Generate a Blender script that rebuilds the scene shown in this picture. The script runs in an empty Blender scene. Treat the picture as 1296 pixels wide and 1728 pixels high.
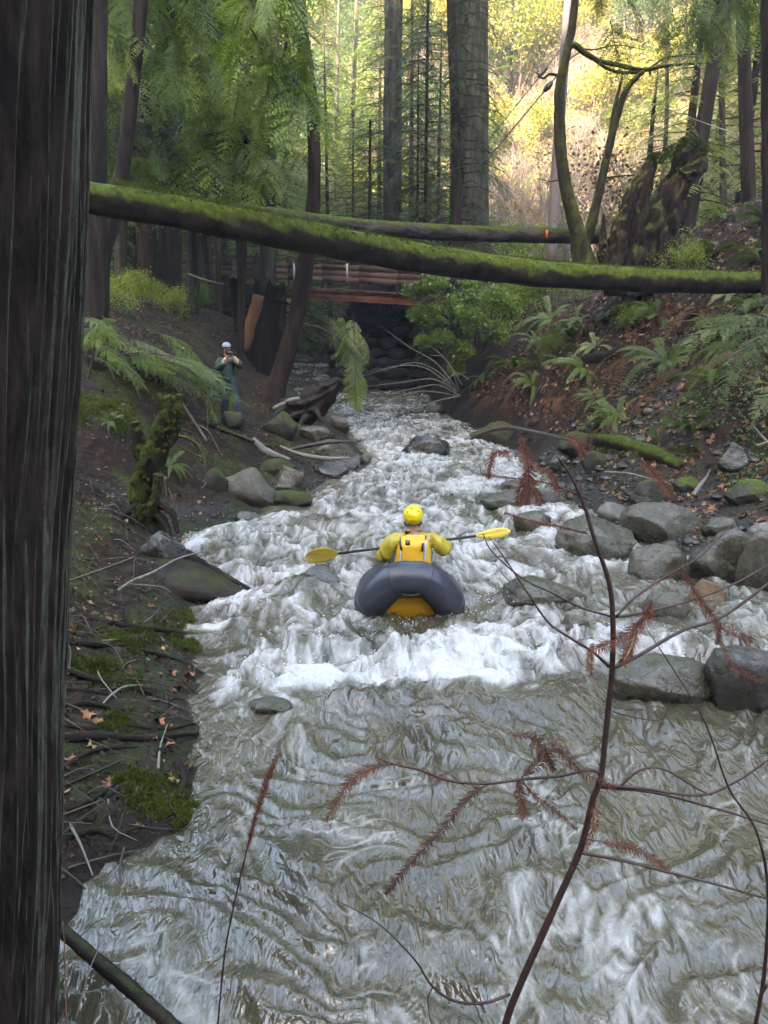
import bpy, math, random
import numpy as np
from mathutils import Vector, Matrix
SC = bpy.context.scene
COL = SC.collection
rad = math.radians
# ------------------------------------------------------------ camera, sky, sun, exposure
PITCH = rad(16.0); CAMZ = 3.0; FPX = 1260.0
cd = bpy.data.cameras.new('camera'); cam = bpy.data.objects.new('camera', cd); COL.objects.link(cam)
cam.location = (0, 0, CAMZ); cam.rotation_euler = (rad(90) - PITCH, 0, 0)
cd.sensor_fit = 'VERTICAL'; cd.sensor_height = 36.0; cd.lens = 36.0 * FPX / 1728.0
cd.clip_start = 0.05; cd.clip_end = 2000
SC.camera = cam
SUN_EL = rad(31); SUN_AZ = rad(180 + 28)      # azimuth clockwise from +Y: behind the camera, to the west side
w = bpy.data.worlds.new('World'); SC.world = w; w.use_nodes = True
wn = w.node_tree; bg = wn.nodes['Background']
sky = wn.nodes.new('ShaderNodeTexSky'); sky.sky_type = 'NISHITA'; sky.sun_disc = False
sky.sun_elevation = SUN_EL; sky.sun_rotation = SUN_AZ; sky.air_density = 1.0; sky.dust_density = 2.5; sky.ozone_density = 1.0
wn.links.new(sky.outputs[0], bg.inputs[0]); bg.inputs[1].default_value = 0.15
sl = bpy.data.lights.new('sun', 'SUN'); sun = bpy.data.objects.new('sun', sl); COL.objects.link(sun)
sl.energy = 4.5; sl.angle = rad(0.6); sl.color = (1.0, 0.91, 0.74)
sdir = Vector((math.sin(SUN_AZ) * math.cos(SUN_EL), math.cos(SUN_AZ) * math.cos(SUN_EL), math.sin(SUN_EL)))
sun.rotation_euler = (-sdir).to_track_quat('-Z', 'Y').to_euler(); sun.location = (0, -20, 60)
SC.view_settings.view_transform = 'Standard'; SC.view_settings.look = 'None'
SC.view_settings.exposure = 4.0; SC.view_settings.gamma = 1.0; SC.view_settings.use_curve_mapping = False
SC.view_settings.use_white_balance = True; SC.view_settings.white_balance_temperature = 7500
SC.cycles.max_bounces = 5; SC.cycles.diffuse_bounces = 3; SC.cycles.glossy_bounces = 3
SC.cycles.transmission_bounces = 4; SC.cycles.caustics_reflective = False; SC.cycles.caustics_refractive = False
SC.cycles.use_denoising = True

# ------------------------------------------------------------ helpers
cp, sp = math.cos(PITCH), math.sin(PITCH)
def P(px, py, Y):                                # the point at ground distance Y that the photograph shows at px, py
    u = (px - 648.0) / FPX; v = (864.0 - py) / FPX
    dy = cp + v * sp; t = Y / dy
    return Vector((u * t, Y, CAMZ + t * (v * cp - sp)))
def PZ(px, py, z):
    u = (px - 648.0) / FPX; v = (864.0 - py) / FPX
    dz = v * cp - sp; t = (z - CAMZ) / dz
    return Vector((u * t, t * (cp + v * sp), z))
def PXS(p):                                      # photo pixels per metre at a point
    return FPX / (p[1] * cp - (p[2] - CAMZ) * sp)
_g = np.random.default_rng(5)
_perm = np.concatenate([_g.permutation(512)] * 3)
_ang = _g.random(512) * 2 * np.pi
_gx, _gy = np.cos(_ang), np.sin(_ang)
def noise2(x, y, seed=0):
    x = np.asarray(x, float) + seed * 17.31; y = np.asarray(y, float) + seed * 9.73
    xi = np.floor(x).astype(int); yi = np.floor(y).astype(int); xf = x - xi; yf = y - yi
    u = xf * xf * xf * (xf * (xf * 6 - 15) + 10); v = yf * yf * yf * (yf * (yf * 6 - 15) + 10)
    def g(a, b):
        h = _perm[(_perm[(xi + a) & 511] + yi + b) & 511]
        return _gx[h] * (xf - a) + _gy[h] * (yf - b)
    return 1.5 * ((g(0, 0) * (1 - u) + g(1, 0) * u) * (1 - v) + (g(0, 1) * (1 - u) + g(1, 1) * u) * v)
def fbm(x, y, oct=4, seed=0, lac=2.03, gain=0.5):
    s = 0; a = 1.0; f = 1.0; n = 0
    for i in range(oct):
        s = s + a * noise2(x * f, y * f, seed + i * 3.7); n += a; a *= gain; f *= lac
    return s / n
def noise3(p, seed=0):                           # cheap 3-d noise from three planes
    return (noise2(p[:, 0] + p[:, 2] * .37, p[:, 1] - p[:, 2] * .61, seed) + noise2(p[:, 1] + 3.1, p[:, 2] + p[:, 0] * .43, seed + 5)
            + noise2(p[:, 2] - 7.7, p[:, 0] + p[:, 1] * .29, seed + 9)) / 1.8
def sstep(a, b, x):
    t = np.clip((x - a) / (b - a), 0, 1); return t * t * (3 - 2 * t)

def mesh_np(name, V, F, mats=(), smooth=False, attrs=None, mi=None):
    """V Nx3, F = list of int arrays (M x k), one polygon size each"""
    if not isinstance(F, (list, tuple)): F = [F]
    F = [np.asarray(f, dtype=np.int32) for f in F if len(f)]
    m = bpy.data.meshes.new(name)
    V = np.asarray(V, dtype=np.float32)
    m.vertices.add(len(V)); m.vertices.foreach_set('co', V.ravel())
    loops = np.concatenate([f.ravel() for f in F]); tot = np.concatenate([np.full(len(f), f.shape[1], np.int32) for f in F])
    st = np.concatenate([[0], np.cumsum(tot)[:-1]]).astype(np.int32)
    m.loops.add(len(loops)); m.loops.foreach_set('vertex_index', loops)
    m.polygons.add(len(tot)); m.polygons.foreach_set('loop_start', st); m.polygons.foreach_set('loop_total', tot)
    if smooth: m.polygons.foreach_set('use_smooth', np.ones(len(tot), bool))
    if mi is not None: m.polygons.foreach_set('material_index', np.asarray(mi, np.int32))
    for k, a in (attrs or {}).items():
        at = m.attributes.new(k, 'FLOAT', 'POINT'); at.data.foreach_set('value', np.asarray(a, np.float32))
    m.update(calc_edges=True)
    for x in (mats if isinstance(mats, (list, tuple)) else [mats]): m.materials.append(x)
    return m
def ob(name, mesh, parent=None, loc=None):
    o = bpy.data.objects.new(name, mesh); COL.objects.link(o)
    if loc is not None: o.location = loc
    if parent is not None: o.parent = parent
    return o
def tag(o, label=None, cat=None, group=None, kind=None):
    if label: o['label'] = label
    if cat: o['category'] = cat
    if group: o['group'] = group
    if kind: o['kind'] = kind
    return o
def thing(name, label, cat, loc=(0, 0, 0), group=None):
    o = bpy.data.objects.new(name, None); COL.objects.link(o); o.location = loc; o.empty_display_size = .1
    return tag(o, label, cat, group)
def wpart(name, mesh, root):                     # a part whose vertices are world coordinates
    co = np.empty(len(mesh.vertices) * 3, np.float32); mesh.vertices.foreach_get('co', co)
    co = co.reshape(-1, 3) - np.array(root.matrix_world.translation if False else WL(root), np.float32)
    mesh.vertices.foreach_set('co', co.ravel()); mesh.update()
    return ob(name, mesh, root)
def WL(o):
    v = Vector(o.location)
    while o.parent: o = o.parent; v = v + o.location
    return v
def joinp(parts):                                # [(V, [F..]), ...] -> V, [F..]
    Vs = []; by = {}; n = 0
    for V, F in parts:
        V = np.asarray(V, float)
        for f in (F if isinstance(F, (list, tuple)) else [F]):
            f = np.asarray(f)
            if len(f): by.setdefault(f.shape[1], []).append(f + n)
        Vs.append(V); n += len(V)
    return np.concatenate(Vs), [np.concatenate(v) for v in by.values()]
def catmull(pts, n):
    p = np.asarray([list(q) for q in pts], float)
    if len(p) < 3:
        t = np.linspace(0, 1, n)[:, None]; return p[0] * (1 - t) + p[-1] * t
    q = np.vstack([2 * p[0] - p[1], p, 2 * p[-1] - p[-2]])
    s = np.linspace(0, len(p) - 1 - 1e-6, n); i = s.astype(int); t = (s - i)[:, None]
    a, b, c, d = q[i], q[i + 1], q[i + 2], q[i + 3]
    return .5 * (2 * b + (c - a) * t + (2 * a - 5 * b + 4 * c - d) * t * t + (3 * b - a - 3 * c + d) * t ** 3)
def tube(pts, radii, n=12, sides=8, jit=0.0, seed=0, cap=True, rx=None, jscale=1.0, fiss=0.0, fn=14, raw=False):
    """tapered round tube through pts; jit = relative lumpiness; fiss = bark furrows running along it"""
    c = np.asarray([list(q) for q in pts], float) if raw else catmull(pts, n)
    n = len(c)
    r = np.interp(np.linspace(0, 1, n), np.linspace(0, 1, len(radii)), radii)
    T = np.gradient(c, axis=0); T /= np.linalg.norm(T, axis=1)[:, None] + 1e-9
    up = np.array([0, 0, 1.0]) if abs(T[0][2]) < .9 else np.array([0, 1.0, 0])
    N = np.cross(up, T[0]); N /= np.linalg.norm(N); Ns = [N]
    for i in range(1, n):
        v = Ns[-1] - T[i] * np.dot(Ns[-1], T[i]); Ns.append(v / (np.linalg.norm(v) + 1e-9))
    N = np.array(Ns); B = np.cross(T, N)
    a = np.linspace(0, 2 * np.pi, sides, endpoint=False)
    L = np.concatenate([[0], np.cumsum(np.linalg.norm(np.diff(c, axis=0), axis=1))])
    rr = np.repeat(r[:, None], sides, 1)
    rm = r.mean() + 1e-6
    if jit:
        q = noise2(np.cos(a)[None] * 1.3 * jscale + 5 + L[:, None] / rm * .22 * jscale, np.sin(a)[None] * 1.3 * jscale + L[:, None] / rm * .31 * jscale, seed)
        rr = rr * (1 + jit * q)
    if fiss:
        A2, L2 = np.meshgrid(a, L)
        wv = A2 * fn / (2 * np.pi) + .8 * noise2(L2 / rm * .35, A2 * 1.3, seed + 3)
        f = np.abs(noise2(wv * 1.0, L2 / rm * .28 + 40, seed + 7)); f2 = np.abs(noise2(wv * 2.3, L2 / rm * .7, seed + 8))
        # wrap cleanly
        wgt = sstep(0, .35, 2 * np.pi - A2)
        rr = rr * (1 + fiss * ((np.minimum(f, .35) * 2.2 + f2 * .6) - .5) * (wgt * .9 + .1))
    V = c[:, None] + rr[..., None] * (np.cos(a)[None, :, None] * N[:, None] + np.sin(a)[None, :, None] * B[:, None])
    V = V.reshape(-1, 3)
    i = np.arange(n - 1)[:, None] * sides; j = np.arange(sides)[None]; k = (j + 1) % sides
    F = np.stack([i + j, i + k, i + sides + k, i + sides + j], -1).reshape(-1, 4)
    if cap:
        V = np.vstack([V, c[0], c[-1]]); e = n * sides
        t1 = np.stack([np.full(sides, e), (np.arange(sides) + 1) % sides, np.arange(sides)], -1)
        o = (n - 1) * sides
        t2 = np.stack([np.full(sides, e + 1), o + np.arange(sides), o + (np.arange(sides) + 1) % sides], -1)
        return V, [F, np.concatenate([t1, t2])]
    return V, [F]
def box(c, s, rot=None):
    V = np.array([[x, y, z] for x in (-.5, .5) for y in (-.5, .5) for z in (-.5, .5)]) * np.array(s)
    if rot is not None: V = V @ np.array(rot.to_3x3()).T
    V = V + np.array(c)
    return V, [np.array([[0, 1, 3, 2], [4, 6, 7, 5], [0, 4, 5, 1], [2, 3, 7, 6], [0, 2, 6, 4], [1, 5, 7, 3]])]
def bar(a, b, w_, h_):                           # box from a to b
    a = Vector(a); b = Vector(b); d = b - a
    return box((a + b) / 2, (d.length, w_, h_), d.to_track_quat('X', 'Z').to_matrix())

# ------------------------------------------------------------ materials
def newmat(name):
    m = bpy.data.materials.new(name); m.use_nodes = True; nt = m.node_tree
    b = nt.nodes['Principled BSDF']
    return m, nt, b
def nd(nt, typ, ins=None, **kw):
    n = nt.nodes.new(typ)
    for k, v in kw.items(): setattr(n, k, v)
    for k, v in (ins or {}).items():
        if isinstance(v, bpy.types.NodeSocket): nt.links.new(v, n.inputs[k])
        else: n.inputs[k].default_value = v
    return n
def ramp(nt, fac, stops, interp='LINEAR'):
    r = nt.nodes.new('ShaderNodeValToRGB'); nt.links.new(fac, r.inputs[0]); cr = r.color_ramp; cr.interpolation = interp
    while len(cr.elements) > 1: cr.elements.remove(cr.elements[0])
    cr.elements[0].position = stops[0][0]; c = stops[0][1]; cr.elements[0].color = (*c, 1) if len(c) == 3 else c
    for p_, c in stops[1:]:
        e = cr.elements.new(p_); e.color = (*c, 1) if len(c) == 3 else c
    return r.outputs[0]
def g(v): return (v, v, v)
def tex(nt, scale, detail=6, rough=.6, coord='Object', stretch=(1, 1, 1), dist=0.0, loc=(0, 0, 0)):
    tc = nd(nt, 'ShaderNodeTexCoord'); mp = nd(nt, 'ShaderNodeMapping', {'Vector': tc.outputs[coord], 'Scale': stretch, 'Location': loc})
    return nd(nt, 'ShaderNodeTexNoise', {'Vector': mp.outputs[0], 'Scale': scale, 'Detail': detail, 'Roughness': rough, 'Distortion': dist}).outputs['Fac']
def mixc(nt, f, a, b, mode='MIX'):
    n = nt.nodes.new('ShaderNodeMix'); n.data_type = 'RGBA'; n.blend_type = mode
    for s, v in ((0, f), (6, a), (7, b)):
        if isinstance(v, bpy.types.NodeSocket): nt.links.new(v, n.inputs[s])
        else: n.inputs[s].default_value = v if s == 0 else (*v, 1)
    return n.outputs[2]
def mth(nt, op, a, b=0.0, c=None, clamp=False):
    n = nt.nodes.new('ShaderNodeMath'); n.operation = op; n.use_clamp = clamp
    for i, v in enumerate((a, b) if c is None else (a, b, c)):
        if isinstance(v, bpy.types.NodeSocket): nt.links.new(v, n.inputs[i])
        else: n.inputs[i].default_value = v
    return n.outputs[0]
def bump(nt, b, h, strength=.5, dist=.02):
    n = nd(nt, 'ShaderNodeBump', {'Height': h, 'Strength': strength, 'Distance': dist}); nt.links.new(n.outputs[0], b.inputs['Normal'])
def attr(nt, name): return nd(nt, 'ShaderNodeAttribute', attribute_name=name).outputs['Fac']
def normal_axis(nt, ax):                         # component of the surface normal, -1..1
    gm = nd(nt, 'ShaderNodeNewGeometry'); s = nd(nt, 'ShaderNodeSeparateXYZ', {0: gm.outputs['Normal']})
    return s.outputs[ax]
def simple(name, col, rough=.7, bs=0, bstr=.3, var=.25, vs=6, metal=0, stretch=(1, 1, 1), bd=.01, coord='Object', spec=None):
    m, nt, b = newmat(name)
    n = tex(nt, vs, 5, .6, coord, stretch)
    lo = tuple(c * (1 - var) for c in col); hi = tuple(min(1, c * (1 + var)) for c in col)
    nt.links.new(ramp(nt, n, [(.3, lo), (.7, hi)]), b.inputs['Base Color'])
    b.inputs['Roughness'].default_value = rough; b.inputs['Metallic'].default_value = metal
    if spec is not None: b.inputs['Specular IOR Level'].default_value = spec
    if bs: bump(nt, b, tex(nt, bs, 6, .65, coord, stretch), bstr, bd)
    return m
def bark(name, dark, light, moss=None, mossamt=0.0, mossaxis=2, sc=7, stretch=(1, 1, .12), lich=None, bd=.02, rough=.9, mscale=3.0):
    m, nt, b = newmat(name)
    n = tex(nt, sc, 8, .7, 'Object', stretch, .6)
    n2 = tex(nt, sc * 4, 6, .7, 'Object', stretch)
    c = ramp(nt, n, [(.32, tuple(x * .45 for x in dark)), (.45, dark), (.62, light), (.8, tuple(x * 1.3 for x in light))])
    c = mixc(nt, .35, c, ramp(nt, n2, [(.3, g(.25)), (.7, g(1.5))]), 'MULTIPLY')
    h = mth(nt, 'ADD', n, mth(nt, 'MULTIPLY', n2, .5))
    if moss:
        ax = normal_axis(nt, mossaxis)
        f = mth(nt, 'ADD', mth(nt, 'MULTIPLY', ax, .55), mth(nt, 'MULTIPLY', tex(nt, mscale, 8, .65), 1.2))
        f = ramp(nt, mth(nt, 'ADD', f, mossamt - .6), [(.42, g(0)), (.62, g(1))])
        mc = ramp(nt, tex(nt, 14, 6, .7), [(.3, tuple(x * .35 for x in moss)), (.55, moss), (.75, tuple(x * 1.7 for x in moss))])
        c = mixc(nt, f, c, mc)
        h = mth(nt, 'ADD', h, mth(nt, 'MULTIPLY', mth(nt, 'MULTIPLY', tex(nt, 60, 4, .8), f), 1.3))
    if lich:
        ax = mth(nt, 'ADD', mth(nt, 'MULTIPLY', normal_axis(nt, 0), .85), mth(nt, 'MULTIPLY', normal_axis(nt, 1), .53))
        f = mth(nt, 'ADD', mth(nt, 'MULTIPLY', mth(nt, 'SUBTRACT', ax, .70), 1.1), mth(nt, 'MULTIPLY', tex(nt, 22, 8, .85, 'Object', (1, 1, .22), .6), 1.0))
        f2 = ramp(nt, f, [(.50, g(0)), (.70, g(.9))])
        c = mixc(nt, f2, c, ramp(nt, tex(nt, 25, 6, .8, 'Object', (1, 1, .4)), [(.35, tuple(x * .3 for x in lich)), (.6, lich), (.75, tuple(x * 1.5 for x in lich))]))
    nt.links.new(c, b.inputs['Base Color']); b.inputs['Roughness'].default_value = rough
    b.inputs['Specular IOR Level'].default_value = .25
    bump(nt, b, h, .8, bd)
    return m
def leafmat(name, stops, trans=.35, rough=.45, useattr=False, objvar=.25, spec=.4):
    """leaves: diffuse + light coming through + a little gloss, colour varied per clump"""
    m, nt, b = newmat(name)
    if useattr: c = ramp(nt, attr(nt, 'rnd'), stops)
    else:
        oi = nd(nt, 'ShaderNodeObjectInfo')
        n = tex(nt, 1.7, 4, .7, 'Object')
        f = mth(nt, 'ADD', n, mth(nt, 'MULTIPLY', mth(nt, 'SUBTRACT', oi.outputs['Random'], .5), objvar))
        c = ramp(nt, f, stops)
    nt.links.new(c, b.inputs['Base Color']); b.inputs['Roughness'].default_value = rough
    b.inputs['Specular IOR Level'].default_value = spec
    tr = nd(nt, 'ShaderNodeBsdfTranslucent', {'Color': mixc(nt, 1.0, c, (1.15, 1.2, .6), 'MULTIPLY')})
    mx = nd(nt, 'ShaderNodeMixShader', {0: trans, 1: b.outputs[0], 2: tr.outputs[0]})
    nt.links.new(mx.outputs[0], nt.nodes['Material Output'].inputs['Surface'])
    return m
# ------------------------------------------------------------ river and banks
def wz(Y):
    return np.interp(Y, [0, 4.7, 5.2, 6.0, 7, 30, 50, 300], [.20, .18, .12, .0, -.02, -.5, -.85, -.85])
def shore(pts, extra0, extra1):
    o = []
    for px, py in pts:
        z = 0.1
        for _ in range(8): z = float(wz(PZ(px, py, z).y))
        q = PZ(px, py, z); o.append((q.y, q.x))
    o = sorted(o + extra0 + extra1)
    return np.array([a for a, b in o]), np.array([b for a, b in o])
LY, LX = shore([(205, 1465), (235, 1440), (310, 1395), (335, 1310), (335, 1210), (360, 1110), (330, 1060), (330, 1000), (300, 925), (330, 900), (400, 885),
                (500, 862), (525, 835), (600, 792), (625, 775), (598, 742), (545, 705), (485, 672), (468, 645), (482, 624), (470, 606)],
               [(-5, -6), (0, -2.6), (1.6, -1.7), (2.5, -1.62)], [(52, -12), (62, -30), (80, -60)])
RY, RX = shore([(1400, 1040), (1270, 990), (1150, 955), (1070, 915), (960, 850), (930, 815), (880, 768), (800, 722), (755, 700), (725, 668), (705, 655), (612, 640), (598, 628), (592, 612)],
               [(-5, 6), (0, 3.6), (4, 3.5), (6.2, 3.6)], [(52, -5), (62, -20), (80, -45)])
def XL(Y): return np.interp(Y, LY, LX) + .10 * noise2(np.asarray(Y) * 1.9, 3.3, 2)
def XR(Y): return np.interp(Y, RY, RX) + .12 * noise2(np.asarray(Y) * 1.3, 8.3, 4)
LP = [(0, [(0, 0), (.5, .5), (1.5, .9), (4, 1.8), (12, 3.5)]),
      (3, [(0, 0), (.3, .10), (1, .26), (2, .6), (4, 1.4), (12, 3.6)]),
      (6, [(0, 0), (.4, .14), (1.2, .42), (2, .95), (3, 1.7), (6, 3.2), (14, 4)]),
      (8.3, [(0, 0), (.3, .35), (.8, .72), (1.4, 1.15), (2.6, 1.75), (6, 3.3), (14, 4)]),
      (11, [(0, 0), (.6, .12), (1.4, .45), (2.2, 1.1), (3.5, 1.9), (6, 3.2), (14, 4)]),
      (15, [(0, 0), (1, .42), (2.0, .78), (2.7, 1.1), (3.4, 1.9), (5, 2.9), (8, 3.9), (16, 4.2)]),
      (20, [(0, 0), (.8, .6), (1.6, 1.6), (2.7, 2.8), (5, 3.4), (9, 3.5), (20, 3.8)]),
      (28, [(0, 0), (.5, 1.2), (1.5, 2.6), (3, 3.0), (6, 3.1), (12, 3.3), (20, 3.8)]),
      (45, [(0, 0), (2, 1.5), (6, 3), (12, 4.4), (30, 6)])]
RP = [(0, [(0, 0), (1, .3), (4, 1.5), (12, 7)]),
      (5, [(0, 0), (1, .2), (3, .6), (5, 2), (12, 8)]),
      (7, [(0, 0), (1.5, .22), (3, .6), (5, 2), (8, 5), (14, 9)]),
      (10, [(0, 0), (1.4, .42), (2.2, .9), (3, 1.5), (4.5, 3.0), (7, 4.9), (14, 9.5)]),
      (13, [(0, 0), (.4, .3), (1.5, 1.4), (3, 2.7), (5, 4.2), (7, 5.5), (12, 8.5), (20, 12)]),
      (18, [(0, 0), (.4, .5), (1.5, 2.0), (3, 3.4), (4.5, 4.6), (7, 6.0), (12, 8.5), (20, 12)]),
      (23, [(0, 0), (.4, .6), (1.5, 1.7), (3, 2.8), (6, 4.0), (12, 5.5), (20, 8)]),
      (28, [(0, 0), (.5, 1.2), (2, 2.9), (8, 3.9), (16, 5.5), (24, 8)]),
      (45, [(0, 0), (2, 1.2), (6, 3), (12, 6), (30, 20)])]
def prof(tab, d, Y):
    ks = [k for k, _ in tab]
    vals = np.stack([np.interp(d, [a for a, _ in t], [b for _, b in t]) for _, t in tab])
    Y = np.clip(Y, ks[0], ks[-1] - 1e-3); i = np.clip(np.searchsorted(ks, Y, side='right') - 1, 0, len(ks) - 2)
    ksa = np.array(ks, float); t = (Y - ksa[i]) / (ksa[i + 1] - ksa[i]); t = t * t * (3 - 2 * t)
    idx = np.arange(len(Y)); return vals[i, idx] * (1 - t) + vals[i + 1, idx] * t
def terrain(X, Y, fine=True):
    X = np.asarray(X, float); Y = np.asarray(Y, float); shp = X.shape; X = X.ravel(); Y = Y.ravel()
    W = wz(Y); dl = XL(Y) - X; dr = X - XR(Y)
    zl = prof(LP, np.maximum(dl, 0), Y); zr = prof(RP, np.maximum(dr, 0), Y)
    wid = np.maximum(XR(Y) - XL(Y), .5)
    inside = np.minimum(-dl, -dr)
    depth = -.45 * sstep(0, .8, inside) - .06 * sstep(-.05, .05, inside)
    z = W + np.where(dl > 0, zl, np.where(dr > 0, zr, depth))
    d = np.maximum(np.maximum(dl, dr), 0)
    k = sstep(0, .6, d)
    if fine:
        z = z + k * (.16 * fbm(X * .8, Y * .8, 4, 3) + .10 * fbm(X * 2.7, Y * 2.7, 4, 7)) + (.012 + .03 * k) * fbm(X * 9, Y * 9, 3, 11) 
        # humped roots and ledges on the near left bank
        m = sstep(.1, .6, dl) * (1 - sstep(8, 10, Y))
        z = z + m * .09 * np.abs(fbm(X * 2.1 + .4 * Y, Y * 3.4, 3, 21)) 
    far = sstep(40, 70, Y)
    hill = np.maximum(0, (Y - 44 + .35 * np.minimum(X, 30)) * .78) + 3.0 * fbm(X * .05, Y * .05, 4, 31) * far
    hill = np.minimum(hill, 62 + 4 * fbm(X * .02, Y * .02, 3, 5))
    z = np.where(Y > 40, np.maximum(z * (1 - far * .0), W + hill * sstep(40, 50, Y) + 0), z)
    lat = np.maximum(0, X - 16) * .75
    z = z + np.minimum(lat, 40) * sstep(-6, 6, Y)
    latl = np.maximum(0, -X - 34) * .45; z = z + np.minimum(latl, 30)
    # unseen ridge behind the camera, added to shade the near scene and block sky
    s = -Y - 8 - .42 * X
    back = np.clip(s, 0, 50) * 1.2
    z = z + back + np.where(s > 0, 2.0 * fbm(X * .06, Y * .06, 3, 41) * sstep(0, 12, s), 0)
    # the bank the photograph was taken from
    z = np.maximum(z, np.where((np.abs(X) < 14) & (Y < 2.0), 1.35 * (1 - sstep(.5, 1.75, Y + .12 * np.abs(X))) + .1 * noise2(X * 2, Y * 2, 1), -9))
    return z.reshape(shp)
def T1(x, y): return float(terrain(np.array([x]), np.array([y]))[0])
def ground(px, py):                              # where a photo pixel's ray meets the banks
    u = (px - 648.0) / FPX; v = (864.0 - py) / FPX
    dv = np.array([u, cp + v * sp, v * cp - sp])
    t = np.geomspace(1.6, 140, 2600); q = np.array([0, 0, CAMZ]) + t[:, None] * dv
    z = terrain(q[:, 0], q[:, 1]); z = np.maximum(z, wz(q[:, 1]))
    hit = np.nonzero(q[:, 2] < z)[0]; i = hit[0] if len(hit) else -1
    return Vector((q[i, 0], q[i, 1], z[i]))

yb = np.concatenate([-9 - np.geomspace(1, 190, 34)[::-1] + 1, np.linspace(-8, 0.5, 26)])
yf = [0.8]
while yf[-1] < 230: yf.append(yf[-1] + max(.022, .0072 * yf[-1] if yf[-1] < 32 else .016 * yf[-1]))
ys = np.concatenate([yb, yf]); us = np.linspace(-1, 1, 620)
xs = np.sinh(us * 4.6) / np.sinh(4.6) * 235 + us * 12
GX, GY = np.meshgrid(xs, ys)
GZ = terrain(GX, GY)
nx, ny = len(xs), len(ys)
idx = (np.arange(ny - 1)[:, None] * nx + np.arange(nx - 1)[None]).ravel()
TF = np.stack([idx, idx + 1, idx + nx + 1, idx + nx], -1)
dl = XL(GY) - GX; dr = GX - XR(GY); dd = np.maximum(dl, dr)
a_wet = (1 - sstep(.05, .9, dd)).ravel()
a_grav = (sstep(.0, .1, dr) * (1 - sstep(1.6, 2.8, dr)) * sstep(4, 6, GY) * (1 - sstep(12, 15, GY))
          + sstep(0, .1, dl) * (1 - sstep(.6, 1.1, dl)) * sstep(8.6, 9.4, GY) * (1 - sstep(13, 15, GY))).ravel()
mossn = fbm(GX * 1.1, GY * 1.1, 4, 55)
a_moss = (np.where(dl > 0, sstep(.02, .25, mossn + .12 * (GY < 7)) * (1 - sstep(15, 20, GY)), sstep(.12, .34, mossn) * sstep(.8, 1.5, dr) * (1 - sstep(3, 4.5, dr)) * (GY < 13))).ravel()
a_far = sstep(33, 46, GY).ravel()
def terrain_mat():
    m, nt, b = newmat('forest_ground')
    n1 = tex(nt, 1.3, 8, .7); n2 = tex(nt, 9, 8, .75); n3 = tex(nt, 45, 5, .7)
    base = ramp(nt, n2, [(.3, (.004, .003, .002)), (.48, (.012, .008, .005)), (.62, (.030, .017, .010)), (.78, (.065, .038, .023))])
    base = mixc(nt, .6, base, ramp(nt, n1, [(.3, (.5, .5, .55)), (.7, (1.4, 1.2, 1.0))]), 'MULTIPLY')
    vo = nd(nt, 'ShaderNodeTexVoronoi', {'Scale': 16.0}); vo.feature = 'F1'
    tcv = nd(nt, 'ShaderNodeTexCoord'); nt.links.new(tcv.outputs['Object'], vo.inputs['Vector'])
    lv = ramp(nt, nd(nt, 'ShaderNodeSeparateColor', {0: vo.outputs['Color']}).outputs[0], [(0, (.012, .008, .006)), (.5, (.028, .016, .010)), (.8, (.07, .037, .02)), (1, (.12, .075, .045))])
    base = mixc(nt, ramp(nt, n3, [(.4, g(0)), (.62, g(.7))]), base, lv)
    grav = ramp(nt, n3, [(.3, (.012, .011, .009)), (.5, (.036, .032, .026)), (.7, (.09, .082, .07))])
    c = mixc(nt, attr(nt, 'grav'), base, grav)
    mo = ramp(nt, n3, [(.3, (.010, .016, .003)), (.55, (.04, .06, .008)), (.75, (.10, .13, .02))])
    c = mixc(nt, mth(nt, 'MULTIPLY', attr(nt, 'moss'), ramp(nt, n2, [(.36, g(0)), (.55, g(1))])), c, mo)
    farc = ramp(nt, tex(nt, .9, 8, .75), [(.3, (.03, .022, .014)), (.45, (.08, .052, .03)), (.6, (.07, .075, .025)), (.75, (.13, .09, .05))])
    c = mixc(nt, attr(nt, 'far'), c, farc)
    wet = attr(nt, 'wet')
    c = mixc(nt, mth(nt, 'MULTIPLY', wet, .55), c, (.012, .010, .007))
    nt.links.new(c, b.inputs['Base Color'])
    rr = mth(nt, 'SUBTRACT', .92, mth(nt, 'MULTIPLY', wet, .55)); nt.links.new(rr, b.inputs['Roughness'])
    b.inputs['Specular IOR Level'].default_value = .3
    bump(nt, b, mth(nt, 'ADD', n2, mth(nt, 'MULTIPLY', n3, .8)), .9, .04)
    return m
M = {}
M['ground'] = terrain_mat()
gm = mesh_np('terrain', np.stack([GX.ravel(), GY.ravel(), GZ.ravel()], -1), TF, M['ground'], True,
             {'wet': a_wet, 'grav': a_grav, 'moss': a_moss, 'far': a_far})
tag(ob('terrain', gm), 'leaf strewn forest floor rising into steep banks on both sides of the creek', kind='structure')

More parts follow.
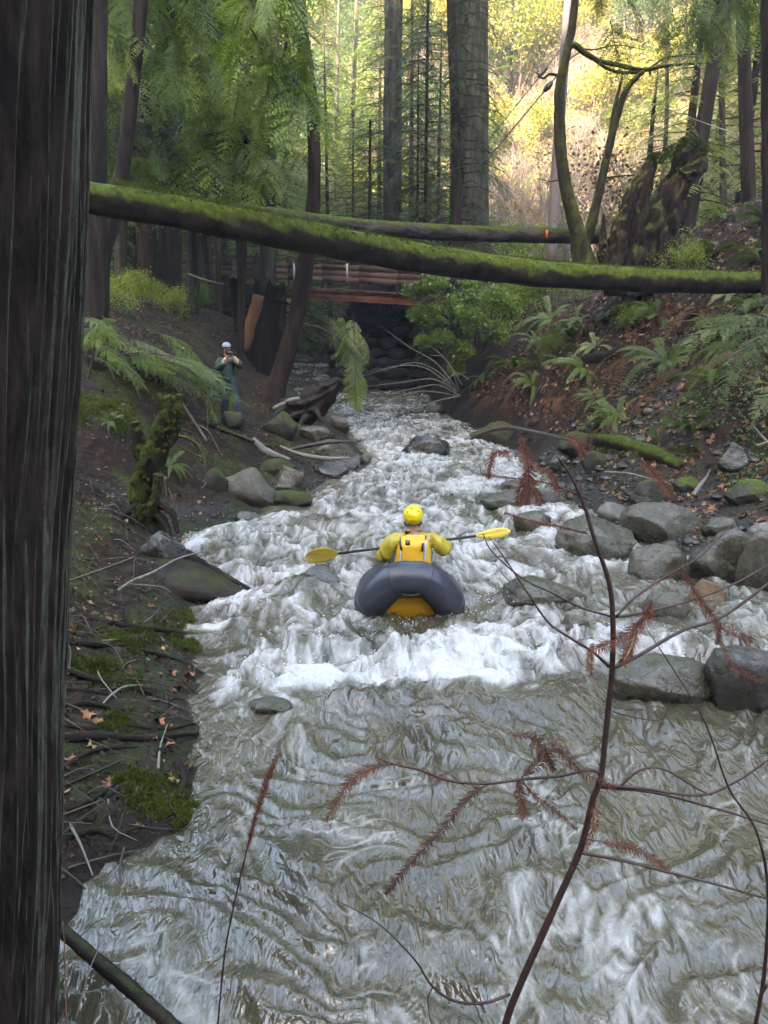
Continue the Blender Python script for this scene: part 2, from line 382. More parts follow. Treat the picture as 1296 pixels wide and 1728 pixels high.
# ------------------------------------------------------------ water
WB = [(PZ(512, 1008, 0.0), .30, .26, .11), (PZ(580, 1195, .16), .24, .12, .11), (PZ(675, 1183, .16), .10, .08, .06), (PZ(900, 1200, .16), .35, .16, .06),
      (PZ(560, 890, -.05), .5, .22, .10), (PZ(480, 860, -.06), .4, .25, .08), (PZ(860, 960, -.05), .3, .2, .08), (PZ(1000, 1150, .1), .3, .2, .07)]
def water_surface(X, Y):
    c = (XL(Y) + XR(Y)) / 2
    z = wz(Y)
    rap = sstep(4.5, 5.3, Y) * (1 - .75 * sstep(17, 26, Y))
    edge = sstep(0, .5, np.minimum(X - XL(Y), XR(Y) - X))
    wx = X + .35 * fbm(X * .9, Y * .7, 3, 61); wy = Y + .5 * fbm(X * .8 + 9, Y * .8, 3, 62)
    # smooth tongue upstream: long curved ripples
    cx, cy = .1, 4.6
    r = np.hypot((wx - cx) * 1.0, (wy - cy) * 1.15)
    th = np.arctan2(wy - cy, wx - cx)
    rip = 1.0 * (1 - np.abs(noise2(r * 4.2 + .9 * noise2(wx * 1.9, wy * 1.9, 77), th * 2.2 + 3, 71)) * 2) + .30 * (1 - np.abs(noise2(wx * 8.5 + .6 * wy, wy * 3.0, 72)) * 2) + .08 * fbm(wx * 11, wy * 8, 2, 73)
    pool = .040 * rip * (.55 + .9 * sstep(-.3, .5, noise2(wx * 1.7, wy * 1.3, 75))) + .050 * fbm(wx * 1.5, wy * 1.2, 2, 74)
    # rapids: steep choppy waves, sharp crests
    rd = 1 - np.abs(fbm(wx * 1.25, wy * 1.6, 3, 81)) * 2.4
    rd2 = 1 - np.abs(fbm(wx * 3.2, wy * 2.1, 3, 82)) * 2.2
    ch = .105 * rd + .036 * rd2 + .009 * fbm(wx * 9, wy * 7, 3, 83)
    far = .030 * rd2 + .03 * fbm(wx * 1.6, wy * 1.3, 3, 85) + .014 * fbm(wx * 8, wy * 6, 3, 86)
    fmix = sstep(17, 26, Y)
    z = z + (pool * (1 - sstep(4.5, 5.2, Y)) + (ch * (1 - fmix) + far * fmix) * sstep(4.5, 5.2, Y)) * (.35 + .65 * edge)
    # drop over the ledge, hole behind the raft
    z = z - .10 * np.exp(-((Y - 5.35) / .22) ** 2) * edge + .09 * np.exp(-((Y - 5.85) / .25) ** 2) * rd * edge
    z = z + .02 * np.exp(-((X - .22) / .5) ** 2 - ((Y - 6.45) / .35) ** 2) 
    dome = 0
    for c0, sx, sy, h in WB:
        e = h * np.exp(-(((X - c0.x) / sx) ** 2) - (((Y - c0.y - .15 * sy) / sy) ** 2)); z = z + e; dome = dome + e / h
    # foam, raised on the far reach to brighten water that mirrors dark forest
    Yj = Y + .55 * noise2(X * 1.5, Y * .5, 101) + .22 * noise2(X * 4, Y * 1.5, 102)
    I = np.interp(Yj, [0, 2.6, 3.4, 4.5, 4.9, 5.15, 5.6, 6.3, 7, 9, 14, 18, 24, 30, 42, 44, 46], [.24, .22, .20, .26, .48, .74, .70, .52, .52, .56, .60, .56, .58, .60, .58, .9, .8])
    I = I + .36 * np.exp(-((X - 1.15) / .42) ** 2 - ((Y - 2.55) / .5) ** 2) + .22 * np.exp(-((X - .55) / .3) ** 2 - ((Y - 3.0) / .45) ** 2)
    I = I - .34 * np.exp(-((X - .2) / .55) ** 2 - ((Y - 6.35) / .30) ** 2) - .55 * np.clip(dome, 0, 1)
    I = I + .22 * np.exp(-((Y - (5.25 + .10 * np.sin(X * 3 + 1))) / .13) ** 2) * (X > -.9)
    I = I - .16 * (1 - sstep(-1.5, -.7, X)) * (Y < 6.9) - .22 * sstep(1.5, 2.2, X) * (Y > 4.4) * (Y < 8)
    q = PZ(318, 915, 0); I = I + .6 * np.exp(-((X - q.x) / .22) ** 2 - ((Y - q.y) / .3) ** 2)
    q = PZ(330, 1062, .0); I = I + 1.3 * np.exp(-((X - q.x) / .24) ** 2 - ((Y - q.y) / .07) ** 2)
    nb = fbm(wx * .9, wy * .7, 3, 91)
    w2x = wx + .10 * noise2(wx * 3.1, wy * 2.3, 94); w2y = wy + .14 * noise2(wx * 2.7 + 5, wy * 2.1, 95)
    rm = 1 - 2.4 * np.abs(fbm(w2x * 3.8, w2y * 1.7, 3, 92)); rs = 1 - 2.6 * np.abs(fbm(w2x * 10, w2y * 4.2, 2, 93)); fi = fbm(w2x * 26, w2y * 11, 3, 96)
    crest = (rd - .45) * .16 + (rd2 - .4) * .14
    t = I + .34 * nb + .30 * (rm - .45) + .17 * (rs - .4) + .15 * fi + crest * rap
    f = sstep(.30, 1.15, t)
    # thin bubble lines drawn out by the smooth current, also painting its pale sheen
    rr2 = np.hypot(w2x - cx, (w2y - cy) * 1.1); tt2 = np.arctan2(w2y - cy, w2x - cx)
    ln = 1 - np.abs(noise2(rr2 * 7.5 + .8 * nb, tt2 * 3.0, 97)) * 5.0; ln2 = 1 - np.abs(noise2(w2x * 9 + 2 * nb, w2y * 4.5, 98)) * 5.5
    mk = sstep(-.05, .35, fbm(w2x * 2.2, w2y * 1.8, 3, 99))
    f = np.maximum(f, .45 * np.clip(np.maximum(ln, ln2), 0, 1) * mk * (1 - sstep(4.4, 5.0, Y)))
    f = f * (.35 + .65 * sstep(-.02, .2, edge))
    return z + .03 * f * rap, f
wy_ = [1.0]
while wy_[-1] < 60: wy_.append(wy_[-1] + max(.011, .0042 * wy_[-1] if wy_[-1] < 30 else .012 * wy_[-1]))
wy_ = np.array(wy_); wu = np.linspace(0, 1, 440)
WYg = np.repeat(wy_[:, None], len(wu), 1)
WXg = (XL(WYg) - .5) + wu[None] * (XR(WYg) - XL(WYg) + 1.0)
WZg, WFg = water_surface(WXg, WYg)
n1_, n2_ = len(wy_), len(wu)
idx = (np.arange(n1_ - 1)[:, None] * n2_ + np.arange(n2_ - 1)[None]).ravel()
def water_mat():
    m, nt, b = newmat('muddy_creek_water')
    f = attr(nt, 'foam')
    n = tex(nt, 26, 6, .75, 'Object', (1, .5, 1), 1.2); n2 = tex(nt, 90, 4, .8)
    fr = mth(nt, 'ADD', f, mth(nt, 'MULTIPLY', mth(nt, 'SUBTRACT', n, .5), .6))
    fr = mth(nt, 'ADD', fr, mth(nt, 'MULTIPLY', mth(nt, 'SUBTRACT', n2, .5), .3))
    edge = ramp(nt, f, [(0, g(0)), (.12, g(1))])
    fm = mth(nt, 'MULTIPLY', ramp(nt, fr, [(.16, g(0)), (.50, g(.38)), (.95, g(1))]), edge)
    mud = ramp(nt, tex(nt, 1.4, 4, .6), [(.3, (.042, .038, .022)), (.7, (.078, .069, .042))])
    mud = mixc(nt, mth(nt, 'MULTIPLY', f, .75), mud, (.21, .19, .13))
    c = mixc(nt, fm, mud, (.46, .46, .44))
    nt.links.new(c, b.inputs['Base Color'])
    nt.links.new(ramp(nt, fm, [(0, g(.06)), (.5, g(.22)), (1, g(.42))]), b.inputs['Roughness'])
    b.inputs['IOR'].default_value = 1.45; b.inputs['Specular IOR Level'].default_value = .95
    w1 = tex(nt, 24, 3, .55, 'Object', (1.1, .7, 1), 1.0); w2 = tex(nt, 8, 2, .5, 'Object', (1.2, .5, 1), 1.4)
    h = mth(nt, 'ADD', mth(nt, 'MULTIPLY', w2, 1.6), mth(nt, 'ADD', mth(nt, 'MULTIPLY', w1, .30), mth(nt, 'MULTIPLY', mth(nt, 'MULTIPLY', n, fm), .4)))
    bump(nt, b, h, .48, .06)
    return m
M['water'] = water_mat()
wm = mesh_np('creek_water', np.stack([WXg.ravel(), WYg.ravel(), WZg.ravel()], -1),
             np.stack([idx, idx + 1, idx + n2_ + 1, idx + n2_], -1), M['water'], True, {'foam': WFg.ravel()})
tag(ob('water', wm), 'muddy fast creek water breaking into white foam over rocks', kind='structure')
# ------------------------------------------------------------ materials of the things
M['redwood_near'] = bark('old_redwood_bark', (.013, .0075, .005), (.042, .026, .018), None, 0, 2, 13, (1, 1, .22), (.13, .135, .09), .03)
M['bark_dark'] = bark('dark_tree_bark', (.016, .011, .008), (.045, .030, .022), (.035, .05, .012), -.12, 0, 6)
M['bark_grey'] = bark('grey_mossy_bark', (0.0315, 0.0280, 0.0195), (0.0910, 0.0840, 0.0585), (0.0490, 0.0630, 0.0195), .02, 0, 6)
M['bark_red'] = bark('leaning_trunk_bark', (0.0152, 0.0082, 0.0056), (0.0459, 0.0266, 0.0193), (0.0216, 0.0281, 0.0062), -.16, 2, 8)
M['log_moss'] = bark('mossy_log_bark', (0.0130, 0.0095, 0.0061), (0.0396, 0.0286, 0.0190), (0.0864, 0.1156, 0.0095), .42, 2, 9, (0.2880, 0.2720, 0.2720), None, .02)
M['log_moss_thin'] = bark('half_mossy_log_bark', (0.0216, 0.0190, 0.0163), (0.0864, 0.0748, 0.0680), (0.0648, 0.0884, 0.0095), .22, 2, 9, (0.1800, 0.6800, 0.6800))
M['moss_stem'] = bark('mossy_stem_bark', (0.0216, 0.0204, 0.0068), (0.0576, 0.0544, 0.0204), (0.0936, 0.1020, 0.0204), .38, 2, 9, (1, 1, .3))
M['stump'] = bark('rotting_stump_wood', (.022, .014, .010), (.07, .046, .034), (.10, .12, .022), .26, 2, 8, (1, 1, .3))
M['stump_green'] = bark('moss_covered_snag', (0.0144, 0.0109, 0.0054), (0.0360, 0.0272, 0.0136), (0.0612, 0.0884, 0.0102), .42, 2, 8, (1, 1, .4))
M['burnt'] = bark('burnt_redwood_wood', (0.0043, 0.0034, 0.0027), (0.0202, 0.0122, 0.0082), (0.0288, 0.0340, 0.0082), -.1, 2, 6, (1, 1, .15))
M['splint'] = simple('orange_split_wood', (.17, .075, .032), .85, 20, .5, .4, 9, stretch=(1, 1, .15))
M['drift'] = simple('bleached_driftwood', (0.1680, 0.1500, 0.1200), .7, 30, .4, .3, 12, stretch=(0.1200, 0.6000, 0.6000))
M['stick'] = simple('wet_brown_stick', (.050, .034, .024), .6, 30, .5, .4, 12)
M['stick_pale'] = simple('grey_lichen_stick', (.16, .15, .11), .8, 40, .5, .5, 30)
M['twig'] = simple('dark_red_twig_bark', (.045, .022, .018), .55, 60, .5, .35, 40)
M['root'] = bark('root_bark', (0.0069, 0.0045, 0.0032), (0.0216, 0.0139, 0.0098), (0.0216, 0.0306, 0.0041), .0, 2, 12, (0.2160, 0.2040, 0.2040))
M['slab'] = bark('wet_log_wood', (0.0115, 0.0075, 0.0048), (0.0346, 0.0231, 0.0150), (0.0324, 0.0442, 0.0068), -.04, 2, 7, (0.2160, 0.6800, 0.6800), rough=.6)
M['pole'] = simple('weathered_pole_wood', (.15, .13, .13), .85, 10, .4, .2, 3, stretch=(1, 1, .1))
M['cable'] = simple('black_cable_rubber', (.02, .015, .015), .5)
M['wood_br'] = simple('bridge_stained_timber', (.125, .062, .045), .8, 12, .5, .35, 3, stretch=(.3, 1, 1))
M['beam'] = simple('rusty_bridge_girder', (.22, .080, .040), .85, 14, .4, .45, 2.5)
M['palepost'] = simple('pale_metal_post', (.42, .40, .38), .5)
M['crib'] = simple('recess_shade_abutment_stone', (0.0048, 0.0044, 0.0040), .9, 6, .6, .5, 2)  # near-black colour carries the shade of the deep covered recess
M['mossfuzz'] = leafmat('moss_tufts', [(.2, (0.0306, 0.0435, 0.0033)), (.5, (0.0673, 0.0870, 0.0082)), (.8, (0.1163, 0.1306, 0.0163))], .3, .8)
def conf(name, a, b_, c, trans=.3, rough=.45, ov=.35): return leafmat(name, [(.25, a), (.5, b_), (.75, c)], trans, rough, objvar=ov)
M['fol_mid'] = conf('conifer_foliage_mid', (0.0378, 0.0680, 0.0143), (0.0794, 0.1382, 0.0226), (0.1613, 0.2268, 0.0409), .38)
M['fol_lite'] = conf('conifer_foliage_light', (0.0820, 0.1328, 0.0218), (0.1651, 0.2430, 0.0396), (0.3100, 0.3758, 0.0593), .42)
M['fol_pale'] = conf('conifer_foliage_pale', (0.1198, 0.1458, 0.0505), (0.2382, 0.2776, 0.0921), (0.3743, 0.3942, 0.1385), .35)
M['fol_dark'] = conf('conifer_foliage_dark', (0.0189, 0.0324, 0.0112), (0.0347, 0.0612, 0.0186), (0.0788, 0.1080, 0.0329), .3)
M['fol_blue'] = conf('conifer_foliage_bluish', (0.0529, 0.0907, 0.0334), (0.1235, 0.1739, 0.0620), (0.2470, 0.2873, 0.1146), .3)
M['leaf_bright'] = conf('shrub_leaves_bright', (0.0667, 0.1210, 0.0150), (0.1512, 0.2268, 0.0260), (0.3402, 0.3888, 0.0512), .35, .3)
M['leaf_yellow'] = conf('autumn_leaves_yellow', (0.0682, 0.0936, 0.0180), (0.1612, 0.1656, 0.0270), (0.2604, 0.2304, 0.0450), .5, .5, .8)
M['leaf_green'] = conf('valley_leaves_green', (0.0425, 0.0765, 0.0180), (0.0935, 0.1360, 0.0315), (0.1870, 0.2125, 0.0540), .5, .5, .8)
M['leaf_brown'] = conf('valley_leaves_brown', (0.0680, 0.0425, 0.0270), (0.1445, 0.0850, 0.0450), (0.2550, 0.1700, 0.0630), .4, .6, .8)
M['twigs_grey'] = simple('bare_grey_twigs', (.16, .13, .12), .9, var=.3)
M['twigs_brown'] = simple('bare_brown_twigs', (.10, .065, .05), .9, var=.3)
M['fern'] = conf('fern_green', (0.0368, 0.0720, 0.0074), (0.0788, 0.1260, 0.0186), (0.1365, 0.1890, 0.0434), .35, .4)
M['fern_pale'] = conf('fern_pale_green', (0.0955, 0.1404, 0.0403), (0.1775, 0.2223, 0.0725), (0.2730, 0.3042, 0.1209), .35, .35)
M['fern_dead'] = conf('fern_dead_brown', (0.0434, 0.0177, 0.0086), (0.0992, 0.0422, 0.0173), (0.1674, 0.0884, 0.0360), .3, .7)
M['needle_rust'] = conf('dead_rust_needles', (0.0702, 0.0199, 0.0101), (0.1296, 0.0394, 0.0196), (0.1944, 0.0735, 0.0336), .35, .6)
M['litter'] = leafmat('fallen_leaves', [(0, (.02, .012, .008)), (.35, (.07, .032, .016)), (.6, (.15, .065, .026)), (.8, (.24, .12, .05)), (.93, (.32, .20, .12)), (1, (.36, .25, .10))], .15, .55, True)
M['duff'] = leafmat('fallen_needles', [(0, (0.0090, 0.0049, 0.0032)), (.5, (0.0248, 0.0117, 0.0072)), (1, (0.0495, 0.0225, 0.0135))], .1, .8, True)
M['green_bits'] = leafmat('sorrel_leaves', [(0, (.03, .06, .012)), (.5, (.08, .14, .03)), (1, (.17, .23, .08))], .3, .5, True)
def rockmat(name, a, b_, moss=None, mossamt=0.0, rough=.35, wet=.5):
    m, nt, b = newmat(name)
    n1 = tex(nt, 2.2, 7, .7, 'Object', (1, 1, 1), .5); n2 = tex(nt, 18, 7, .75); n3 = tex(nt, 70, 4, .7)
    c = ramp(nt, n1, [(.3, a), (.7, b_)])
    c = mixc(nt, .8, c, ramp(nt, n2, [(.3, g(.4)), (.5, g(.95)), (.72, g(1.6))]), 'MULTIPLY')
    c = mixc(nt, ramp(nt, n3, [(.62, g(0)), (.7, g(.35))]), c, tuple(min(1, x * 2.2) for x in b_))
    h = mth(nt, 'ADD', n2, mth(nt, 'MULTIPLY', n3, .3))
    r = ramp(nt, n2, [(.3, g(rough * .7)), (.7, g(min(1, rough * 1.5)))])
    if moss:
        f = mth(nt, 'ADD', mth(nt, 'MULTIPLY', normal_axis(nt, 2), .5), mth(nt, 'MULTIPLY', tex(nt, 4, 7, .7), 1.1))
        f = ramp(nt, mth(nt, 'ADD', f, mossamt - .5), [(.42, g(0)), (.6, g(1))])
        c = mixc(nt, f, c, ramp(nt, n3, [(.3, tuple(x * .4 for x in moss)), (.6, moss), (.8, tuple(x * 1.6 for x in moss))]))
        r = mth(nt, 'ADD', r, mth(nt, 'MULTIPLY', f, .6), clamp=True)
        h = mth(nt, 'ADD', h, mth(nt, 'MULTIPLY', mth(nt, 'MULTIPLY', tex(nt, 110, 4, .8), f), 1.0))
    # cracks, and the damp lower part of each stone
    vc = nd(nt, 'ShaderNodeTexVoronoi', {'Scale': 3.2}); vc.feature = 'DISTANCE_TO_EDGE'; tv = nd(nt, 'ShaderNodeTexCoord')
    wv = nd(nt, 'ShaderNodeVectorMath', {0: tv.outputs['Object'], 1: mixc(nt, 1.0, nd(nt, 'ShaderNodeTexNoise', {'Scale': 4.0}).outputs['Color'], (.5, .5, .5), 'MULTIPLY')}, operation='ADD'); nt.links.new(wv.outputs[0], vc.inputs['Vector'])
    ck = ramp(nt, vc.outputs['Distance'], [(0, g(0)), (.025, g(1))]); h = mth(nt, 'ADD', h, mth(nt, 'MULTIPLY', ck, .35)); c = mixc(nt, mth(nt, 'MULTIPLY', mth(nt, 'SUBTRACT', 1.0, ck), .6), c, (.01, .01, .008))
    gz = nd(nt, 'ShaderNodeSeparateXYZ', {0: nd(nt, 'ShaderNodeTexCoord').outputs['Generated']}).outputs[2]
    damp = ramp(nt, mth(nt, 'ADD', gz, mth(nt, 'MULTIPLY', mth(nt, 'SUBTRACT', n1, .5), .3)), [(.42, g(.75)), (.58, g(0))])
    c = mixc(nt, damp, c, (.012, .011, .007)); r = mth(nt, 'SUBTRACT', r, mth(nt, 'MULTIPLY', damp, .18), clamp=True)
    nt.links.new(c, b.inputs['Base Color']); nt.links.new(r, b.inputs['Roughness'])
    b.inputs['Specular IOR Level'].default_value = wet
    bump(nt, b, h, .6, .02)
    return m
M['rk_grey'] = rockmat('grey_boulder', (0.0479, 0.0436, 0.0304), (0.0986, 0.0900, 0.0619), (0.0394, 0.0491, 0.0095), -.12, .3)
M['rk_tan'] = rockmat('tan_boulder', (0.0640, 0.0589, 0.0420), (0.1344, 0.1209, 0.0868), None, 0, .5)
M['rk_olive'] = rockmat('olive_wet_boulder', (0.0288, 0.0260, 0.0134), (0.0736, 0.0651, 0.0347), (0.0384, 0.0465, 0.0101), -.02, .25, .7)
M['rk_dark'] = rockmat('dark_wet_boulder', (0.0141, 0.0130, 0.0090), (0.0397, 0.0360, 0.0235), (0.0256, 0.0310, 0.0084), -.12, .22, .8)
M['rk_moss'] = rockmat('moss_covered_boulder', (0.0192, 0.0186, 0.0112), (0.0448, 0.0434, 0.0280), (0.0544, 0.0713, 0.0101), .22, .5)
M['rk_bright'] = rockmat('bright_moss_boulder', (0.0192, 0.0186, 0.0112), (0.0448, 0.0434, 0.0280), (0.0832, 0.1240, 0.0078), .16, .5)
M['rk_pale'] = rockmat('pale_grey_boulder', (0.0960, 0.0930, 0.0840), (0.1664, 0.1581, 0.1344), None, 0, .4)
M['rk_orange'] = rockmat('tan_orange_boulder', (0.1088, 0.0713, 0.0392), (0.1920, 0.1240, 0.0672), None, 0, .45)

# ------------------------------------------------------------ growing things
RNG = np.random.default_rng(11)
def tris_leaf(base, dirv, side, L, Wd):
    """one pointed triangle per leaf: base point, direction, sideways unit vector, length, width"""
    L = np.asarray(L)[:, None]; Wd = np.asarray(Wd)[:, None]
    V = np.stack([base - side * Wd * .5 + dirv * L * .25, base + side * Wd * .5 + dirv * L * .25, base + dirv * L, base], 1)
    n = len(base); i = np.arange(n)[:, None] * 4
    return V.reshape(-1, 3), i + np.array([[3, 1, 2, 0]])
def unit(v): return v / (np.linalg.norm(v, axis=-1, keepdims=True) + 1e-9)
def bough(L=1.6, droop=.5, rng=RNG, ntw=22, tw=.34, sp=.03, ll=.05, lw=.016, tdroop=.25, wood=False, rise=.15):
    """a flat conifer spray growing along +X"""
    bs, ds, ss, Ls, Ws = [], [], [], [], []
    ax = lambda t: np.array([L * t, 0, L * (rise * t - droop * t * t)])
    zz = np.array([0, 0, 1.0])
    tws = []
    for k in range(ntw):
        t = .12 + .86 * (k + rng.random() * .6) / ntw; o = ax(t); sd = 1 if k % 2 else -1
        T = unit(ax(min(t + .02, 1)) - o); Yv = np.array([0, 1.0, 0])
        an = rad(rng.uniform(42, 66)); d = unit(T * math.cos(an) + sd * Yv * math.sin(an) + zz * rng.uniform(-.12, .06))
        l = L * tw * (1.08 - t) ** .65 * rng.uniform(.7, 1.1) * min(1, t * 3.2)
        tws.append((o, d, l))
    tws.append((ax(.55), unit(ax(1) - ax(.9)), L * .47))
    for o, d, l in tws:
        n = max(3, int(l / sp)); s = (np.arange(n) + rng.random()) / n
        c = o + d * (l * s)[:, None]; c[:, 2] -= tdroop * l * s * s
        dd = unit(np.gradient(c, axis=0)) if n > 1 else np.repeat(d[None], n, 0)
        sv = unit(np.cross(dd, zz + rng.normal(0, .12, 3)))
        for sgn in (1, -1):
            a = rng.uniform(.75, 1.15, n)[:, None]
            lv = unit(dd * np.cos(a) + sgn * sv * np.sin(a) + zz * rng.normal(0, .10, (n, 1)) - zz * .08)
            bs.append(c); ds.append(lv); ss.append(unit(np.cross(lv, zz)))
            Ls.append(ll * (1.1 - .5 * s) * rng.uniform(.7, 1.2, n)); Ws.append(lw * rng.uniform(.8, 1.2, n))
    V, F = tris_leaf(np.concatenate(bs), np.concatenate(ds), np.concatenate(ss), np.concatenate(Ls), np.concatenate(Ws))
    return V, F
def rotz(V, a):
    c, s = math.cos(a), math.sin(a); return V @ np.array([[c, s, 0], [-s, c, 0], [0, 0, 1.0]])
def conifer_mesh(name, mat, H=9, z0=1.5, R=2.2, n=70, seed=1, top=.25, droop=.45, dens=1.0, twigm=None, sparse=0.0, ll=.105, lw=.042, nvar=6, sp=.045):
    rng = np.random.default_rng(seed)
    bv = [bough(1.0, droop * rng.uniform(.6, 1.3), rng, int(20 * dens), .36, sp / R, ll / R, lw / R, .3, rise=rng.uniform(-.05, .3)) for _ in range(nvar)]
    parts = []; wd = []
    a = rng.random() * 6
    for k in range(n):
        t = (k + rng.random()) / n; z = z0 + (H - z0) * t; a += 2.4 + rng.normal(0, .3)
        if rng.random() < sparse: continue
        l = R * ((1 - t) ** .75 * (1 - top) + top) * rng.uniform(.6, 1.12) * (1 if t > .08 else .8)
        V, F = bv[k % nvar]; V = V * l; r2 = rng.normal(0, .18); c, s = math.cos(r2), math.sin(r2)
        V = V @ np.array([[1, 0, 0], [0, c, s], [0, -s, c]])
        parts.append((rotz(V, a) + [0, 0, z], F))
        e = np.array([[0, 0, 0], [.5, 0, -.02], [.95, 0, -.25 * droop * 2]]) * l
        tv, tf = tube(rotz(e, a) + [0, 0, z], [.012 * l + .006, .004], 4, 3, cap=False); wd.append((tv, tf))
    V, F = joinp(parts); W, G = joinp(wd)
    nf = sum(len(f) for f in F); ng = sum(len(f) for f in G)
    V2, F2 = joinp([(V, F), (W, G)])
    # every face is a quad here, crown leaves first
    return mesh_np(name, V2, F2, [mat, twigm or M['bark_dark']], mi=[0] * nf + [1] * ng)
def broad_mesh(name, leafm, woodm, H=6, seed=1, nleaf=2500, ls=.09, depth=4, spread=.55, r0=.05, stems=3, leafprob=1.0, leafr=.25, lean=(0, 0), sides=4, up=.25):
    rng = np.random.default_rng(seed); segs = []; tips = []
    def grow(p, d, l, r, dep):
        pts = [p]; q = p
        for i in range(3):
            d = unit(d + rng.normal(0, .16, 3) + np.array([0, 0, up * .25])); q = q + d * l / 3; pts.append(q)
        segs.append((pts, r, r * .62, dep))
        if dep <= 1: tips.extend(pts[1:])
        if dep == 0: return
        for i in range(rng.integers(2, 4)):
            t = pts[rng.integers(1, 4)] if i else pts[-1]
            nd_ = unit(d + rng.normal(0, spread, 3) + np.array([0, 0, up])); grow(t, nd_, l * rng.uniform(.6, .82), r * .6, dep - 1)
    for s in range(stems):
        d0 = unit(np.array([rng.normal(lean[0], .25), rng.normal(lean[1], .25), 1.0])); grow(np.array([rng.normal(0, .1), rng.normal(0, .1), -.1]), d0, H * .36, r0, depth)
    W = [tube(p_, [a, b_], 4, sides if dep > 1 else 3, cap=False) for p_, a, b_, dep in segs]
    V, F = joinp(W); nw = sum(len(f) for f in F); tips = np.array(tips)
    if nleaf:
        k = rng.integers(0, len(tips), nleaf); c = tips[k] + rng.normal(0, leafr, (nleaf, 3)) * [1, 1, .8]
        d = unit(rng.normal(0, 1, (nleaf, 3)) + [0, 0, -.3]); s = unit(np.cross(d, rng.normal(0, 1, (nleaf, 3))))
        l = ls * rng.uniform(.6, 1.3, nleaf)
        LV = np.stack([c, c + d * l[:, None] * .5 + s * l[:, None] * .33, c + d * l[:, None], c + d * l[:, None] * .5 - s * l[:, None] * .33], 1).reshape(-1, 3)
        V, F = joinp([(V, F), (LV, np.arange(nleaf * 4).reshape(-1, 4))])
    return mesh_np(name, V, F, [woodm, leafm], mi=[0] * nw + [1] * nleaf)
def fern_mesh(name, mat, n=13, L=.75, seed=1, droop=.9, up=.9, wid=.085):
    rng = np.random.default_rng(seed); bs, ds, ss, Ls, Ws = [], [], [], [], []; wd = []
    for k in range(n):
        a = k * 2.4 + rng.normal(0, .3); l = L * rng.uniform(.65, 1.15); u = up * rng.uniform(.7, 1.2); dr = droop * rng.uniform(.8, 1.25)
        s = np.linspace(0, 1, 30); r = l * s * (1 - .12 * s); z = l * (u * s - dr * s * s)
        c = np.stack([r * math.cos(a), r * math.sin(a), z], -1); T = unit(np.gradient(c, axis=0)); S = unit(np.cross(T, [0, 0, 1.0]))
        w_ = wid * L / .75 * np.sin(np.pi * np.clip(s * .92 + .07, 0, 1)) ** .7
        for sg in (1, -1):
            d = unit(sg * S + T * .35 - np.array([0, 0, .15])); bs.append(c[2:]); ds.append(d[2:]); ss.append(T[2:]); Ls.append(w_[2:] * rng.uniform(.85, 1.1, 28)); Ws.append(np.full(28, .024 * L / .75))
        wd.append(tube(c[::6], [.004, .0015], 6, 3, cap=False))
    V, F = tris_leaf(np.concatenate(bs), np.concatenate(ds), np.concatenate(ss), np.concatenate(Ls), np.concatenate(Ws))
    V, F = joinp([(V, F)] + wd)
    return mesh_np(name, V, F, mat)
def spray_along(pts, length=.02, width=.0025, n=120, seed=0, t0=0.0, t1=1.0, droop=.3, flat=True):
    """needles in two ranks along a twig"""
    rng = np.random.default_rng(seed); c = catmull(pts, 160); i = np.linspace(t0 * 159, t1 * 159 - 1e-3, n); j = i.astype(int); b_ = c[j]
    T = unit(np.gradient(c, axis=0))[j]; S = unit(np.cross(T, [0.1, -.8, .6])); bs, ds, ss, Ls, Ws = [], [], [], [], []
    tt = (i / 159 - t0) / (t1 - t0)
    for sg in (1, -1):
        d = unit(sg * S * rng.uniform(.7, 1.1, (n, 1)) + T * rng.uniform(.35, .9, (n, 1)) + rng.normal(0, .22, (n, 3)) - [0, 0, droop])
        bs.append(b_); ds.append(d); ss.append(unit(np.cross(d, rng.normal(0, .3, (n, 3)) + [0, -1, .3]))); Ls.append(length * rng.uniform(.6, 1.15, n) * (np.sin(np.pi * np.clip(.12 + tt * .8, 0, 1)) ** .5)); Ws.append(np.full(n, width))
    return tris_leaf(np.concatenate(bs), np.concatenate(ds), np.concatenate(ss), np.concatenate(Ls), np.concatenate(Ws))
# ------------------------------------------------------------ boulders
import bmesh
_ico = {}
def ico(sub):
    if sub not in _ico:
        bm = bmesh.new(); bmesh.ops.create_icosphere(bm, subdivisions=sub, radius=1)
        _ico[sub] = (np.array([v.co[:] for v in bm.verts]), np.array([[v.index for v in f.verts] for f in bm.faces])); bm.free()
    return _ico[sub]
def rock_mesh(name, size, mat, seed, sub=4, facet=.75, lump=.22):
    rng = np.random.default_rng(seed); V, F = ico(sub); V = V.copy()
    for k in range(13):                            # worn flat faces
        n = unit(rng.normal(0, 1, 3)); d = rng.uniform(facet - .15, facet + .18); h = V @ n - d
        V = V - np.maximum(h, 0)[:, None] * n * .88
    V = V * (1 + lump * .8 * noise3(V * 1.1 + seed, seed)[:, None] + .05 * noise3(V * 3.2 + seed, seed + 2)[:, None] + .022 * noise3(V * 8 + seed, seed + 4)[:, None])
    ext = (V.max(0) - V.min(0)) / 2; V = (V - (V.max(0) + V.min(0)) / 2) / ext
    return mesh_np(name, V * np.array(size), F, mat, True)
